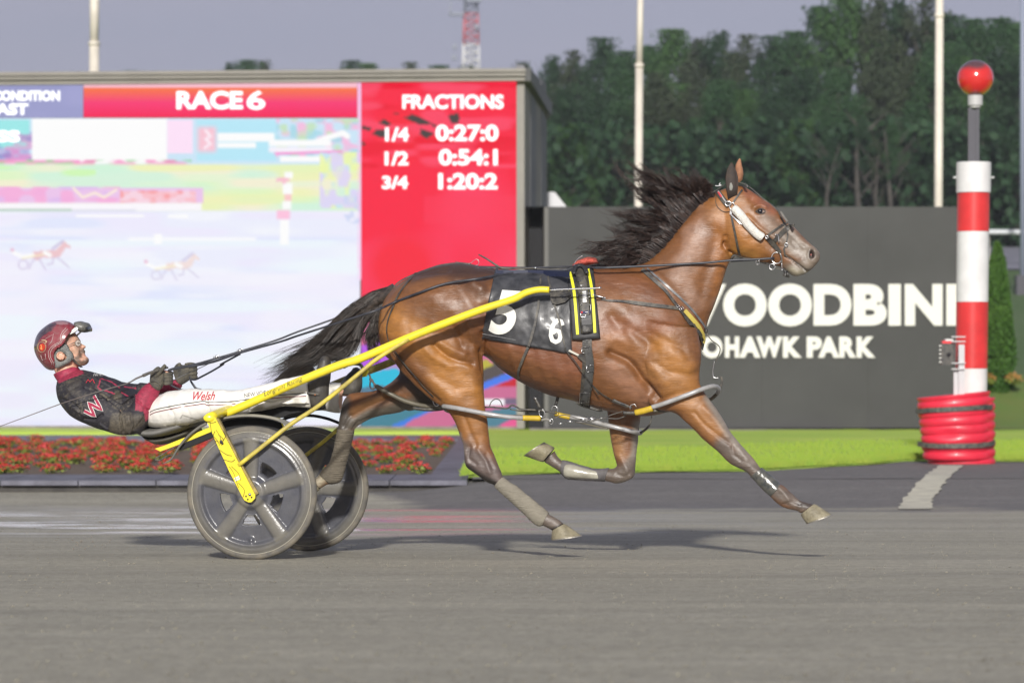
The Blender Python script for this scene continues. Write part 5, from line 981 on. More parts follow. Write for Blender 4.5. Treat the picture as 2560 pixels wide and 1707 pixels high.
mb = MB(); mb.tube(G3('A', [(1400, 350), (1340, 380), (1240, 430), (1120, 520), (1000, 640)], [0] * 5), [.045, .042, .036, .028, .01], 14); mb.build('dock', tailm, horse)
SC = 1.0
# ---------------------------------------------------------------- the racing cart
LVu = LV / LV.length; FVu = FV / FV.length
su = empty('race_cart', al('W', 715, 1490, 0), 'yellow two wheeled racing cart with grey spoked disc wheels hitched to the horse', 'race cart')
Cn = al('W', 715, 926, -.634); Cf = Cn + LVu * 1.268 + Vector((0, 0, -.034))
wheelm = mat('dusty_disc', (.085, .088, .10), .42, noise=.75, mixc=S(140, 132, 112), nscale=9, bump=.25, bscale=60)
dustm = mat('dusty_spoke', S(128, 122, 108), .55, noise=.6, mixc=S(88, 84, 76), nscale=14)
tyrem = mat('dusty_tyre', (.10, .095, .085), .75, noise=.7, mixc=S(128, 120, 104), nscale=14)
def wheel_mesh():
    Rr = .322; nr, na = 54, 260; rs = np.linspace(.0, 1., nr); an = np.linspace(0, 2 * math.pi, na, endpoint=False); RR, AA = np.meshgrid(rs, an, indexing='ij')
    dth = np.abs((np.degrees(AA) - 90 + 36) % 72 - 36)       # degrees from the nearest spoke
    off = np.radians(dth) * RR                              # sideways distance from the spoke centre line
    sw_ = .085 + .045 * RR; spoke = np.sqrt(np.clip(1 - (off / (sw_ * 1.12)) ** 2, 0, 1)) ** .9; spoke = np.where(RR < .9, spoke, 0)
    rim = sstep(.795, .845, RR) * (1 - .25 * sstep(.86, .90, RR)); hub = 1 - sstep(.20, .30, RR)
    # rounded corners where spokes meet the rim
    h = np.maximum.reduce([spoke * (.55 + .35 * sstep(.2, .9, RR)), rim * .9, hub * 1.15]); h = h - .25 * sstep(.955, .97, RR) + .12 * np.exp(-((RR - .92) / .015) ** 2)
    valve = np.exp(-((AA - R(270)) * RR / .03) ** 2) * (1 - sstep(.035, .05, np.abs(RR - .80))); valve = np.exp(-(((AA - R(270)) * RR) / .035) ** 4 - ((RR - .79) / .07) ** 4); h = np.maximum(h, valve * .7)
    depth = .004 + .021 * h + .010 * (1 - RR)
    hole = (RR > .345) & (RR < .53) & (dth > 18.5 + 2.5 * np.clip((.45 - RR) / .1, 0, 1) * 2)
    X, Z = RR * Rr * np.cos(AA), RR * Rr * np.sin(AA)
    front = np.stack([X, -depth, Z], 2).reshape(-1, 3); backv = np.stack([X, depth, Z], 2).reshape(-1, 3); n = nr * na
    F = []; mi = []; colr = []
    hq = hole[:-1, :] & hole[1:, :] & np.roll(hole, -1, 1)[:-1, :] & np.roll(hole, -1, 1)[1:, :]
    for i in range(nr - 1):
        for j in range(na):
            j2 = (j + 1) % na; a, b, c_, d = i * na + j, i * na + j2, (i + 1) * na + j2, (i + 1) * na + j
            if not hq[i, j]: F.append((a, d, c_, b)); F.append((a + n, b + n, c_ + n, d + n))
            else:
                for (ii, jj, e0, e1) in ((i, (j - 1) % na, a, d), (i, j2, b, c_)):
                    if not hq[ii, jj]: F.append((e0, e1, e1 + n, e0 + n))
                if i > 0 and not hq[i - 1, j]: F.append((a, b, b + n, a + n))
                if i < nr - 2 and not hq[i + 1, j]: F.append((d, c_, c_ + n, d + n))
    for j in range(na): j2 = (j + 1) % na; a, b = (nr - 1) * na + j, (nr - 1) * na + j2; F.append((a, a + n, b + n, b))
    me = bpy.data.meshes.new('wheel'); me.from_pydata(np.vstack([front, backv]).tolist(), [], F)
    dirt = np.clip(spoke * .8 + sstep(.78, .98, RR) * .75 + .10 * vnoise(np.stack([X.ravel() * 30, Z.ravel() * 30, X.ravel() * 0], 1), 1., 6).reshape(RR.shape) + .12, 0, 1).ravel(); dirt = np.concatenate([dirt, dirt])
    a_, b_ = np.array((.070, .073, .090)), np.array(S(118, 114, 102)); vcol(me, a_ + (b_ - a_) * (dirt * .75)[:, None]); return me
wmesh = wheel_mesh(); wm_ = mat('wheel_disc', (.1, .1, .1), .27, coat=.2, vc=True, noise=.12, nscale=10, bump=.12, bscale=90)
tmb = MB(); prof = [(.318, -.013), (.333, -.017), (.345, -.011), (.350, 0), (.345, .011), (.333, .017), (.318, .013)]; an = np.linspace(0, 2 * math.pi, 96, endpoint=False)
tv = [np.array([[r * math.cos(a), y, r * math.sin(a)] for a in an]) for r, y in prof]; tmb.rings(tv, cap=False); tyre_me = tmb.mesh('tyre')
capm = MB(); capm.tube([(0, -.055, 0), (0, .04, 0)], [.026, .03], 24, sm=1); cap_me = capm.mesh('axle_cap')
linem = mat('pale_line', S(170, 166, 152), .6); lmb = MB(); lmb.rings([np.array([[r * math.cos(a), y, r * math.sin(a)] for a in an]) for r, y in ((.3175, -.0165), (.3195, -.0185), (.3215, -.0165))], cap=False); line_me = lmb.mesh('rim_line')
for C_, rot, fl in ((Cn, 0, 1), (Cf, R(17), 1)):
    w_ = bpy.data.objects.new('wheel', wmesh); COL.objects.link(w_); w_.parent = su; w_.location = C_ - su.location; w_.rotation_euler = (0, rot, math.atan2(-.167, .986))
    if not wmesh.materials: wmesh.materials.append(wm_); wmesh.polygons.foreach_set('use_smooth', [True] * len(wmesh.polygons)); tyre_me.materials.append(tyrem); tyre_me.polygons.foreach_set('use_smooth', [True] * len(tyre_me.polygons)); cap_me.materials.append(mat('hub_grey', S(165, 160, 148), .5)); line_me.materials.append(linem)
    for nm, me_ in (('tyre', tyre_me), ('axle_cap', cap_me), ('rim_line', line_me)):
        o = bpy.data.objects.new(nm, me_); COL.objects.link(o); o.parent = w_
yel, ydk = M['yellow_paint'], mat('yellow_dirty', (.70, .58, .07), .5, noise=.75, mixc=S(128, 116, 84), nscale=10)
rubber = mat('dusty_rubber', (.105, .104, .098), .5, noise=.55, mixc=S(128, 124, 112), nscale=9); blk = mat('black_cloth', (.012, .012, .013), .8)
def prism(name, fr, pts, lat, th, m_, parent=su, sm=False):
    mb = MB(); mb.poly([al(fr, x, y, lat) for x, y in pts], LVu * th); return mb.build(name, m_, parent, smooth=False, fixn=True)
def tubeo(name, pts, r, m_, parent=su, n=12, sm=4): mb = MB(); mb.tube(pts, r, n, sm=sm); return mb.build(name, m_, parent)
def AL(fr, pts, lat): return [al(fr, q[0], q[1], q[2] if len(q) > 2 else lat) for q in pts]
forkpts = [(322, 300), (345, 285), (400, 280), (470, 415), (560, 590), (640, 745), (742, 945), (740, 972), (712, 1003), (688, 1006), (650, 988), (628, 950), (520, 740), (420, 520)]
fk = prism('fork_arm', 'W', forkpts, -.705, .022, yel)
edge = prism('fork_edge', 'W', [(398, 284), (432, 300), (520, 470), (640, 705), (770, 930), (742, 948), (640, 747), (560, 592), (470, 417)], -.688, .03, mat('gritty_edge', S(168, 150, 95), .8, noise=.9, mixc=S(95, 86, 62), nscale=40), fk)
for x, y, r_ in ((697, 938, .0075), (665, 953, .004), (680, 980, .004), (712, 962, .004)):
    c0 = al('W', x, y, -.708); mb = MB(); mb.tube([c0 - LVu * .003, c0 + LVu * .012], r_, 12, sm=1); mb.build('bolt', M['chrome'] if r_ > .005 else M['black_print'], fk)
# spider print and web lines on the fork
web = MB()
for pts in ([(355, 300), (375, 420), (420, 480), (440, 520)], [(330, 320), (370, 330), (410, 320)], [(440, 560), (500, 600), (545, 610)], [(470, 640), (540, 660), (570, 640)], [(430, 430), (470, 470), (455, 520)], [(520, 700), (560, 760), (600, 880)], [(600, 840), (650, 900), (640, 960)], [(400, 400), (385, 440), (400, 480), (430, 490)], [(410, 390), (440, 440), (450, 480)], [(470, 480), (490, 440), (470, 400)], [(540, 700), (600, 760), (620, 820)]):
    web.tube(AL('W', pts, -.708), .0012, 4)
web.ball(al('W', 452, 492, -.707), (.008, .003, .011)); web.ball(al('W', 466, 506, -.707), (.005, .003, .007)); web.build('spider_print', M['black_print'], fk)
for k in range(2): prism('tape_patch', 'W', [(562 + k * 8, 800 + k * 16), (602 + k * 8, 780 + k * 16), (608 + k * 8, 790 + k * 16), (568 + k * 8, 811 + k * 16)], -.7075, .002, M['white_print'], fk)
At = al('M', 900, 262, -.705)
tubeo('arch_tube', [At, At + LVu * .3 + Vector((.01, 0, .03)), At + LVu * .7 + Vector((.02, 0, .045)), At + LVu * 1.1 + Vector((.01, 0, .03)), At + LVu * 1.41], .026, yel, n=20)
mb = MB(); mb.ball(At, (.031, .012, .021), 0, 20, 10); mb.build('end_cap', yel, su)
ff = prism('fork_arm', 'W', forkpts, -.705, .022, yel); ff.location = Vector(ff.location) + LVu * 1.39 + Vector((0, 0, -.03))
# shafts
SH = [(543, 1043, -.42), (590, 1023), (660, 992), (765, 946), (853, 911), (900, 896.5), (1015, 847), (1110, 809), (1206, 773), (1283, 748), (1311, 733.5), (1331, 727), (1350, 724), (1373, 724.5)]
lt = np.interp([q[0] for q in SH], [543, 900, 1373], [-.44, -.41, -.37]); shp = [al('0', q[0], q[1], l) for q, l in zip(SH, lt)]
sh = tubeo('shaft', shp, [.0225] * 6 + [.0215, .021, .020, .019, .0185, .018, .0175, .0172], yel, n=18)
fs = tubeo('shaft', [al('0', *q) for q in ((640, 1046, .42), (720, 1010, .42), (874, 945, .42), (976, 906, .42), (1100, 850, .41), (1206, 800, .40), (1300, 765, .38), (1380, 750, .37))], .0205, mat('yellow_shaded_grime', (.50, .40, .05), .5, noise=.7, mixc=(.08, .07, .05), nscale=12), n=14)  # far shaft in a darker yellow, shade put in along with grime
tubeo('tape_wrap', [al('N', 955, 318, -.412), al('N', 1000, 300, -.411)], .0228, mat('clear_tape', (.62, .58, .42), .4), sh, 18, 1)
tubeo('tip_rod', AL('J', [(618, 395), (700, 388), (900, 380), (1100, 374), (1216, 366)], -.375), .0045, M['chrome'], sh)
for x in (680, 758, 835, 1000): c0 = al('J', x, 396 - (x - 618) * .045, -.375); mb = MB(); mb.tube([c0 - FVu * .003, c0 + FVu * .003], .008, 10, sm=1); mb.build('collar_ring', M['chrome'], sh)
tubeo('brace', [al('M', 1330, 960, -.70), al('M', 1720, 650, -.69), al('M', 2110, 345, -.66), al('N', 700, 880, -.58), al('N', 1250, 440, -.45), al('T', 120, 770, -.425), al('T', 320, 645, -.41)], .0115, ydk, n=12)
tubeo('brace', [al('N', 480, 1620, .60), al('N', 740, 1420, .56), al('N', 945, 1245, .52), al('N', 1150, 1090, .48), al('N', 1350, 960, .44)], .011, ydk, n=12)
# seat with its shell, blade and hanging straps
mb = MB(); loft(mb, [(al('V', *a, 0), al('V', *b, 0), w_) for a, b, w_ in (((1152, 208), (1172, 256), .16), ((1210, 216), (1222, 290), .20), ((1290, 228), (1298, 312), .215), ((1380, 226), (1385, 310), .22), ((1480, 195), (1490, 288), .22), ((1580, 162), (1592, 256), .215), ((1670, 152), (1672, 216), .19), ((1712, 160), (1712, 200), .12))], 24, 4, .8); mb.build('seat_pad', mat('seat_rubber', (.165, .16, .148), .5, noise=.4, mixc=(.09, .088, .08), nscale=14), su)
mb = MB(); loft(mb, [(al('V', *a, 0), al('V', *b, 0), w_) for a, b, w_ in (((1190, 262), (1210, 282), .08), ((1250, 290), (1275, 335), .13), ((1320, 300), (1350, 372), .15), ((1420, 300), (1430, 360), .15), ((1520, 270), (1540, 332), .14), ((1640, 215), (1660, 282), .12))], 20, 4, .85); mb.build('seat_shell', mat('seat_shell', (.045, .043, .035), .6, noise=.5, mixc=(.13, .12, .09), nscale=12), su)
prism('seat_blade', 'M', [(100, 712), (240, 668), (560, 540), (890, 405), (1110, 328), (1225, 345), (1120, 388), (900, 475), (640, 582), (180, 752)], -.19, .05, yel)
prism('seat_blade_rubber', 'M', [(640, 584), (900, 477), (970, 470), (960, 540), (700, 652), (470, 735), (380, 700)], -.185, .045, blk)
tubeo('support_rod', AL('M', [(860, 345), (760, 395), (600, 520), (470, 670), (400, 780), (330, 880), (205, 938)], -.21), [.008, .008, .0075, .007, .0065, .005, .0015], rubber)
tubeo('strap_loop', AL('M', [(390, 700), (300, 745), (210, 800), (120, 850), (115, 880), (180, 882), (260, 830), (360, 800)], -.19), .0035, M['dark_strap'])
# mud fenders over the wheels
tubeo('fender_rail', AL('M', [(1020, 318), (1130, 275), (1280, 245), (1450, 232), (1650, 240), (1850, 272), (1990, 320), (2110, 378)], -.50), .0105, mat('fender_grey', S(132, 128, 114), .5, noise=.4, mixc=S(90, 86, 76), nscale=12))
mb = MB(); mb.band(AL('M', [(1020, 330), (1130, 285), (1280, 258), (1450, 245), (1650, 252), (1850, 285), (1990, 330)], -.47), .10, .004, (0, 0, 1)); mb.build('fender_sheet', blk, su)
prism('fender_skirt', 'M', [(1030, 330), (1150, 288), (1280, 258), (1450, 245), (1650, 252), (1850, 284), (1940, 310), (1985, 410), (1930, 470), (1700, 470), (1300, 500), (1120, 470)], -.42, .006, blk)
tubeo('fender_rail', [al('N', *q, .46) for q in ((150, 1105), (250, 1062), (400, 1040), (600, 1040), (780, 1075), (900, 1115), (985, 1150))], .0085, blk)
prism('shaded_apron', 'M', [(1080, 235), (1350, 192), (1660, 150), (1900, 100), (2180, 70), (2352, 62), (2352, 150), (2200, 180), (2080, 205), (1950, 262), (1700, 222), (1400, 212), (1200, 250)], -.22, .44, blk)  # dark cloth and the shade under the legs, both drawn as black
prism('bracket', 'M', [(1900, 300), (1960, 272), (2090, 330), (2120, 390), (2070, 420), (1990, 350)], -.515, .02, rubber)
tubeo('stirrup_bar', [al('N', 1040, 335, .05), al('N', 1150, 290, .10), al('N', 1280, 300, .16), al('N', 1330, 380, .20)], .009, rubber)
prism('shaft_clamp', 'N', [(1300, 390), (1370, 360), (1400, 400), (1360, 470), (1310, 480)], .36, .03, yel)
# lettering on the shaft
def lay_text(s, fr, x0, y0, x1, y1, h, lat, m_, parent, name='lettering', bold=0., shear=0., side=-1):
    vs, fs_ = textmesh(s, h, bold, shear); W = vs[:, 0].max(); ux, uy = x1 - x0, y1 - y0; L = math.hypot(ux, uy); px_, py_ = uy / L, -ux / L
    V = [list(al(fr, x0 + ux * a / W + px_ * b, y0 + uy * a / W + py_ * b, lat)) for a, b in vs]; me = bpy.data.meshes.new(name); me.from_pydata(V, [], fs_); return link(name, me, m_, parent, False)
lay_text('Longrunt Racing', 'P', 1600, 610, 1852, 505, 38, -.458, M['black_print'], sh, shear=.45, bold=-.01)

# ---------------------------------------------------------------- the driver
dr = empty('person', al('M', 400, 400, 0), 'driver lying back on the cart in maroon and black racing silks, white trousers, maroon helmet and muddy gloves, pulling the reins', 'person')
dr['label'] = 'driver lying back in black and maroon silks and maroon helmet, gripping the reins'
def Lr(fr, rows): return [(al(r[0 + 0] if False else fr, r[0], r[1], r[5] if len(r) > 5 else 0), al(fr, r[2], r[3], r[5] if len(r) > 5 else 0), r[4]) for r in rows]
def shrink(rows, k): return [(a + (b - a) * (1 - k) / 2, b + (a - b) * (1 - k) / 2, w_ * k) for a, b, w_ in rows]
headR = Lr('K', [(1060, 230, 600, 300, .045, 0), (1200, 350, 470, 420, .062, 0), (1300, 480, 420, 600, .069, 0), (1368, 590, 400, 760, .072, 0), (1384, 665, 420, 840, .072, 0), (1392, 740, 470, 900, .071, 0), (1412, 830, 560, 980, .067, 0), (1440, 905, 640, 1060, .062, 0), (1470, 985, 800, 1120, .056, 0), (1540, 1040, 950, 1160, .050, 0), (1572, 1100, 1080, 1190, .042, 0), (1540, 1175, 1180, 1215, .034, 0), (1470, 1215, 1240, 1235, .024, 0)])
neckR = Lr('K', [(1240, 1000, 600, 1050, .056, 0), (1260, 1120, 640, 1200, .055, 0), (1310, 1240, 760, 1350, .058, 0), (1400, 1380, 820, 1560, .066, 0)])
torso = Lr('Q', [(655, 665, 400, 800, .085, 0), (760, 690, 405, 880, .15, 0), (880, 720, 430, 1000, .20, 0), (1000, 765, 500, 1130, .215, 0), (1110, 810, 640, 1245, .205, 0), (1220, 870, 830, 1325, .19, 0), (1330, 950, 1020, 1378, .18, 0), (1430, 1060, 1190, 1412, .175, 0), (1470, 1180, 1330, 1400, .165, 0)])
armN = Lr('Q', [(700, 830, 450, 1000, .065, -.17), (800, 880, 520, 1150, .072, -.19), (950, 960, 690, 1265, .070, -.205), (1080, 1040, 880, 1345, .066, -.215), (1200, 1100, 1050, 1400, .062, -.22), (1330, 1120, 1170, 1412, .058, -.22), (1420, 1150, 1280, 1395, .048, -.215)])
foreN = Lr('Q', [(1130, 1250, 1330, 1400, .052, -.21), (1200, 1130, 1400, 1300, .056, -.205), (1275, 1030, 1445, 1180, .054, -.19), (1330, 930, 1500, 1070, .047, -.17), (1400, 855, 1535, 975, .040, -.15), (1432, 835, 1545, 935, .037, -.14), (1450, 815, 1560, 905, .036, -.13)])
armF = Lr('Q', [(860, 760, 700, 900, .06, .17), (1050, 800, 960, 960, .062, .20), (1250, 830, 1200, 980, .058, .21), (1400, 830, 1400, 970, .050, .20)])
foreF = Lr('R', [(100, 960, 330, 1280, .050, .20), (500, 1010, 600, 1205, .046, .17), (700, 960, 800, 1180, .042, .14), (880, 915, 960, 1185, .040, .12), (985, 880, 1110, 1015, .036, .11)])
legN = Lr('P', [(905, 600, 815, 765, .11, -.06), (970, 575, 860, 800, .115, -.12), (1060, 562, 960, 806, .11, -.17), (1170, 556, 1080, 785, .10, -.20), (1300, 562, 1220, 752, .09, -.225), (1430, 564, 1390, 722, .078, -.245), (1560, 537, 1560, 695, .066, -.26), (1700, 500, 1725, 662, .060, -.265), (1800, 478, 1830, 668, .060, -.265), (1878, 460, 1905, 678, .058, -.265)])
legF = Lr('P', [(905, 600, 815, 760, .11, .06), (980, 575, 880, 780, .11, .12), (1150, 562, 1080, 760, .10, .18), (1420, 575, 1400, 730, .08, .22), (1700, 520, 1710, 690, .065, .24), (1900, 510, 1900, 690, .06, .25), (2000, 512, 1990, 695, .058, .25), (2102, 520, 2092, 712, .056, .25)])
mb = MB(); loft(mb, headR, 28, 4); loft(mb, neckR, 20, 4)
for L_, k in ((torso, .84), (armN, .72), (foreN, .68), (armF, .7), (foreF, .68), (legN, .8), (legF, .8)): loft(mb, shrink(L_, k), 18, 3)
noseR = Lr('K', [(1392, 650, 1340, 660, .008, 0), (1425, 690, 1360, 710, .010, 0), (1478, 712, 1370, 760, .012, 0), (1516, 742, 1380, 800, .014, 0), (1505, 778, 1390, 815, .015, 0), (1455, 805, 1385, 825, .012, 0)]); loft(mb, noseR, 14, 4)
mb.ball(al('K', 1452, 872, 0), (.012, .022, .011)); mb.ball(al('K', 1448, 930, 0), (.010, .020, .007)); mb.ball(al('K', 1470, 975, 0), (.011, .019, .008)); mb.ball(al('K', 1520, 1085, 0), (.017, .028, .020))
# far and near hand cores and feet are part of the same body
mb.ball(al('R', 620, 790, -.125), (.05, .022, .04)); mb.tube([al('Q', 1450, 930, -.145), al('R', 520, 900, -.13)], .022, 10, sm=1); mb.ball(al('R', 1180, 720, .11), (.05, .022, .038)); mb.tube([al('R', 1000, 980, .115), al('R', 1100, 850, .11)], .022, 10, sm=1)
mb.tube([al('N', 560, 620, -.265), al('N', 680, 620, -.265), al('N', 740, 400, -.265)], [.04, .035, .028], 12); mb.tube([al('N', 1000, 650, .25), al('N', 1130, 650, .25), al('N', 1190, 450, .25)], [.04, .035, .028], 12)
bm_ = remesh(mb, .0042, 5, .5); co = getco(bm_); no = getno(bm_); s2 = to_src(co); lat = (co - np.array([-1.254, .625, 0])) @ np.array(LV); side = sstep(.05, .5, -(no @ np.array(LV))); both = sstep(.05, .5, abs(no @ np.array(LV)))
sculpt('K', [(1310, 640), (1370, 660)], 3, -.009, both); sculpt('K', [(1340, 600), (1380, 625)], 2.2, .004, both); sculpt('K', [(1430, 955), (1370, 960)], 1.3, -.007, both); sculpt('K', [(1250, 800), (1330, 900)], 5, .005, both); sculpt('K', [(1390, 800), (1370, 880), (1330, 960)], 1.6, -.003, both); sculpt('K', [(1210, 1010), (1350, 1170)], 4, .002, both); sculpt('K', [(1200, 900), (1260, 980)], 7, -.004, both); sculpt('K', [(1480, 800)], 1.2, -.004, both)
setco(bm_, co); s2 = to_src(co); c = np.tile(np.array((.60, .34, .235)), (len(co), 1)); c *= (1 + .08 * vnoise(co, 40., 3))[:, None]
beard = (.10, .07, .052)
coat('K', [(1440, 850), (1380, 880), (1370, 980), (1330, 1010), (1280, 1040), (1400, 1150), (1540, 1100)], 8.0, beard, .78, jit=.5); coat('K', [(1470, 860), (1500, 870)], 3.5, beard, .8); coat('K', [(1150, 480), (1060, 620)], 8, (.30, .17, .12), .8); coat('K', [(1300, 560), (1360, 610)], 5, (.33, .25, .2), .5, jit=1.)
coat('K', [(1160, 860), (1280, 900), (1250, 700)], 8, (.40, .28, .20), .55, jit=1.2); coat('K', [(1440, 956), (1480, 962)], 1.0, (.25, .08, .06), .9); coat('K', [(1500, 965)], 2.2, (.55, .24, .19), .8)
vcol(bm_, np.clip(c, .01, 1)); dbody = link('body', bm_, mat('skin', (.6, .35, .25), .5, vc=True, noise=.12, nscale=60, sub=.15), dr)
# ear in the opening of the helmet padding
mb = MB(); ec = al('K', 905, 975, -.079); mb.ball(ec, (.022, .007, .024), 0, 20, 12); mb.tube([ec + Vector((.003, -.008, -.02)), ec + Vector((-.018, -.008, -.008)), ec + Vector((-.016, -.008, .014)), ec + Vector((0, -.008, .021)), ec + Vector((.014, -.008, .013))], .0045, 8); mb.build('ear', mat('ear_skin', (.66, .36, .25), .5), dbody)
# eye and glasses
mb = MB(); mb.ball(al('K', 1328, 662, -.038), (.009, .008, .006)); mb.build('eye', mat('eye_brown', (.10, .07, .05), .2), dbody)
mb = MB(); lens = [(1255, 620), (1300, 590), (1352, 600), (1385, 640), (1382, 700), (1340, 735), (1285, 725), (1255, 680)]; ctr = al('K', 1320, 662, -.052)
mb.tube([al('K', x, y, -.054 + (x - 1255) * .00016) for x, y in lens + [lens[0]]], .0012, 6, sm=3); mb.tube([al('K', 1255, 650, -.056), al('K', 1190, 668, -.070), al('K', 1060, 735, -.080)], .0018, 6); mb.build('glasses_frame', mat('glasses_metal', (.12, .11, .10), .35, metal=.6), dr)
gl = bpy.data.materials.new('lens_glass'); gl.use_nodes = True; gb = gl.node_tree.nodes['Principled BSDF']; gb.inputs['Base Color'].default_value = (.75, .72, .66, 1); gb.inputs['Alpha'].default_value = .35; gb.inputs['Roughness'].default_value = .1
mb = MB(); mb.poly([al('K', x, y, -.054 + (x - 1255) * .00016) for x, y in lens], LVu * .0015); mb.build('lens', gl, dr, smooth=False)

def cloth_mesh(parts, vox, it, wr=.004, sc=14., seed=3):
    mb = MB()
    for L_, k in parts: loft(mb, [(a + (a - b).normalized() * k, b + (b - a).normalized() * k, w_ + k) for a, b, w_ in L_], 24, 4)
    me = remesh(mb, vox, it, .5); return me
# jacket with maroon collar and cuffs
SC = 1.7
jk = cloth_mesh([(torso, .004), (armN, .003), (foreN, .006), (armF, .004), (foreF, .006)], .0055, 4)
co = getco(jk); no = getno(jk); s2 = to_src(co); lat = (co - np.array([-1.254, .625, 0])) @ np.array(LV); side = sstep(.05, .5, -(no @ np.array(LV))); both = side
keep = None
for pts, r_, am in (([(700, 860), (850, 900), (1000, 1000), (1130, 1120)], 3.2, -.010), ([(440, 1000), (560, 1050), (640, 1130)], 2.5, -.006), ([(1110, 1100), (1180, 1040), (1280, 960)], 2.2, -.009), ([(960, 1010), (1100, 930), (1280, 860)], 2.0, -.008), ([(1120, 1130), (1110, 1250), (1140, 1390)], 2.4, -.009), ([(1170, 1180), (1190, 1290)], 2.2, .006), ([(1290, 1010), (1400, 1090), (1460, 1150)], 1.8, -.007), ([(1360, 1060), (1440, 1110)], 1.8, .005), ([(700, 1230), (820, 1240), (900, 1180)], 2.6, -.008), ([(760, 760), (880, 800), (1000, 860)], 2.6, .005), ([(690, 700), (800, 745), (960, 770), (1080, 790)], 2.4, -.008), ([(500, 880), (560, 960), (640, 1010)], 3, .004), ([(1240, 1190), (1250, 1300), (1220, 1400)], 2.5, .006), ([(880, 1290), (960, 1350)], 2.4, .005), ([(560, 1100), (700, 1190)], 3, .004)):
    sculpt('Q', pts, r_, am)
co = co + no * (.0028 * vnoise(co * (1, 1, 1.6), 12., 9) + .0010 * vnoise(co, 38., 10))[:, None]
setco(jk, co); s2 = to_src(co); BLKJ, MAR = np.array((.021, .019, .024)), np.array((.29, .024, .055))
c = np.tile(BLKJ, (len(co), 1)); dst = np.clip(vnoise(co, 150., 11) * 1.3 + vnoise(co, 9., 12) * .9 - .35, 0, 1) * .5; c += (np.array(S(120, 112, 96)) - c) * dst[:, None]
def paintpoly(fr, pts, col, lo=-9, hi=9, a=1.):
    m_ = inpoly(s2, P2(fr, pts)) & (lat > lo) & (lat < hi); c[m_] += (np.array(col) - c[m_]) * a
paintpoly('Q', [(1285, 930), (1330, 900), (1430, 800), (1580, 900), (1545, 1000), (1480, 1180), (1400, 1270), (1380, 1150), (1280, 1130)], MAR, hi=-.05)
paintpoly('R', [(560, 900), (1200, 700), (1200, 1300), (500, 1300)], MAR, lo=.05)
paintpoly('Q', [(300, 600), (640, 600), (690, 710), (520, 770), (405, 820), (330, 760)], MAR * 1.1)
dust = (S(112, 103, 84)); coat('Q', [(1200, 1250), (1290, 1290), (1330, 1230)], 17, dust, .38, hi=-.05, jit=1.6); coat('Q', [(560, 900), (640, 960)], 12, dust, .25, jit=1.5)
# red stitched lines on the chest
for pts in ([(880, 770), (855, 870), (890, 900)], [(900, 770), (1000, 800), (1100, 870)], [(930, 900), (1040, 940)], [(1130, 930), (1200, 970)], [(1160, 860), (1290, 880)]):
    m_ = segdist(s2, P2('Q', pts)) < 1.5; c[m_] = MAR * 1.3
vcol(jk, np.clip(c, .005, 1)); jacket = link('jacket', jk, mat('silks', (.05, .05, .05), .62, vc=True, noise=.3, nscale=60, bump=.3, bscale=220), dr)
mb = MB(); loft(mb, [(al('Q', *a, 0), al('Q', *b, 0), w_) for a, b, w_ in (((605, 622), (345, 722), .066), ((625, 640), (365, 760), .072), ((660, 690), (405, 818), .080))], 28, 3); o = mb.build('collar', mat('maroon_cloth', (.30, .026, .06), .6, noise=.25, nscale=30, bump=.4, bscale=60), dr)
# W patch and chest marks
JB = BVHTree.FromPolygons([tuple(v) for v in co], [tuple(p.vertices) for p in jk.polygons])
def drape(bvh, fr, x, y, off, lat_):
    sx, sy = sp(fr, x, y); d = Vector(((sx - 1280) / FPX, 1, -(sy - HORIZ) / FPX)).normalized(); h, n, i, ds = bvh.ray_cast(CAMV, d)
    return (h - d * off) if h is not None else al(fr, x, y, lat_)
def patch(name, fr, pts, bvh, m_, parent, off=.003, lat_=-.2, sub=5):
    """outline strokes laid on the cloth"""
    v = []; me = bpy.data.meshes.new(name); bm = bmesh.new(); vs = [bm.verts.new((x, y, 0)) for x, y in pts]; bm.faces.new(vs); bmesh.ops.triangulate(bm, faces=bm.faces); bmesh.ops.subdivide_edges(bm, edges=bm.edges, cuts=sub)
    for q in bm.verts: q.co = drape(bvh, fr, q.co.x, q.co.y, off, lat_)
    bm.to_mesh(me); bm.free(); return link(name, me, m_, parent, True)
Wp = [(745, 1030), (790, 950), (825, 955), (918, 1115), (905, 1145), (845, 1150), (835, 1195), (805, 1218), (690, 1160), (685, 1130), (720, 1105)]
def stroke(name, fr, pts, w_, bvh, m_, parent, off, lat_=-.2):
    mb = MB(); P_ = [drape(bvh, fr, x, y, off, lat_) for x, y in [(a[0] + (b[0] - a[0]) * t, a[1] + (b[1] - a[1]) * t) for a, b in zip(pts[:-1], pts[1:]) for t in (0, .25, .5, .75)] + [pts[-1]]]; mb.band(P_, w_, .001, tuple(-LVu), sm=1); return mb.build(name, m_, parent, smooth=False)
wpts = [(700, 1128), (800, 1200), (748, 1050), (880, 1128), (805, 968)]
wpts = [(694, 1138), (815, 1200), (742, 1045), (896, 1130), (805, 965)]
mb_off = .004
stroke('letter_border', 'Q', wpts, .021, JB, M['white_print'], jacket, .004); stroke('letter', 'Q', wpts, .0148, JB, mat('maroon_print', (.33, .02, .06), .6), jacket, .0058)
stroke('letter', 'Q', [(715, 815), (740, 775), (760, 805), (790, 770), (815, 820)], .0035, JB, mat('red_print', (.55, .03, .05), .6), jacket, .004)
for k in range(6): stroke('emblem_stroke', 'Q', [(800 + k * 22, 735), (812 + k * 20, 700 + (k % 2) * 12), (822 + k * 22, 730)], .0022, JB, M['white_print'], jacket, .006)
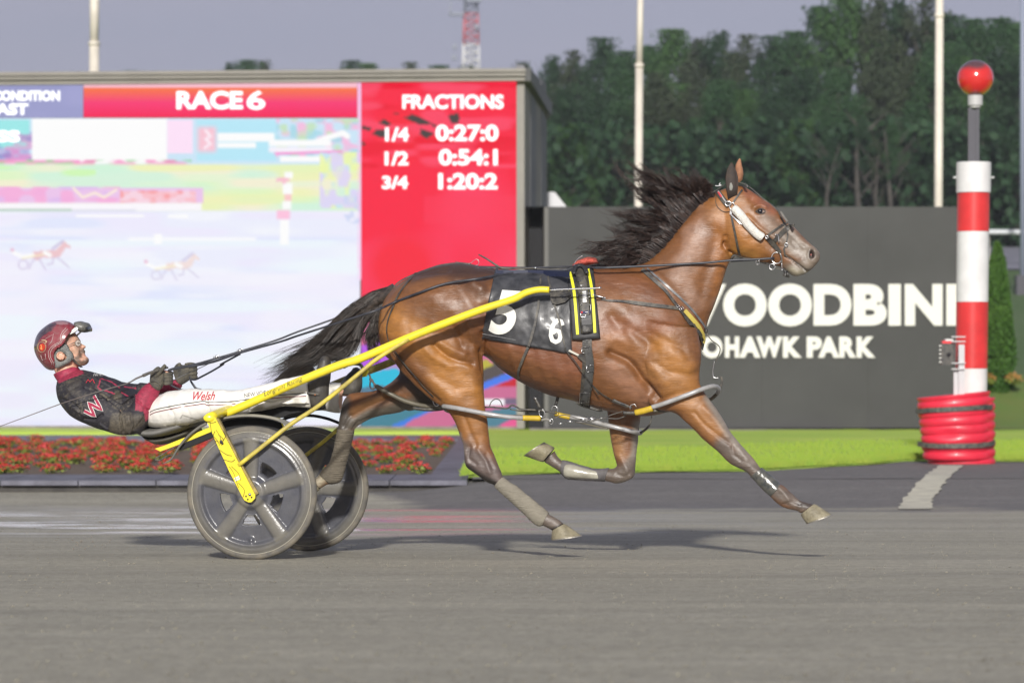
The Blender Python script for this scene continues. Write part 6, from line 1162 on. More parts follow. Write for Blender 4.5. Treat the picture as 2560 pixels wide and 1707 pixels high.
# trousers
tr = cloth_mesh([(legN, .004), (legF, .004), (Lr('Q', [(1470, 1000, 1400, 1270, .15, 0), (1560, 960, 1450, 1310, .165, 0), (1680, 920, 1620, 1330, .15, 0)]), .002)], .006, 4)
co = getco(tr); no = getno(tr); s2 = to_src(co); lat = (co - np.array([-1.254, .625, 0])) @ np.array(LV); side = sstep(.05, .5, -(no @ np.array(LV)))
for pts, r_, am in (([(1215, 600), (1225, 660), (1240, 720)], 2.5, -.007), ([(950, 640), (1000, 720), (1020, 790)], 3, -.004), ([(1050, 620), (1100, 700), (1120, 760)], 3, -.003), ([(1440, 590), (1480, 640), (1500, 700)], 3, -.006), ([(1560, 640), (1640, 650), (1760, 620)], 3.4, -.010), ([(1600, 670), (1700, 640), (1860, 640)], 3, .008), ([(1700, 560), (1800, 590), (1880, 580)], 2.4, -.004), ([(1330, 600), (1400, 660)], 3, -.004), ([(1640, 690), (1760, 655), (1880, 660)], 2.5, -.008)):
    sculpt('P', pts, r_, am)
co = co + no * (.0035 * vnoise(co * (1.8, 1, .7), 14., 19) + .0014 * vnoise(co * (2, 1, .8), 34., 20))[:, None]; setco(tr, co); s2 = to_src(co)
c = np.tile(np.array((.80, .78, .72)), (len(co), 1)); c *= (1 - .10 * np.clip(vnoise(co, 8., 21), 0, 1))[:, None]; gr = S(120, 112, 95)
coat('P', [(830, 780), (1000, 800), (1200, 750)], 6, (.55, .52, .44), .6, jit=1.); coat('P', [(1050, 745), (1060, 725), (1170, 760)], 2.2, (.2, .19, .16), .7, jit=1.5); coat('P', [(1560, 700), (1700, 680), (1880, 680)], 10, (.42, .39, .31), .7, jit=1.); coat('P', [(2000, 700), (2100, 600)], 18, (.48, .46, .40), .6, jit=1.5)
vcol(tr, c); trousers = link('trousers', tr, mat('white_silk', (.8, .8, .8), .5, vc=True, noise=.06, nscale=20, bump=.15, bscale=60), dr)
TB = BVHTree.FromPolygons([tuple(v) for v in co], [tuple(p.vertices) for p in tr.polygons])
pip_d, pip_m = mat('piping_dark', (.03, .03, .03), .6), mat('piping_maroon', (.22, .03, .05), .6)
for dy, m_ in ((0, pip_d), (18, pip_m)):
    P_ = [drape(TB, 'P', x, y + dy, .002, -.3) for x, y in ((850, 705), (880, 690), (920, 680), (1000, 664), (1080, 650), (1150, 640), (1206, 632), (1216, 640), (1290, 640), (1400, 634), (1480, 622), (1560, 608), (1640, 598), (1740, 590), (1870, 582))]; mb = MB(); mb.tube(P_, .0022, 5); mb.build('piping', m_, trousers)
def word(s, fr, x0, y0, x1, y1, h, bvh, m_, parent, bold=0., shear=0., lat_=-.3, off=.003):
    vs, fs_ = textmesh(s, h, bold, shear); W = vs[:, 0].max(); ux, uy = x1 - x0, y1 - y0; L = math.hypot(ux, uy); px_, py_ = uy / L, -ux / L
    vs, fs_ = refine(vs, fs_)
    V = [list(drape(bvh, fr, x0 + ux * a / W + px_ * b, y0 + uy * a / W + py_ * b, off, lat_)) for a, b in vs]; me = bpy.data.meshes.new('lettering'); me.from_pydata(V, [], fs_); return link('lettering', me, m_, parent, False)
word('Welsh', 'P', 1130, 628, 1275, 626, 56, TB, mat('red_script', (.50, .03, .05), .6), trousers, .01, .5)
word('NEW VOCATIONS', 'P', 1468, 610, 1720, 572, 26, TB, M['black_print'], trousers, .0, 0)
SC = 1.
# boots
bootl = mat('muddy_boot', (.035, .033, .032), .5, noise=.6, mixc=S(96, 90, 78), nscale=16)
def boot(rows, lat_, parent=dr):
    mb = MB(); loft(mb, [(al('N', a, b, lat_), al('N', c_, d, lat_), w_) for a, b, c_, d, w_ in rows], 20, 4, .9); me = remesh(mb, .004, 3); co_ = getco(me); me_n = getno(me); setco(me, co_ + me_n * (.0022 * vnoise(co_, 30., 31))[:, None]); return link('boot', me, bootl, parent)
b1 = boot([(735, 175, 800, 172, .022), (690, 240, 842, 240, .036), (664, 330, 852, 340, .042), (640, 430, 850, 440, .044), (560, 510, 842, 520, .047), (505, 580, 830, 590, .05), (505, 690, 825, 690, .05), (525, 800, 812, 800, .046), (570, 890, 770, 885, .038), (620, 930, 735, 925, .024)], -.265)
mb = MB(); mb.band([al('N', 505, 712, -.318), al('N', 600, 722, -.322), al('N', 690, 730, -.318)], .012, .004, tuple(-LVu)); mb.build('boot_strap', M['dark_strap'], b1)
c0 = al('N', 625, 735, -.322); mb = MB(); mb.tube([c0 - LVu * .004, c0 + LVu * .004], .0045, 12, sm=1); mb.build('rivet', mat('copper', (.55, .22, .10), .35, metal=.8), b1)
boot([(1175, 345, 1235, 335, .022), (1140, 400, 1300, 395, .038), (1060, 480, 1308, 470, .042), (1005, 560, 1310, 560, .046), (1000, 650, 1300, 650, .046), (1010, 740, 1260, 730, .04)], .25)
mb = MB(); loft(mb, [(al('N', a, b, .1), al('N', c_, d, .1), w_) for a, b, c_, d, w_ in ((40, 520, 90, 640, .04), (170, 400, 250, 620, .07), (300, 320, 380, 600, .08), (420, 278, 480, 580, .08), (530, 290, 560, 560, .07), (600, 340, 610, 540, .05))], 20, 4); mb.build('knee_cover', mat('grey_dusty_cloth', S(112, 106, 96), .85, noise=.35, mixc=S(80, 76, 68), nscale=12, bump=.5, bscale=30), dr)
# gloves
glm = mat('muddy_glove', (.05, .048, .044), .8, noise=.6, mixc=S(112, 105, 86), nscale=26, bump=.6, bscale=90)
def RL(x, y, l): return al('R', x, y, l)
mb = MB(); la = -.13
loft(mb, [(RL(335, 950, la), RL(560, 1150, la), .036), (RL(345, 840, la), RL(640, 1060, la), .036), (RL(360, 710, la), RL(700, 970, la), .034), (RL(440, 610, la), RL(740, 880, la), .032), (RL(540, 545, la), RL(740, 780, la), .028), (RL(600, 600, la), RL(740, 700, la), .018)], 20, 4)
for k in range(4):
    y0 = 690 + k * 78; mb.tube([RL(540, y0 + 20, la + .03), RL(700, y0 - 10, la + .034), RL(850, y0 + 5, la + .02), RL(880 - k * 4, y0 + 30, la - .01), RL(800, y0 + 40, la - .034), RL(690, y0 + 50, la - .040)], [.010, .0095, .009, .009, .0085, .008], 10)
mb.tube([RL(480, 800, la - .022), RL(570, 700, la - .036), RL(650, 600, la - .038), RL(725, 510, la - .03)], [.014, .012, .0115, .0095], 12); mb.ball(RL(505, 1010, la - .012), (.032, .034, .030))
link('glove', remesh(mb, .0030, 2), glm, dr)
mb = MB(); la = .11
loft(mb, [(RL(985, 885, la), RL(1110, 1010, la), .03), (RL(925, 720, la), RL(1200, 960, la), .034), (RL(920, 590, la), RL(1290, 900, la), .034), (RL(1020, 470, la), RL(1330, 850, la), .032), (RL(1150, 510, la), RL(1350, 800, la), .028), (RL(1290, 480, la), RL(1380, 700, la), .02)], 20, 4)
for k in range(4): y0 = 500 + k * 92; mb.tube([RL(1200, y0 + 10, la + .03), RL(1340, y0 - 10, la + .03), RL(1450, y0 + 10, la + .015), RL(1470, y0 + 35, la - .012), RL(1380, y0 + 50, la - .034), RL(1290, y0 + 60, la - .038)], [.010, .0105, .010, .0095, .009, .0085], 10)
mb.tube([RL(1020, 700, la - .02), RL(1060, 560, la - .028), RL(1060, 470, la - .02)], [.014, .012, .010], 12)
link('glove', remesh(mb, .0030, 2), glm, dr)
mb = MB(); mb.tube([RL(380, 930, -.165), RL(440, 900, -.172), RL(540, 940, -.172), RL(620, 1020, -.165)], .003, 6); mb.build('glove_strap', M['dark_strap'], dr)
# helmet
HC = np.array((790, 700)); ol = [(245, 800), (262, 640), (300, 500), (385, 370), (500, 270), (620, 185), (750, 130), (860, 108), (950, 105), (1060, 122), (1150, 160), (1230, 212), (1290, 270), (1330, 380), (1340, 560), (1300, 800), (1200, 1000), (1060, 1180), (900, 1290), (780, 1325), (700, 1335), (640, 1330), (540, 1290), (470, 1215), (400, 1130), (335, 1045), (290, 950)]
oa = np.array([math.atan2(-(y - HC[1]), x - HC[0]) for x, y in ol]); orr = np.array([math.hypot(x - HC[0], y - HC[1]) for x, y in ol]); ix = np.argsort(oa); oa, orr = oa[ix], orr[ix]
na, nl = 150, 61; an = np.linspace(-math.pi, math.pi, na, endpoint=False); rad = np.interp(an, np.concatenate([oa - 2 * math.pi, oa, oa + 2 * math.pi]), np.tile(orr, 3)); k_ = np.ones(7) / 7; rad = np.convolve(np.concatenate([rad[-3:], rad, rad[:3]]), k_, 'valid')
phs = np.linspace(-math.pi / 2 * .999, math.pi / 2 * .999, nl); V = []; KP = []
for ph in phs:
    cr = math.cos(ph) ** .85
    for a, r_ in zip(an, rad): x, y = HC[0] + math.cos(a) * r_ * cr, HC[1] - math.sin(a) * r_ * cr; V.append(al('K', x, y, math.sin(ph) * .112)); KP.append((x, y))
KP = np.array(KP); openp = [(1300, 268), (1180, 330), (1075, 450), (1015, 560), (985, 640), (900, 722), (800, 790), (740, 870), (718, 960), (728, 1060), (770, 1170), (758, 1290), (700, 1345), (900, 1600), (1900, 1500), (1900, 150), (1400, 150)]
inn = inpoly(KP, openp); F = []
for i in range(nl - 1):
    for j in range(na):
        q = (i * na + j, i * na + (j + 1) % na, (i + 1) * na + (j + 1) % na, (i + 1) * na + j)
        if sum(inn[list(q)]) < 3: F.append(q)
me = bpy.data.meshes.new('helmet'); me.from_pydata([list(v) for v in V], [], F); bm = bmesh.new(); bm.from_mesh(me); bmesh.ops.delete(bm, geom=[v for v in bm.verts if not v.link_faces], context='VERTS'); bmesh.ops.recalc_face_normals(bm, faces=bm.faces); bm.to_mesh(me); bm.free()
hc_ = getco(me); co = hc_; s2 = to_src(hc_); c = np.tile(np.array((.20, .012, .024)), (len(hc_), 1)); lat = np.zeros(len(hc_)); c *= (1 + .25 * vnoise(hc_, 60., 4))[:, None]
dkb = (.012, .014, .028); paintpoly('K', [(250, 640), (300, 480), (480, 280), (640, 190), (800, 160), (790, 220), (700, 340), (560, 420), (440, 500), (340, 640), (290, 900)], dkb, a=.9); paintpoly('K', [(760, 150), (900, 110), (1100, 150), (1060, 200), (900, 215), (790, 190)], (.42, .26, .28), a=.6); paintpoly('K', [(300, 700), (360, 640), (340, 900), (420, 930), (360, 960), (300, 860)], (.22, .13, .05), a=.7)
coat('K', [(760, 300), (900, 330), (1000, 420), (900, 560), (700, 700)], 9, (.30, .09, .10), .5, jit=1.5)
vcol(me, np.clip(c, .004, 1)); helmet = link('helmet', me, mat('helmet_gloss', (.2, .02, .03), .16, vc=True, noise=.3, mixc=(.25, .2, .18), nscale=60, coat=.8), dr)
so = helmet.modifiers.new('s', 'SOLIDIFY'); so.thickness = .006; so.offset = -1
HBV = BVHTree.FromPolygons([tuple(v) for v in hc_], [tuple(p.vertices) for p in me.polygons])
pin = mat('pinstripe', (.62, .52, .50), .4)
for k, pts in enumerate(([(1150, 195), (1010, 310), (920, 420), (890, 520), (895, 600), (870, 640), (760, 690), (650, 780), (600, 880), (605, 1000), (650, 1100), (680, 1180), (520, 1255)], [(1205, 215), (1060, 330), (960, 440), (930, 540), (930, 620), (890, 665), (790, 715), (690, 800), (645, 900), (650, 1000), (690, 1090), (725, 1190), (560, 1280)], [(520, 560), (725, 440), (680, 620), (600, 715)], [(410, 960), (450, 1085), (535, 1050), (520, 920)])):
    P_ = [drape(HBV, 'K', x, y, .001, -.1) for x, y in pts]; mb = MB(); mb.tube(P_, .0014, 4, sm=1 if k > 1 else 3); mb.build('pinstripe', pin, helmet)
P_ = [drape(HBV, 'K', 435 + 100 * math.cos(a), 760 + 125 * math.sin(a), .001, -.1) for a in np.linspace(0, 2 * math.pi, 20)]; mb = MB(); mb.tube(P_, .0016, 5); mb.build('emblem_ring', mat('emblem_gold', (.50, .36, .20), .4), helmet)
patch('emblem_center', 'K', [(400, 690), (460, 670), (520, 720), (510, 800), (450, 860), (380, 830), (370, 750)], HBV, mat('emblem_red', (.55, .05, .02), .4), helmet, .0012, -.1, 2)
stroke('emblem_stroke', 'K', [(410, 700), (430, 740), (400, 790), (440, 820), (430, 760)], .004, HBV, mat('emblem_orange', (.8, .32, .10), .4), helmet, .0022, -.1)
stroke('emblem_stroke', 'K', [(430, 590), (500, 590), (560, 620), (520, 660)], .005, HBV, mat('emblem_tan', (.55, .42, .25), .5), helmet, .0015, -.1)
# padded side piece with ear opening, chin strap, peak, raised goggles
padm = mat('speckled_padding', S(92, 96, 94), .9, noise=.8, mixc=S(150, 150, 145), nscale=160)
outer = [(985, 650), (1040, 700), (1100, 830), (1205, 1000), (1190, 1060), (1120, 1130), (1000, 1190), (880, 1240), (760, 1290), (775, 1180), (735, 1080), (718, 960), (745, 870), (850, 770)]
inner = [(885, 865), (940, 880), (1000, 920), (1045, 980), (1030, 1040), (980, 1085), (900, 1115), (830, 1110), (790, 1060), (780, 990), (800, 930), (840, 880), (860, 870), (875, 866)]
n = len(outer); V = [al('K', x, y, -.088 + .00004 * max(0, x - 900)) for x, y in outer] + [al('K', x, y, -.092) for x, y in inner]; V += [Vector(v) + LVu * .014 for v in V]; F = []
for i in range(n): j = (i + 1) % n; F += [(i, j, n + j, n + i), (2 * n + j, 2 * n + i, 3 * n + i, 3 * n + j), (i, 2 * n + i, 2 * n + j, j), (n + i, n + j, 3 * n + j, 3 * n + i)]
# align the two loops by angle
def rs(pts, m=28):
    c_ = (900, 990); a_ = [math.atan2(y - c_[1], x - c_[0]) for x, y in pts]; ixs = np.argsort(a_); aa = np.array(a_)[ixs]; rr_ = np.array([math.hypot(x - c_[0], y - c_[1]) for x, y in pts])[ixs]; t_ = np.linspace(-math.pi, math.pi, m, endpoint=False); r2 = np.interp(t_, np.concatenate([aa - 2 * math.pi, aa, aa + 2 * math.pi]), np.tile(rr_, 3)); return [(c_[0] + math.cos(t) * r, c_[1] + math.sin(t) * r) for t, r in zip(t_, r2)]
o1, i1 = rs(outer), rs(inner); n = 28; V = [al('K', x, y, -.090 + .00006 * max(0, x - 850)) for x, y in o1] + [al('K', x, y, -.096) for x, y in i1]; V += [Vector(v) + LVu * .016 for v in V]; F = []
for i in range(n): j = (i + 1) % n; F += [(i, j, n + j, n + i), (2 * n + j, 2 * n + i, 3 * n + i, 3 * n + j), (i, 2 * n + i, 2 * n + j, j), (n + i, n + j, 3 * n + j, 3 * n + i)]
mb = MB(); mb.add([list(v) for v in V], F); mb.build('ear_padding', padm, helmet, fixn=True)
mb = MB(); mb.band([al('K', 1185, 1040, -.078), al('K', 1260, 1130, -.060), al('K', 1350, 1210, -.040), al('K', 1400, 1245, -.015), al('K', 1400, 1245, .015), al('K', 1350, 1210, .04)], .014, .004, [(-.16, -.98, -.1)] * 2 + [(-.1, -.6, -.6)] + [(0, 0, -1)] * 3); mb.build('chin_strap', M['dark_strap'], helmet)
prism('peak', 'K', [(1070, 452), (1180, 340), (1292, 262), (1325, 300), (1320, 330), (1230, 395), (1130, 450)], -.075, .004, M['white_print'], helmet)
mb = MB(); mb.band([al('K', 1190, 400, -.06), al('K', 1260, 330, -.05), al('K', 1290, 300, 0), al('K', 1260, 330, .05), al('K', 1190, 400, .06)], .022, .004, [(.5, -.7, .4), (.7, -.4, .5), (.7, 0, .6), (.7, .4, .5), (.5, .7, .4)]); mb.build('peak_front', M['white_print'], helmet)
gog = mat('goggles_grey', (.10, .10, .098), .4, noise=.5, mixc=S(130, 126, 112), nscale=20)
mb = MB(); loft(mb, [(al('K', *a, 0), al('K', *b, 0), w_) for a, b, w_ in (((1300, 140), (1270, 220), .05), ((1390, 125), (1320, 310), .068), ((1480, 150), (1380, 385), .07), ((1560, 170), (1470, 405), .066), ((1610, 240), (1540, 400), .05))], 20, 4, .85); go = mb.build('goggles', gog, dr)
mb = MB(); loft(mb, [(al('K', *a, 0), al('K', *b, 0), w_) for a, b, w_ in (((1575, 235), (1530, 300), .05), ((1618, 270), (1575, 370), .055), ((1632, 340), (1605, 388), .04))], 16, 3); mb.build('goggle_lens', mat('black_lens', (.01, .01, .012), .08, coat=1.), go)
mb = MB(); mb.band([al('K', 1395, 385, -.04), al('K', 1290, 480, -.045)], .009, .003, tuple(-LVu)); mb.build('goggle_strap', M['black_leather'], go)

# ---------------------------------------------------------------- whip and driving lines
wh = MB(); Pw = [RL(790, 570, -.15), RL(640, 610, -.16), RL(480, 655, -.190), RL(330, 705, -.205), RL(170, 775, -.22)]; wh.tube(Pw, [.006, .0065, .0075, .008, .0095], 10); whip = wh.build('whip', M['dark_strap']); setp(whip, 'long thin driving whip held in the near glove, trailing off the left picture edge', 'whip')
mb = MB(); mb.tube([RL(170, 775, -.22), RL(0, 845, -.235), al('Q', 1180, 826, -.26), al('Q', 900, 905, -.33), al('Q', 450, 1048, -.33), al('Q', 0, 1215, -.33), al('Q', -700, 1470, -.33)], [.0055, .005, .0036, .003, .0026, .0022, .0015], 8); mb.build('lash', mat('whip_shaft', (.11, .105, .10), .5, noise=.3, mixc=(.3, .16, .12), nscale=8), whip)
rein = mat('rein_leather', (.020, .021, .028), .42, noise=.35, mixc=S(90, 92, 100), nscale=14)
nr = MB(); nv = tuple(-LVu)
nearline = [RL(790, 650, -.15), RL(900, 610, -.15), RL(1100, 570, -.15), RL(1400, 530, -.16), RL(1900, 430, -.17), al('P', 1440, 318, -.18), al('P', 1700, 246, -.21), al('A', 420, 796, -.26), al('A', 860, 655, -.31), al('A', 1200, 545, -.34)]
body_part = [('A', 1390, 478), ('A', 1640, 378), ('A', 1900, 292), ('A', 2200, 250), ('T', 900, 245), ('T', 1100, 222), ('T', 1300, 200), ('T', 1400, 188), ('T', 1500, 180)]
neckp = [('H', 330, 1040, .19), ('H', 700, 1025, .15), ('H', 1000, 1010, .125), ('H', 1250, 995, .11), ('H', 1450, 975, .10), ('H', 1650, 968, .09), ('H', 1800, 958, .075)]
pts = nearline + [hit(f, x, y, .014)[0] for f, x, y in body_part] + [al(f, x, y, -l) for f, x, y, l in neckp]
pts = [np.array(list(p)) for p in pts]
nr.band(pts, [.014] * 5 + [.011] * 4 + [.012] * (len(pts) - 9), .004, nv, sm=4); line1 = nr.build('driving_line', rein); setp(line1, 'near black driving line running from the gloves along the horse flank to the bit', 'rein', 'driving lines')
mb = MB(); mb.band([RL(1330, 860, .07), RL(1450, 870, .05), RL(1600, 800, 0), RL(1900, 640, -.04), RL(2156, 480, -.07), al('P', 1310, 395, -.10), al('P', 1440, 325, -.17)], .010, .003, nv, sm=4); mb.build('line_loop', rein, line1)
mb = MB(); mb.band([RL(1310, 800, .06), RL(1340, 900, .05), RL(1410, 1010, .04), RL(1480, 1090, .04), RL(1600, 1112, .04)], [.005, .010, .012, .012, .009], .003, nv, sm=4); mb.band([RL(800, 960, -.15), RL(900, 1030, -.16), RL(1100, 1110, -.17), RL(1390, 1132, -.19)], [.010, .009, .008, .003], .003, nv, sm=4); mb.build('line_tail', rein, line1)
mb = MB(); mb.tube([RL(910, 895, -.06), RL(1200, 745, -.08), RL(1600, 570, -.12), RL(1900, 420, -.16)], .0022, 6); mb.build('line_end', mat('grey_cord', (.16, .16, .16), .5), line1)
fl_ = [al('P', 1290, 352, .10), al('P', 1440, 308, .12), al('A', 200, 842, .16), al('A', 420, 756, .21), al('A', 860, 596, .26), al('A', 1180, 430, .27), al('A', 1420, 330, .27), al('A', 1700, 200, .25), al('T', 700, 178, .20), al('T', 1100, 182, .18), al('T', 1500, 168, .17), al('H', 700, 1015, .14), al('H', 1300, 990, .11), al('H', 1750, 965, .08)]
mb = MB(); mb.band([RL(1150, 560, .10), RL(1500, 480, .10)] + fl_, .010, .004, nv, sm=4); line2 = mb.build('driving_line', rein); setp(line2, 'far black driving line passing behind the tail and over the horse back', 'rein', 'driving lines')
for (fr, x, y) in (('P', 1283, 352), ('P', 1437, 310)):
    mb = MB(); c0 = al(fr, x, y, -.15 if x < 1300 else -.18); mb.ball(c0 + Vector((0, 0, .006)), (.010, .008, .009)); mb.tube([c0 + Vector((-.016, 0, -.002)), c0 + Vector((-.012, 0, .010)), c0 + Vector((.013, 0, .012)), c0 + Vector((.018, 0, .002))], .002, 6); mb.build('line_buckle', M['chrome'], line1)
# ---------------------------------------------------------------- number cloth
lea, dst_, chm = M['black_leather'], M['dark_strap'], M['chrome']
nc = empty('number_cloth', hit('T', 1100, 450)[0], 'shiny black saddle cloth with large white 5 and small white 6 on the horse', 'saddle cloth')
def q4(u, v):   # corner blend in T pixels
    a = np.array((884, 192)); b = np.array((1368, 205)); c_ = np.array((1386, 742)); d = np.array((792, 640)); return (a * (1 - u) + b * u) * (1 - v) + (d * (1 - u) + c_ * u) * v
NU, NV = 46, 44; G = np.zeros((NV, NU, 3))
for j in range(NV):
    for i in range(NU): x, y = q4(i / (NU - 1), j / (NV - 1)); G[j, i] = list(hit('T', x, max(y, 196), .010)[0])
for _ in range(6): G[1:-1, 1:-1] = (G[1:-1, 1:-1] * 2 + G[:-2, 1:-1] + G[2:, 1:-1] + G[1:-1, :-2] + G[1:-1, 2:]) / 6
pp = G.reshape(-1, 3); u_ = np.tile(np.linspace(0, 1, NU), NV); v_ = np.repeat(np.linspace(0, 1, NV), NU)
wr = vnoise(np.stack([u_ * 9, v_ * 5, u_ * 0], 1), 1., 77) * .004 + np.sin(u_ * 22 + v_ * 9) * .0022 * v_ + vnoise(np.stack([u_ * 22, v_ * 16, u_ * 0], 1), 1., 78) * .002; pp = pp - np.array(LVu) * (wr + .004)[:, None]
F = [(j * NU + i, (j + 1) * NU + i, (j + 1) * NU + i + 1, j * NU + i + 1) for j in range(NV - 1) for i in range(NU - 1)]
clm = mat('vinyl_cloth', (.020, .021, .024), .45, noise=.8, mixc=(.08, .08, .085), nscale=11, bump=.35, bscale=16, coat=.06)
me = bpy.data.meshes.new('cloth'); me.from_pydata(pp.tolist(), [], F); clo = link('cloth', me, clm, nc); so = clo.modifiers.new('s', 'SOLIDIFY'); so.thickness = .003; so.offset = -1
CB = BVHTree.FromPolygons([tuple(v) for v in pp], F)
num = mat('white_vinyl', (.76, .76, .70), .4)
word('5', 'T', 838, 612, 1036, 626, 292, CB, num, nc, .035, .22, off=.004); stroke('lettering', 'J', [(768, 800), (750, 752), (705, 742), (664, 785), (640, 850), (632, 915), (648, 970), (690, 992), (732, 970), (746, 915), (728, 868), (688, 858), (650, 888)], .0215, CB, num, nc, .005, -.3)
def laid(name, fr, pts, w_, m_, parent, off=.008, th=.004, bvh=None, k=4, sm=2):
    if bvh is None: ps, ns = surf(fr, pts, off, k)
    else: ps = [np.array(list(drape(bvh, fr, x, y, off, -.3))) for x, y in pts]; ns = [tuple(-LVu)] * len(ps)
    if isinstance(w_, (list, tuple)): w_ = list(np.interp(np.linspace(0, 1, len(ps)), np.linspace(0, 1, len(w_)), w_))
    mb = MB(); mb.band(ps, w_, th, ns, sm=sm); return mb.build(name, m_, parent, smooth=False)
stitch = mat('scuffed_edge', (.16, .16, .165), .5, noise=.9, mixc=(.03, .03, .03), nscale=60)
for pts in ([(800, 612), (1000, 650), (1380, 718)], [(812, 600), (860, 380), (900, 215)]): laid('hem', 'T', pts, .004, stitch, nc, .0015, .001, CB)
laid('top_fold', 'T', [(886, 215), (1000, 215), (1200, 216), (1368, 224)], .030, mat('navy_fold', (.015, .02, .05), .4), nc, .004, .004, CB)
# saddle pad, girth and all the straps
hs = empty('harness', hit('J', 1050, 500)[0], 'black leather harness with yellow striped saddle pad, girth and breast strap on the horse', 'harness')
def padgrid(name, fr, corners, off, m_, parent, nu=16, nv=26, bulge=0., th=.012):
    a, b, c_, d = [np.array(q) for q in corners]; G = np.zeros((nv, nu, 3))
    for j in range(nv):
        for i in range(nu): u, v = i / (nu - 1), j / (nv - 1); x, y = (a * (1 - u) + b * u) * (1 - v) + (d * (1 - u) + c_ * u) * v; G[j, i] = list(hit(fr, x, y, off)[0])
    for _ in range(3): G[1:-1, 1:-1] = (G[1:-1, 1:-1] * 2 + G[:-2, 1:-1] + G[2:, 1:-1] + G[1:-1, :-2] + G[1:-1, 2:]) / 6
    u = np.linspace(-1, 1, nu)[None, :, None]; G = G - np.array(LVu) * bulge * (1 - u ** 4)
    F = [(j * nu + i, (j + 1) * nu + i, (j + 1) * nu + i + 1, j * nu + i + 1) for j in range(nv - 1) for i in range(nu - 1)]; me = bpy.data.meshes.new(name); me.from_pydata(G.reshape(-1, 3).tolist(), [], F); o = link(name, me, m_, parent); so = o.modifiers.new('s', 'SOLIDIFY'); so.thickness = th; so.offset = -1
    return o, BVHTree.FromPolygons([tuple(v) for v in G.reshape(-1, 3)], F)
pad, PB = padgrid('saddle_pad', 'J', [(826, 182), (1128, 176), (1202, 948), (874, 968)], .020, mat('pad_black', (.022, .022, .024), .6, noise=.4, mixc=(.08, .08, .08), nscale=20), hs, bulge=.008)
ys = mat('yellow_stripe', (.80, .80, .03), .5)
laid('stripe', 'J', [(850, 186), (872, 260), (893, 360), (905, 450), (920, 620), (932, 780), (941, 905)], .0145, ys, pad, .003, .002, PB); laid('stripe', 'J', [(1062, 150), (1075, 220), (1095, 320), (1110, 430), (1125, 600), (1134, 760), (1141, 884)], .0140, ys, pad, .003, .002, PB)
blk1, SB = padgrid('saddle_flap', 'J', [(920, 190), (1046, 190), (1122, 895), (978, 902)], .036, lea, hs, 10, 26, .010, .014)
cres = MB(); ps, ns = surf('J', [(905, 300), (925, 235), (975, 205), (1030, 225), (1058, 290)], .055, 3); cres.band(ps, .020, .012, ns, sm=2); cres.build('saddle_roll', mat('roll_black', (.03, .03, .032), .5), hs)
laid('panel', 'J', [(1040, 690), (1050, 790), (1056, 888)], .052, mat('panel_grey', (.06, .06, .062), .5, noise=.5, mixc=(.11, .11, .11), nscale=20), hs, .004, .003, SB)
laid('billet', 'J', [(985, 250), (1010, 330), (1025, 420), (1032, 560), (1038, 680)], .036, dst_, hs, .006, .004, SB)
def frame(fr, x0, y0, x1, y1, bvh, parent, r_=.0018, name='buckle', off=.008, sk=0):
    P_ = [drape(bvh, fr, x, y, off, -.35) if bvh else hit(fr, x, y, off)[0] for x, y in ((x0, y0), (x1, y0), (x1 + sk, y1), (x0 + sk, y1), (x0, y0))]; mb = MB(); mb.tube(P_, r_, 6, sm=1); return mb.build(name, chm, parent)
laid('buckle_plate', 'J', [(1018, 405), (1022, 470), (1024, 535)], .020, mat('white_metal', (.72, .72, .70), .35, metal=.4), hs, .014, .003, SB)
frame('J', 960, 430, 1085, 470, SB, hs); frame('J', 975, 560, 1090, 700, SB, hs); frame('J', 935, 290, 1030, 340, SB, hs); frame('J', 985, 685, 1075, 705, SB, hs, .0025)
laid('maker_label', 'J', [(965, 650), (1030, 648), (1090, 646)], .013, mat('navy_label', (.015, .02, .09), .5), hs, .011, .002, SB); laid('label_flag', 'J', [(978, 648), (1000, 648)], .008, mat('label_red', (.6, .04, .03), .5), hs, .0135, .001, SB); laid('label_word', 'J', [(1030, 647), (1062, 646)], .003, M['white_print'], hs, .0135, .001, SB)
laid('girth', 'G', [(255, 715), (252, 850), (268, 990), (255, 1150), (240, 1300), (232, 1385)], [.048, .050, .062, .062, .056, .054], lea, hs, .014, .008)
laid('girth_fold', 'G', [(170, 1352), (235, 1390), (300, 1400), (400, 1438)], [.016, .03, .02, .01], dst_, hs, .012, .008)
laid('girth_overlay', 'G', [(262, 860), (285, 1010), (262, 1180), (240, 1320)], [.03, .04, .036, .03], mat('leather_grey', (.045, .045, .045), .5, noise=.7, mixc=(.10, .10, .095), nscale=22), hs, .022, .004)
frame('G', 205, 848, 268, 900, None, hs, off=.026); frame('G', 252, 1005, 322, 1060, None, hs, off=.03); frame('G', 195, 1250, 280, 1335, None, hs, .0014, off=.022)
laid('buckle_bar', 'J', [(835, 1082), (900, 1112), (965, 1140)], .010, mat('pale_buckle', (.60, .58, .50), .4), hs, .016, .004); laid('keeper', 'J', [(960, 1130), (1010, 1175), (1060, 1205)], .026, dst_, hs, .018, .006)
laid('breast_strap', 'G', [(385, 408), (450, 418), (560, 425), (700, 440), (850, 462), (980, 478), (1105, 494)], [.007, .009, .013, .020, .022, .021, .020], dst_, hs, .007)
bs = laid('breast_collar', 'G', [(1120, 505), (1170, 575), (1250, 660), (1305, 740), (1328, 820), (1328, 872)], [.026, .030, .030, .028, .022, .012], lea, hs, .007); laid('yellow_face', 'G', [(1155, 510), (1215, 575), (1280, 655), (1325, 740), (1342, 810)], [.022, .024, .024, .022, .014], mat('mustard_web', (.50, .40, .07), .6, noise=.3, mixc=(.3, .26, .1), nscale=30), bs, .012, .003)
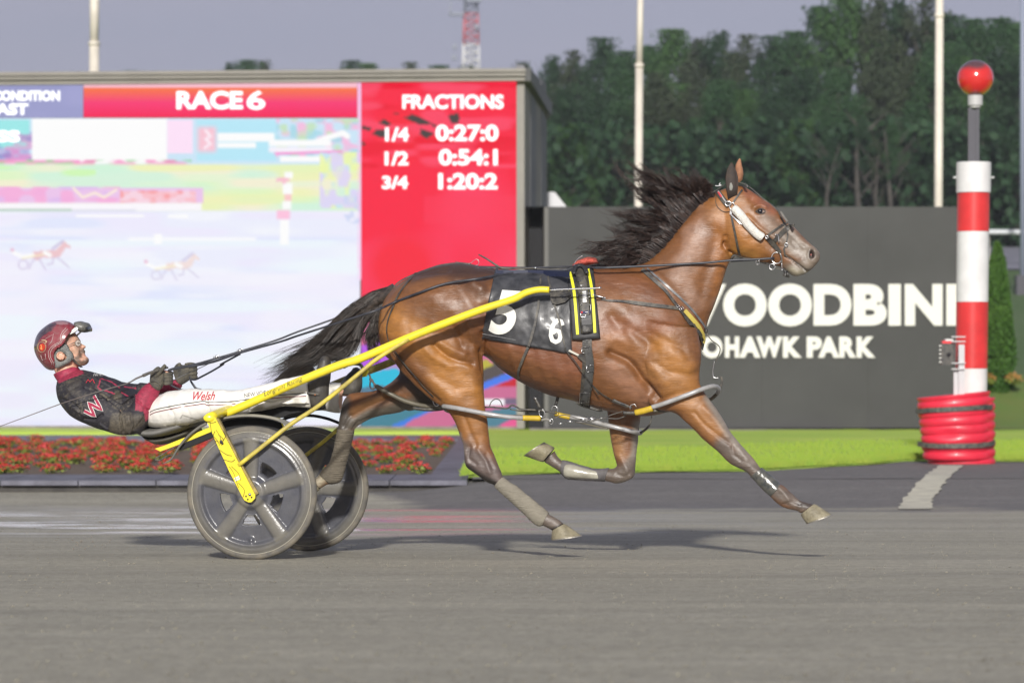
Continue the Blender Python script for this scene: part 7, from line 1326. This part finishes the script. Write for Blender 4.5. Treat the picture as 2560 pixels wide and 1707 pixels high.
laid('neck_strap', 'G', [(812, 122), (900, 200), (1000, 282), (1100, 370), (1200, 462), (1280, 560), (1335, 640), (1358, 700)], .011, mat('grey_strap', (.12, .12, .125), .35, noise=.4, nscale=30), hs, .007, .003)
laid('neck_strap', 'G', [(770, 130), (860, 210), (930, 272), (985, 330), (1040, 410), (1100, 485)], [.022, .022, .019, .016, .018, .018], dst_, hs, .007)
for x, y in ((1088, 480), (1125, 492), (1112, 505)): mb = MB(); h_, n_ = hit('G', x, y, .013); n_ = Vector(n_); a = n_.orthogonal().normalized(); b = n_.cross(a); mb.tube([h_ + (a * math.cos(t) + b * math.sin(t)) * .009 for t in np.linspace(0, 2 * math.pi, 13)], .002, 6, sm=1); mb.build('ring', chm, hs)
laid('trace', 'G', [(285, 385), (330, 385), (370, 390), (430, 402)], .006, chm, hs, .014, .004); mb = MB(); mb.tube([hit('J', 1110, 470, .03)[0], hit('J', 1170, 480, .02)[0], hit('J', 1255, 492, .014)[0]], .003, 6); mb.build('snap_hook', chm, hs)
tubeo('hanging_strap', [al('G', *q, -.02) for q in ((1362, 688), (1380, 740), (1420, 790), (1480, 835), (1494, 880), (1470, 945), (1440, 1000), (1430, 1060), (1428, 1110), (1445, 1134), (1495, 1130))], .0028, dst_, hs)
mb = MB(); mb.ball(al('G', 1365, 700, -.02), (.010, .008, .013)); mb.build('strap_knot', lea, hs)
# bag and straps that hang over the cloth
mbp = patch('shaft_wrap', 'J', [(610, 370), (640, 400), (800, 395), (862, 400), (868, 470), (800, 530), (700, 560), (650, 545), (620, 470)], CB, lea, hs, .022, -.3, 4)
laid('tie_strap', 'J', [(515, 232), (512, 330)], .010, dst_, hs, .006, .004, CB); laid('tie_strap', 'J', [(497, 490), (478, 640), (445, 800), (405, 950), (375, 1040)], [.011, .013, .014], dst_, hs, .010, .004, CB); laid('tie_strap', 'J', [(375, 1040), (330, 1150), (275, 1280), (262, 1340), (272, 1392)], [.014, .014, .012, .007], dst_, hs, .012)
laid('line_strap', 'J', [(600, 232), (612, 300), (636, 390)], .009, dst_, hs, .006, .004, CB); laid('line_strap', 'J', [(672, 560), (712, 680), (752, 830), (780, 980), (800, 1060)], [.010, .008, .007], dst_, hs, .008, .003, CB)
laid('line_strap', 'J', [(800, 1060), (850, 1140), (930, 1230), (1040, 1370), (1130, 1480), (1200, 1560)], .006, lea, hs, .030, .003); laid('line_strap', 'G', [(290, 1180), (380, 1270), (490, 1335)], .005, lea, hs, .010, .003)
laid('check_strap', 'G', [(490, 1335), (560, 1358), (640, 1390)], .014, dst_, hs, .014, .004)
# top line: back strap, crupper, hip strap
mb = MB(); P_ = [al('A', x, y, -.02) + Vector((0, 0, .004)) for x, y in ((1345, 420), (1362, 345), (1430, 268), (1560, 200), (1700, 145), (1850, 98), (2050, 78), (2200, 108), (2300, 122))] + [al('T', x, y, -.02) for x, y in ((960, 188), (1100, 184), (1250, 192), (1370, 185))]; mb.band(P_, .014, .005, [(-.5, -.3, .8)] * 4 + [(0, -.3, 1)] * 9, sm=4); mb.build('back_strap', dst_, hs)
tubeo('crupper_cord', [al('A', x, y, -.05) for x, y in ((1350, 430), (1385, 335), (1450, 275), (1560, 222), (1700, 165), (1850, 115), (2050, 92), (2200, 118))], .0035, lea, hs)
for x, y in ((1600, 175), (1565, 215), (2200, 105), (2080, 90)): mb = MB(); mb.ball(al('A', x, y, -.04), (.010, .007, .006)); mb.build('buckle', lea if x < 2000 else chm, hs)
tubeo('wire_loop', [al('A', x, y, -.02) for x, y in ((2080, 90), (2150, 68), (2195, 35), (2225, 45), (2225, 80), (2190, 100))], .0014, chm, hs); tubeo('wire_loop', [al('A', x, y, -.02) for x, y in ((1990, 55), (2060, 68), (2150, 74))], .0014, dst_, hs)
mb = MB(); mb.band([al('T', x, y, -.03) for x, y in ((775, 95), (830, 125), (890, 165), (930, 184), (1010, 186), (1150, 184))], [.007, .009, .011, .011, .008, .006], .005, nv); mb.build('loose_strap', dst_, hs)
laid('hip_strap', 'A', [(1560, 225), (1490, 305), (1440, 375), (1400, 450), (1375, 520), (1340, 600), (1318, 680), (1312, 760), (1332, 850)], [.012, .012, .010, .006, .005], lea, hs, .006, .003)
laid('hip_strap', 'A', [(1400, 950), (1480, 1060), (1600, 1200), (1700, 1320), (1780, 1400)], [.008, .010, .008], lea, hs, .008, .003); laid('hip_strap', 'A', [(1380, 965), (1450, 1060), (1560, 1200)], .006, mat('tan_leather', (.20, .09, .04), .5), hs, .006, .002)
ycord = mat('yellow_cord', (.62, .62, .06), .6, noise=.5, mixc=(.03, .03, .02), nscale=80)
tubeo('tail_cord', [al('A', x, y, .02) for x, y in ((1340, 420), (1318, 465), (1305, 530))], .003, ycord, hs); tubeo('tail_cord', [al('A', x, y, .03) for x, y in ((1250, 740), (1238, 790), (1222, 860))], .0028, ycord, hs)
# red fleece and terret at the withers
mb = MB(); loft(mb, [(al('G', *a, -.02), al('G', *b, -.02), w_) for a, b, w_ in (((120, 80), (128, 100), .03), ((170, 40), (200, 92), .05), ((260, 10), (290, 80), .05), ((340, 20), (360, 70), .03))], 16, 3); fl_o = mb.build('red_fleece', mat('red_fleece', (.55, .10, .07), .9, noise=.4, nscale=60, bump=1., bscale=200), hs)
tubeo('terret', [al('J', x, y, -.05) for x, y in ((940, 185), (920, 130), (905, 95), (925, 55), (960, 20), (1000, 0))], .0024, chm, hs); mb = MB(); mb.ball(al('J', 942, 185, -.08), (.010, .008, .008)); mb.build('terret_base', mat('pale_terret', (.6, .58, .52), .4), hs)
for x, y in ((455, 140), (600, 205), (912, 110)): mb = MB(); mb.ball(al('J', x, y, -.10), (.009, .006, .006)); mb.build('snap', chm, hs)

# ---------------------------------------------------------------- bridle
br = empty('bridle', hit('E', 600, 800)[0], 'black leather bridle with white fleece cheek roll and chrome rings on the horse head', 'bridle')
laid('crown_piece', 'E', [(205, 470), (250, 530), (300, 590), (345, 635)], .028, lea, br, .008, .006, None, 3); laid('crown_edge', 'E', [(225, 480), (275, 545), (320, 600)], .006, mat('edge_white', (.4, .38, .36), .4), br, .013, .002); laid('red_tag', 'E', [(225, 492), (262, 545)], .009, mat('tag_red', (.5, .05, .06), .5), br, .014, .002)
tubeo('poll_strap', [al('E', x, y, -.03) for x, y in ((0, 505), (100, 492), (165, 470), (240, 420), (300, 380))], .0035, lea, br); laid('brow_band', 'E', [(388, 602), (420, 560), (460, 500), (495, 455)], .009, dst_, br, .006, .004)
laid('brow_band', 'E', [(450, 400), (520, 410), (560, 400)], .014, lea, br, .006, .004)
mb = MB(); P_ = [al('E', x, y, -.012) for x, y in ((450, 362), (540, 382), (650, 468), (740, 548), (850, 630), (900, 675), (935, 720))]; mb.band(P_, .010, .004, [(.5, -.4, .8)] * 7); mb.build('face_strap', dst_, br)
laid('face_strap', 'E', [(910, 700), (950, 770), (990, 850), (1018, 920), (1030, 1000), (1010, 1080), (990, 1150)], [.008, .008, .007], dst_, br, .006, .003); laid('face_strap', 'E', [(950, 700), (985, 760), (1030, 820)], .010, dst_, br, .004, .003)
laid('nose_band', 'E', [(1098, 862), (1050, 880), (1000, 920), (950, 965), (880, 1040)], [.020, .025, .025, .022], lea, br, .007, .004); laid('nose_strap', 'E', [(1020, 835), (960, 865), (880, 920), (800, 975)], .011, lea, br, .007, .004)
laid('cheek_strap', 'E', [(795, 1000), (850, 1060), (900, 1120), (945, 1180)], [.024, .027, .018], lea, br, .007, .005); laid('throat_strap', 'E', [(372, 760), (395, 860), (415, 950), (440, 1070), (470, 1205)], [.010, .011, .011, .012], lea, br, .006, .004)
ps, ns = surf('E', [(402, 668), (500, 770), (600, 865), (700, 950), (748, 985)], .022, 3); mb = MB(); mb.tube(ps, [.021] + [.0235] * (len(ps) - 2) + [.022], 18, sm=2); mb.build('cheek_roll', mat('white_fleece', (.74, .72, .66), .95, noise=.12, nscale=40, bump=.9, bscale=160), br)
laid('roll_frame', 'E', [(362, 735), (460, 830), (560, 910), (640, 985), (690, 1040)], .006, chm, br, .012, .004); laid('roll_edge', 'E', [(375, 700), (370, 745)], .012, chm, br, .016, .005)
ringo = lambda x, y, rx, ry, r_, off, nm='bit_ring': (lambda h: (lambda mb: (mb.tube([al('E', x + rx * math.cos(t), y + ry * math.sin(t), 0) + (h - al('E', x, y, 0)) for t in np.linspace(0, 2 * math.pi, 25)], r_, 8, sm=1), mb.build(nm, chm, br)))(MB()))(hit('E', x, y, off)[0])
ringo(905, 1238, 60, 66, .0032, .012); ringo(850, 1350, 33, 34, .0026, .012); ringo(793, 986, 16, 17, .0026, .012, 'ring'); ringo(382, 645, 30, 40, .0026, .014, 'ring'); ringo(340, 615, 34, 26, .003, .014, 'buckle'); ringo(1012, 1092, 18, 20, .0024, .010, 'buckle'); ringo(690, 1262, 22, 26, .0024, .020, 'line_buckle')
tubeo('bit_shank', [hit('E', x, y, .022)[0] for x, y in ((945, 1180), (965, 1240), (972, 1300), (966, 1390))], .0042, chm, br); tubeo('bit_link', [hit('E', x, y, .014)[0] for x, y in ((870, 985), (905, 1000), (935, 1060))], .0028, chm, br); tubeo('lip_cord', [hit('E', x, y, .004)[0] for x, y in ((1000, 1220), (1080, 1265), (1160, 1325))], .0025, lea, br)
laid('chin_band', 'E', [(700, 1285), (800, 1320), (880, 1355), (950, 1378)], [.008, .012, .012, .010], lea, br, .005, .004); laid('bit_guard', 'E', [(985, 1130), (1000, 1190), (1010, 1230)], .008, dst_, br, .010, .004)
mb = MB(); mb.band([al('E', 990, 1385, -.04), al('E', 1010, 1430, -.04), al('E', 995, 1465, -.04)], [.012, .022, .024], .006, nv); mb.band([al('E', 1020, 1400, -.045), al('E', 1045, 1480, -.045)], .012, .005, nv, sm=1); mb.build('chin_strap_end', lea, br)
tubeo('neck_wire', [hit('E', x, y, .006)[0] for x, y in ((195, 520), (190, 600), (215, 660), (270, 700), (330, 710), (375, 690))], .0016, lea, br); tubeo('tie_knot', [al('E', x, y, -.04) for x, y in ((178, 398), (215, 400), (252, 392), (225, 385), (240, 365))], .0022, mat('white_tie', (.6, .6, .6), .5), br)
tubeo('throat_lash', [hit('E', x, y, .006)[0] for x, y in ((335, 1305), (365, 1250), (420, 1230), (500, 1235), (600, 1245))], .0035, dst_, br)

# ---------------------------------------------------------------- hobbles
hobm = mat('hobble_tube', S(168, 168, 170), .35, noise=.6, mixc=S(110, 106, 92), nscale=12, coat=.3); hobd = mat('hobble_tube_dirty', S(110, 104, 88), .45, noise=.6, mixc=S(62, 58, 50), nscale=12, coat=.2)
ho = empty('hobbles', al('C', 1050, 270, -.2), 'grey plastic hobble loops with yellow sleeves strung between the horse legs', 'hobbles')
def lp(pts, r_, m_, nm='loop_tube'): return tubeo(nm, [al(*q) for q in pts], r_, m_, ho, 14, 5)
lp([('C', 30, 140, -.20), ('C', 120, 152, -.235), ('C', 250, 175, -.252), ('C', 400, 205, -.255), ('C', 560, 232, -.25), ('C', 700, 250, -.235), ('C', 830, 258, -.215)], .0125, hobm); lp([('C', 825, 258, -.216), ('C', 910, 260, -.20), ('C', 1003, 262, -.185)], .0150, M['yellow_tape'], 'yellow_sleeve')
lp([('C', 35, 150, -.19), ('C', 90, 190, -.08), ('C', 300, 230, -.02), ('C', 600, 240, -.03), ('C', 850, 250, -.10), ('C', 1000, 262, -.17)], .011, hobd)
lp([('B', 965, 262, .03), ('B', 1050, 310, .02), ('B', 1130, 352, .02), ('B', 1250, 408, .015), ('B', 1400, 450, .01), ('B', 1520, 462, 0), ('B', 1625, 468, -.02)], .0125, hobd); lp([('B', 970, 266, .04), ('B', 1010, 300, .20), ('B', 1200, 420, .26), ('B', 1450, 480, .18), ('B', 1620, 480, .05)], .011, mat('black_tube', (.02, .02, .02), .5)); 
laid2 = tubeo('hobble_strap', [al('B', x, y, -.01) for x, y in ((1330, 478), (1450, 492), (1560, 492), (1645, 480))], .010, lea, ho)
lp([('C', 1955, 206, -.235), ('C', 2040, 186, -.245), ('C', 2124, 162, -.25)], .0165, M['yellow_tape'], 'yellow_sleeve'); lp([('D', 118, 472, -.25), ('D', 220, 440, -.255), ('D', 340, 398, -.255), ('D', 480, 345, -.25), ('D', 600, 298, -.235), ('D', 700, 266, -.20), ('D', 760, 266, -.15), ('D', 788, 292, -.09), ('D', 776, 330, -.05)], .0125, hobm)
lp([('D', 776, 330, -.05), ('D', 745, 362, -.04), ('D', 700, 395, -.035), ('D', 560, 450, -.03), ('D', 300, 500, -.06), ('D', 140, 510, -.15)], .0095, hobd)
lp([('C', 1150, 215, .05), ('C', 1220, 235, .05), ('C', 1300, 252, .05)], .0135, M['yellow_tape'], 'yellow_sleeve'); lp([('C', 1295, 250, .05), ('C', 1450, 268, .06), ('C', 1600, 312, .055), ('C', 1720, 342, .05), ('C', 1840, 372, .055), ('C', 1940, 398, .07), ('C', 2000, 408, .11), ('C', 2005, 395, .16)], .0125, hobm)
lp([('C', 1380, 300, .10), ('C', 1460, 318, .08), ('C', 1580, 345, .06), ('C', 1680, 365, .05)], .004, hobd, 'guide_cord')
def cs(pts, w_=.011, lat_=-.15, m_=dst_, th=.004, nm='strap'): mb = MB(); mb.band([al('C', x, y, lat_) for x, y in pts], w_, th, nv, sm=4); return mb.build(nm, m_, ho)
cs([(450, 152), (520, 150), (600, 158), (680, 160), (720, 130), (770, 150), (820, 172), (1000, 182), (1170, 215)], .009, 0.); cs([(700, 170), (820, 190), (1000, 195), (1150, 205)], .006, .02); cs([(495, 140), (515, 95), (558, 68), (600, 85), (625, 140)], .005, 0.)
cs([(1185, 0), (1172, 80), (1150, 150)], .016, -.02, lea); cs([(950, 62), (975, 110), (1000, 160)], [.014, .017, .015], -.13, lea); cs([(1010, 280), (1060, 272), (1110, 285)], .014, -.16, mat('pale_strap', S(120, 118, 112), .5)); cs([(1140, 265), (1220, 230), (1300, 240), (1420, 270), (1600, 268), (1720, 225), (1835, 190)], .005, -.2); cs([(1350, 302), (1480, 300), (1600, 270), (1680, 262), (1780, 265), (1860, 235)], .006, -.21)
cs([(1830, 205), (1870, 208), (1960, 208)], .018, -.235, lea); cs([(1730, 75), (1790, 105), (1860, 130), (1920, 160)], [.012, .013, .010], -.235, dst_); cs([(2118, 200), (2115, 260), (2098, 320), (2060, 370), (2000, 410)], [.003, .003, .010, .012, .014], .0, lea)
for a, b in (((1105, 265), (1095, 320)), ((1180, 320), (1225, 308)), ((1265, 292), (1330, 296)), ((1350, 298), (1440, 300)), ((1400, 272), (1460, 274)), ((1475, 290), (1555, 258)), ((1480, 272), (1530, 250)), ((1590, 262), (1630, 258)), ((940, 60), (968, 64))):
    mb = MB(); mb.tube([al('C', *a, -.20), al('C', *b, -.20)], .0042, 8, sm=1); mb.build('chain_link', chm, ho)
for pts, l in (([(990, 180), (995, 225), (1020, 250), (1050, 235), (1045, 200), (1020, 165)], -.14), ([(1115, 185), (1125, 145), (1155, 140), (1178, 165), (1172, 205)], -.02), ([(1900, 175), (1905, 135), (1945, 122), (1965, 150)], -.235), ([(1090, 290), (1110, 265), (1130, 285), (1120, 320), (1090, 312)], -.18)):
    tubeo('wire_hook', [al('C', x, y, l) for x, y in pts], .0022, chm, ho)
for pts, l in (([(1520, 360), (1535, 430), (1560, 460), (1590, 440), (1580, 390), (1545, 355)], -.08),): tubeo('wire_hook', [al('B', x, y, l) for x, y in pts], .0024, chm, ho)
mb = MB(); mb.band([al('B', 1230, 0, -.16), al('B', 1400, 210, -.15), al('B', 1540, 370, -.10), al('B', 1640, 465, -.10)], .008, .004, nv, sm=3); mb.build('hanger', lea, ho)
tubeo('tied_cord', [al('B', x, y, .10) for x, y in ((885, 130), (905, 180), (900, 260), (925, 290), (945, 270), (925, 200), (895, 190), (960, 250), (965, 262))], .0045, lea, ho)
mb = MB(); mb.band([al('D', 810, 165, -.07), al('D', 822, 200, -.07), al('D', 815, 240, -.07), al('D', 795, 288, -.07)], [.011, .012, .011, .014], .008, nv); mb.build('buckle_strap', M['dark_strap'], ho); tubeo('buckle_wire', [al('D', x, y, -.075) for x, y in ((745, 10), (735, 60), (728, 120), (738, 172), (790, 180))], .0025, chm, ho)
# clods thrown up behind the wheels
q = np.random.default_rng(12); mb = MB()
for (cx, cy, n, s) in ((660, 1205, 20, 26), (900, 1040, 12, 40), (780, 1130, 10, 40)):
    for _ in range(n):
        f = 'V'; x, y = q.normal(cx if cx > 300 else 660, s * 1.2), q.normal(cy if cy > 400 else 1210, s * 1.6); r_ = q.uniform(.0012, .0032); mb.ball(al(f, x, y, q.uniform(-.5, -.2)), (r_ * q.uniform(1, 1.8), r_, r_), 0, 5, 4)
setp(mb.build('flying_dirt', mat('clod', (.20, .17, .13), .9), kind='stuff'), 'small clods of track dirt thrown up behind the wheel')
# ---------------------------------------------------------------- thin summer haze
hz = MB(); hz.box((0, 205, 19.5), (600, 470, 45)); hm_ = bpy.data.materials.new('haze'); hm_.use_nodes = True; t = hm_.node_tree; t.nodes.clear(); o_ = N(t, 'ShaderNodeOutputMaterial'); pv = N(t, 'ShaderNodeVolumePrincipled'); pv.inputs['Color'].default_value = (.86, .9, 1., 1); pv.inputs['Density'].default_value = .00038; pv.inputs['Anisotropy'].default_value = .0; t.links.new(pv.outputs[0], o_.inputs['Volume'])
setp(hz.build('haze', hm_, smooth=False, kind='stuff'), 'thin pale summer haze over the far trees')
scene.cycles.volume_bounces = 0
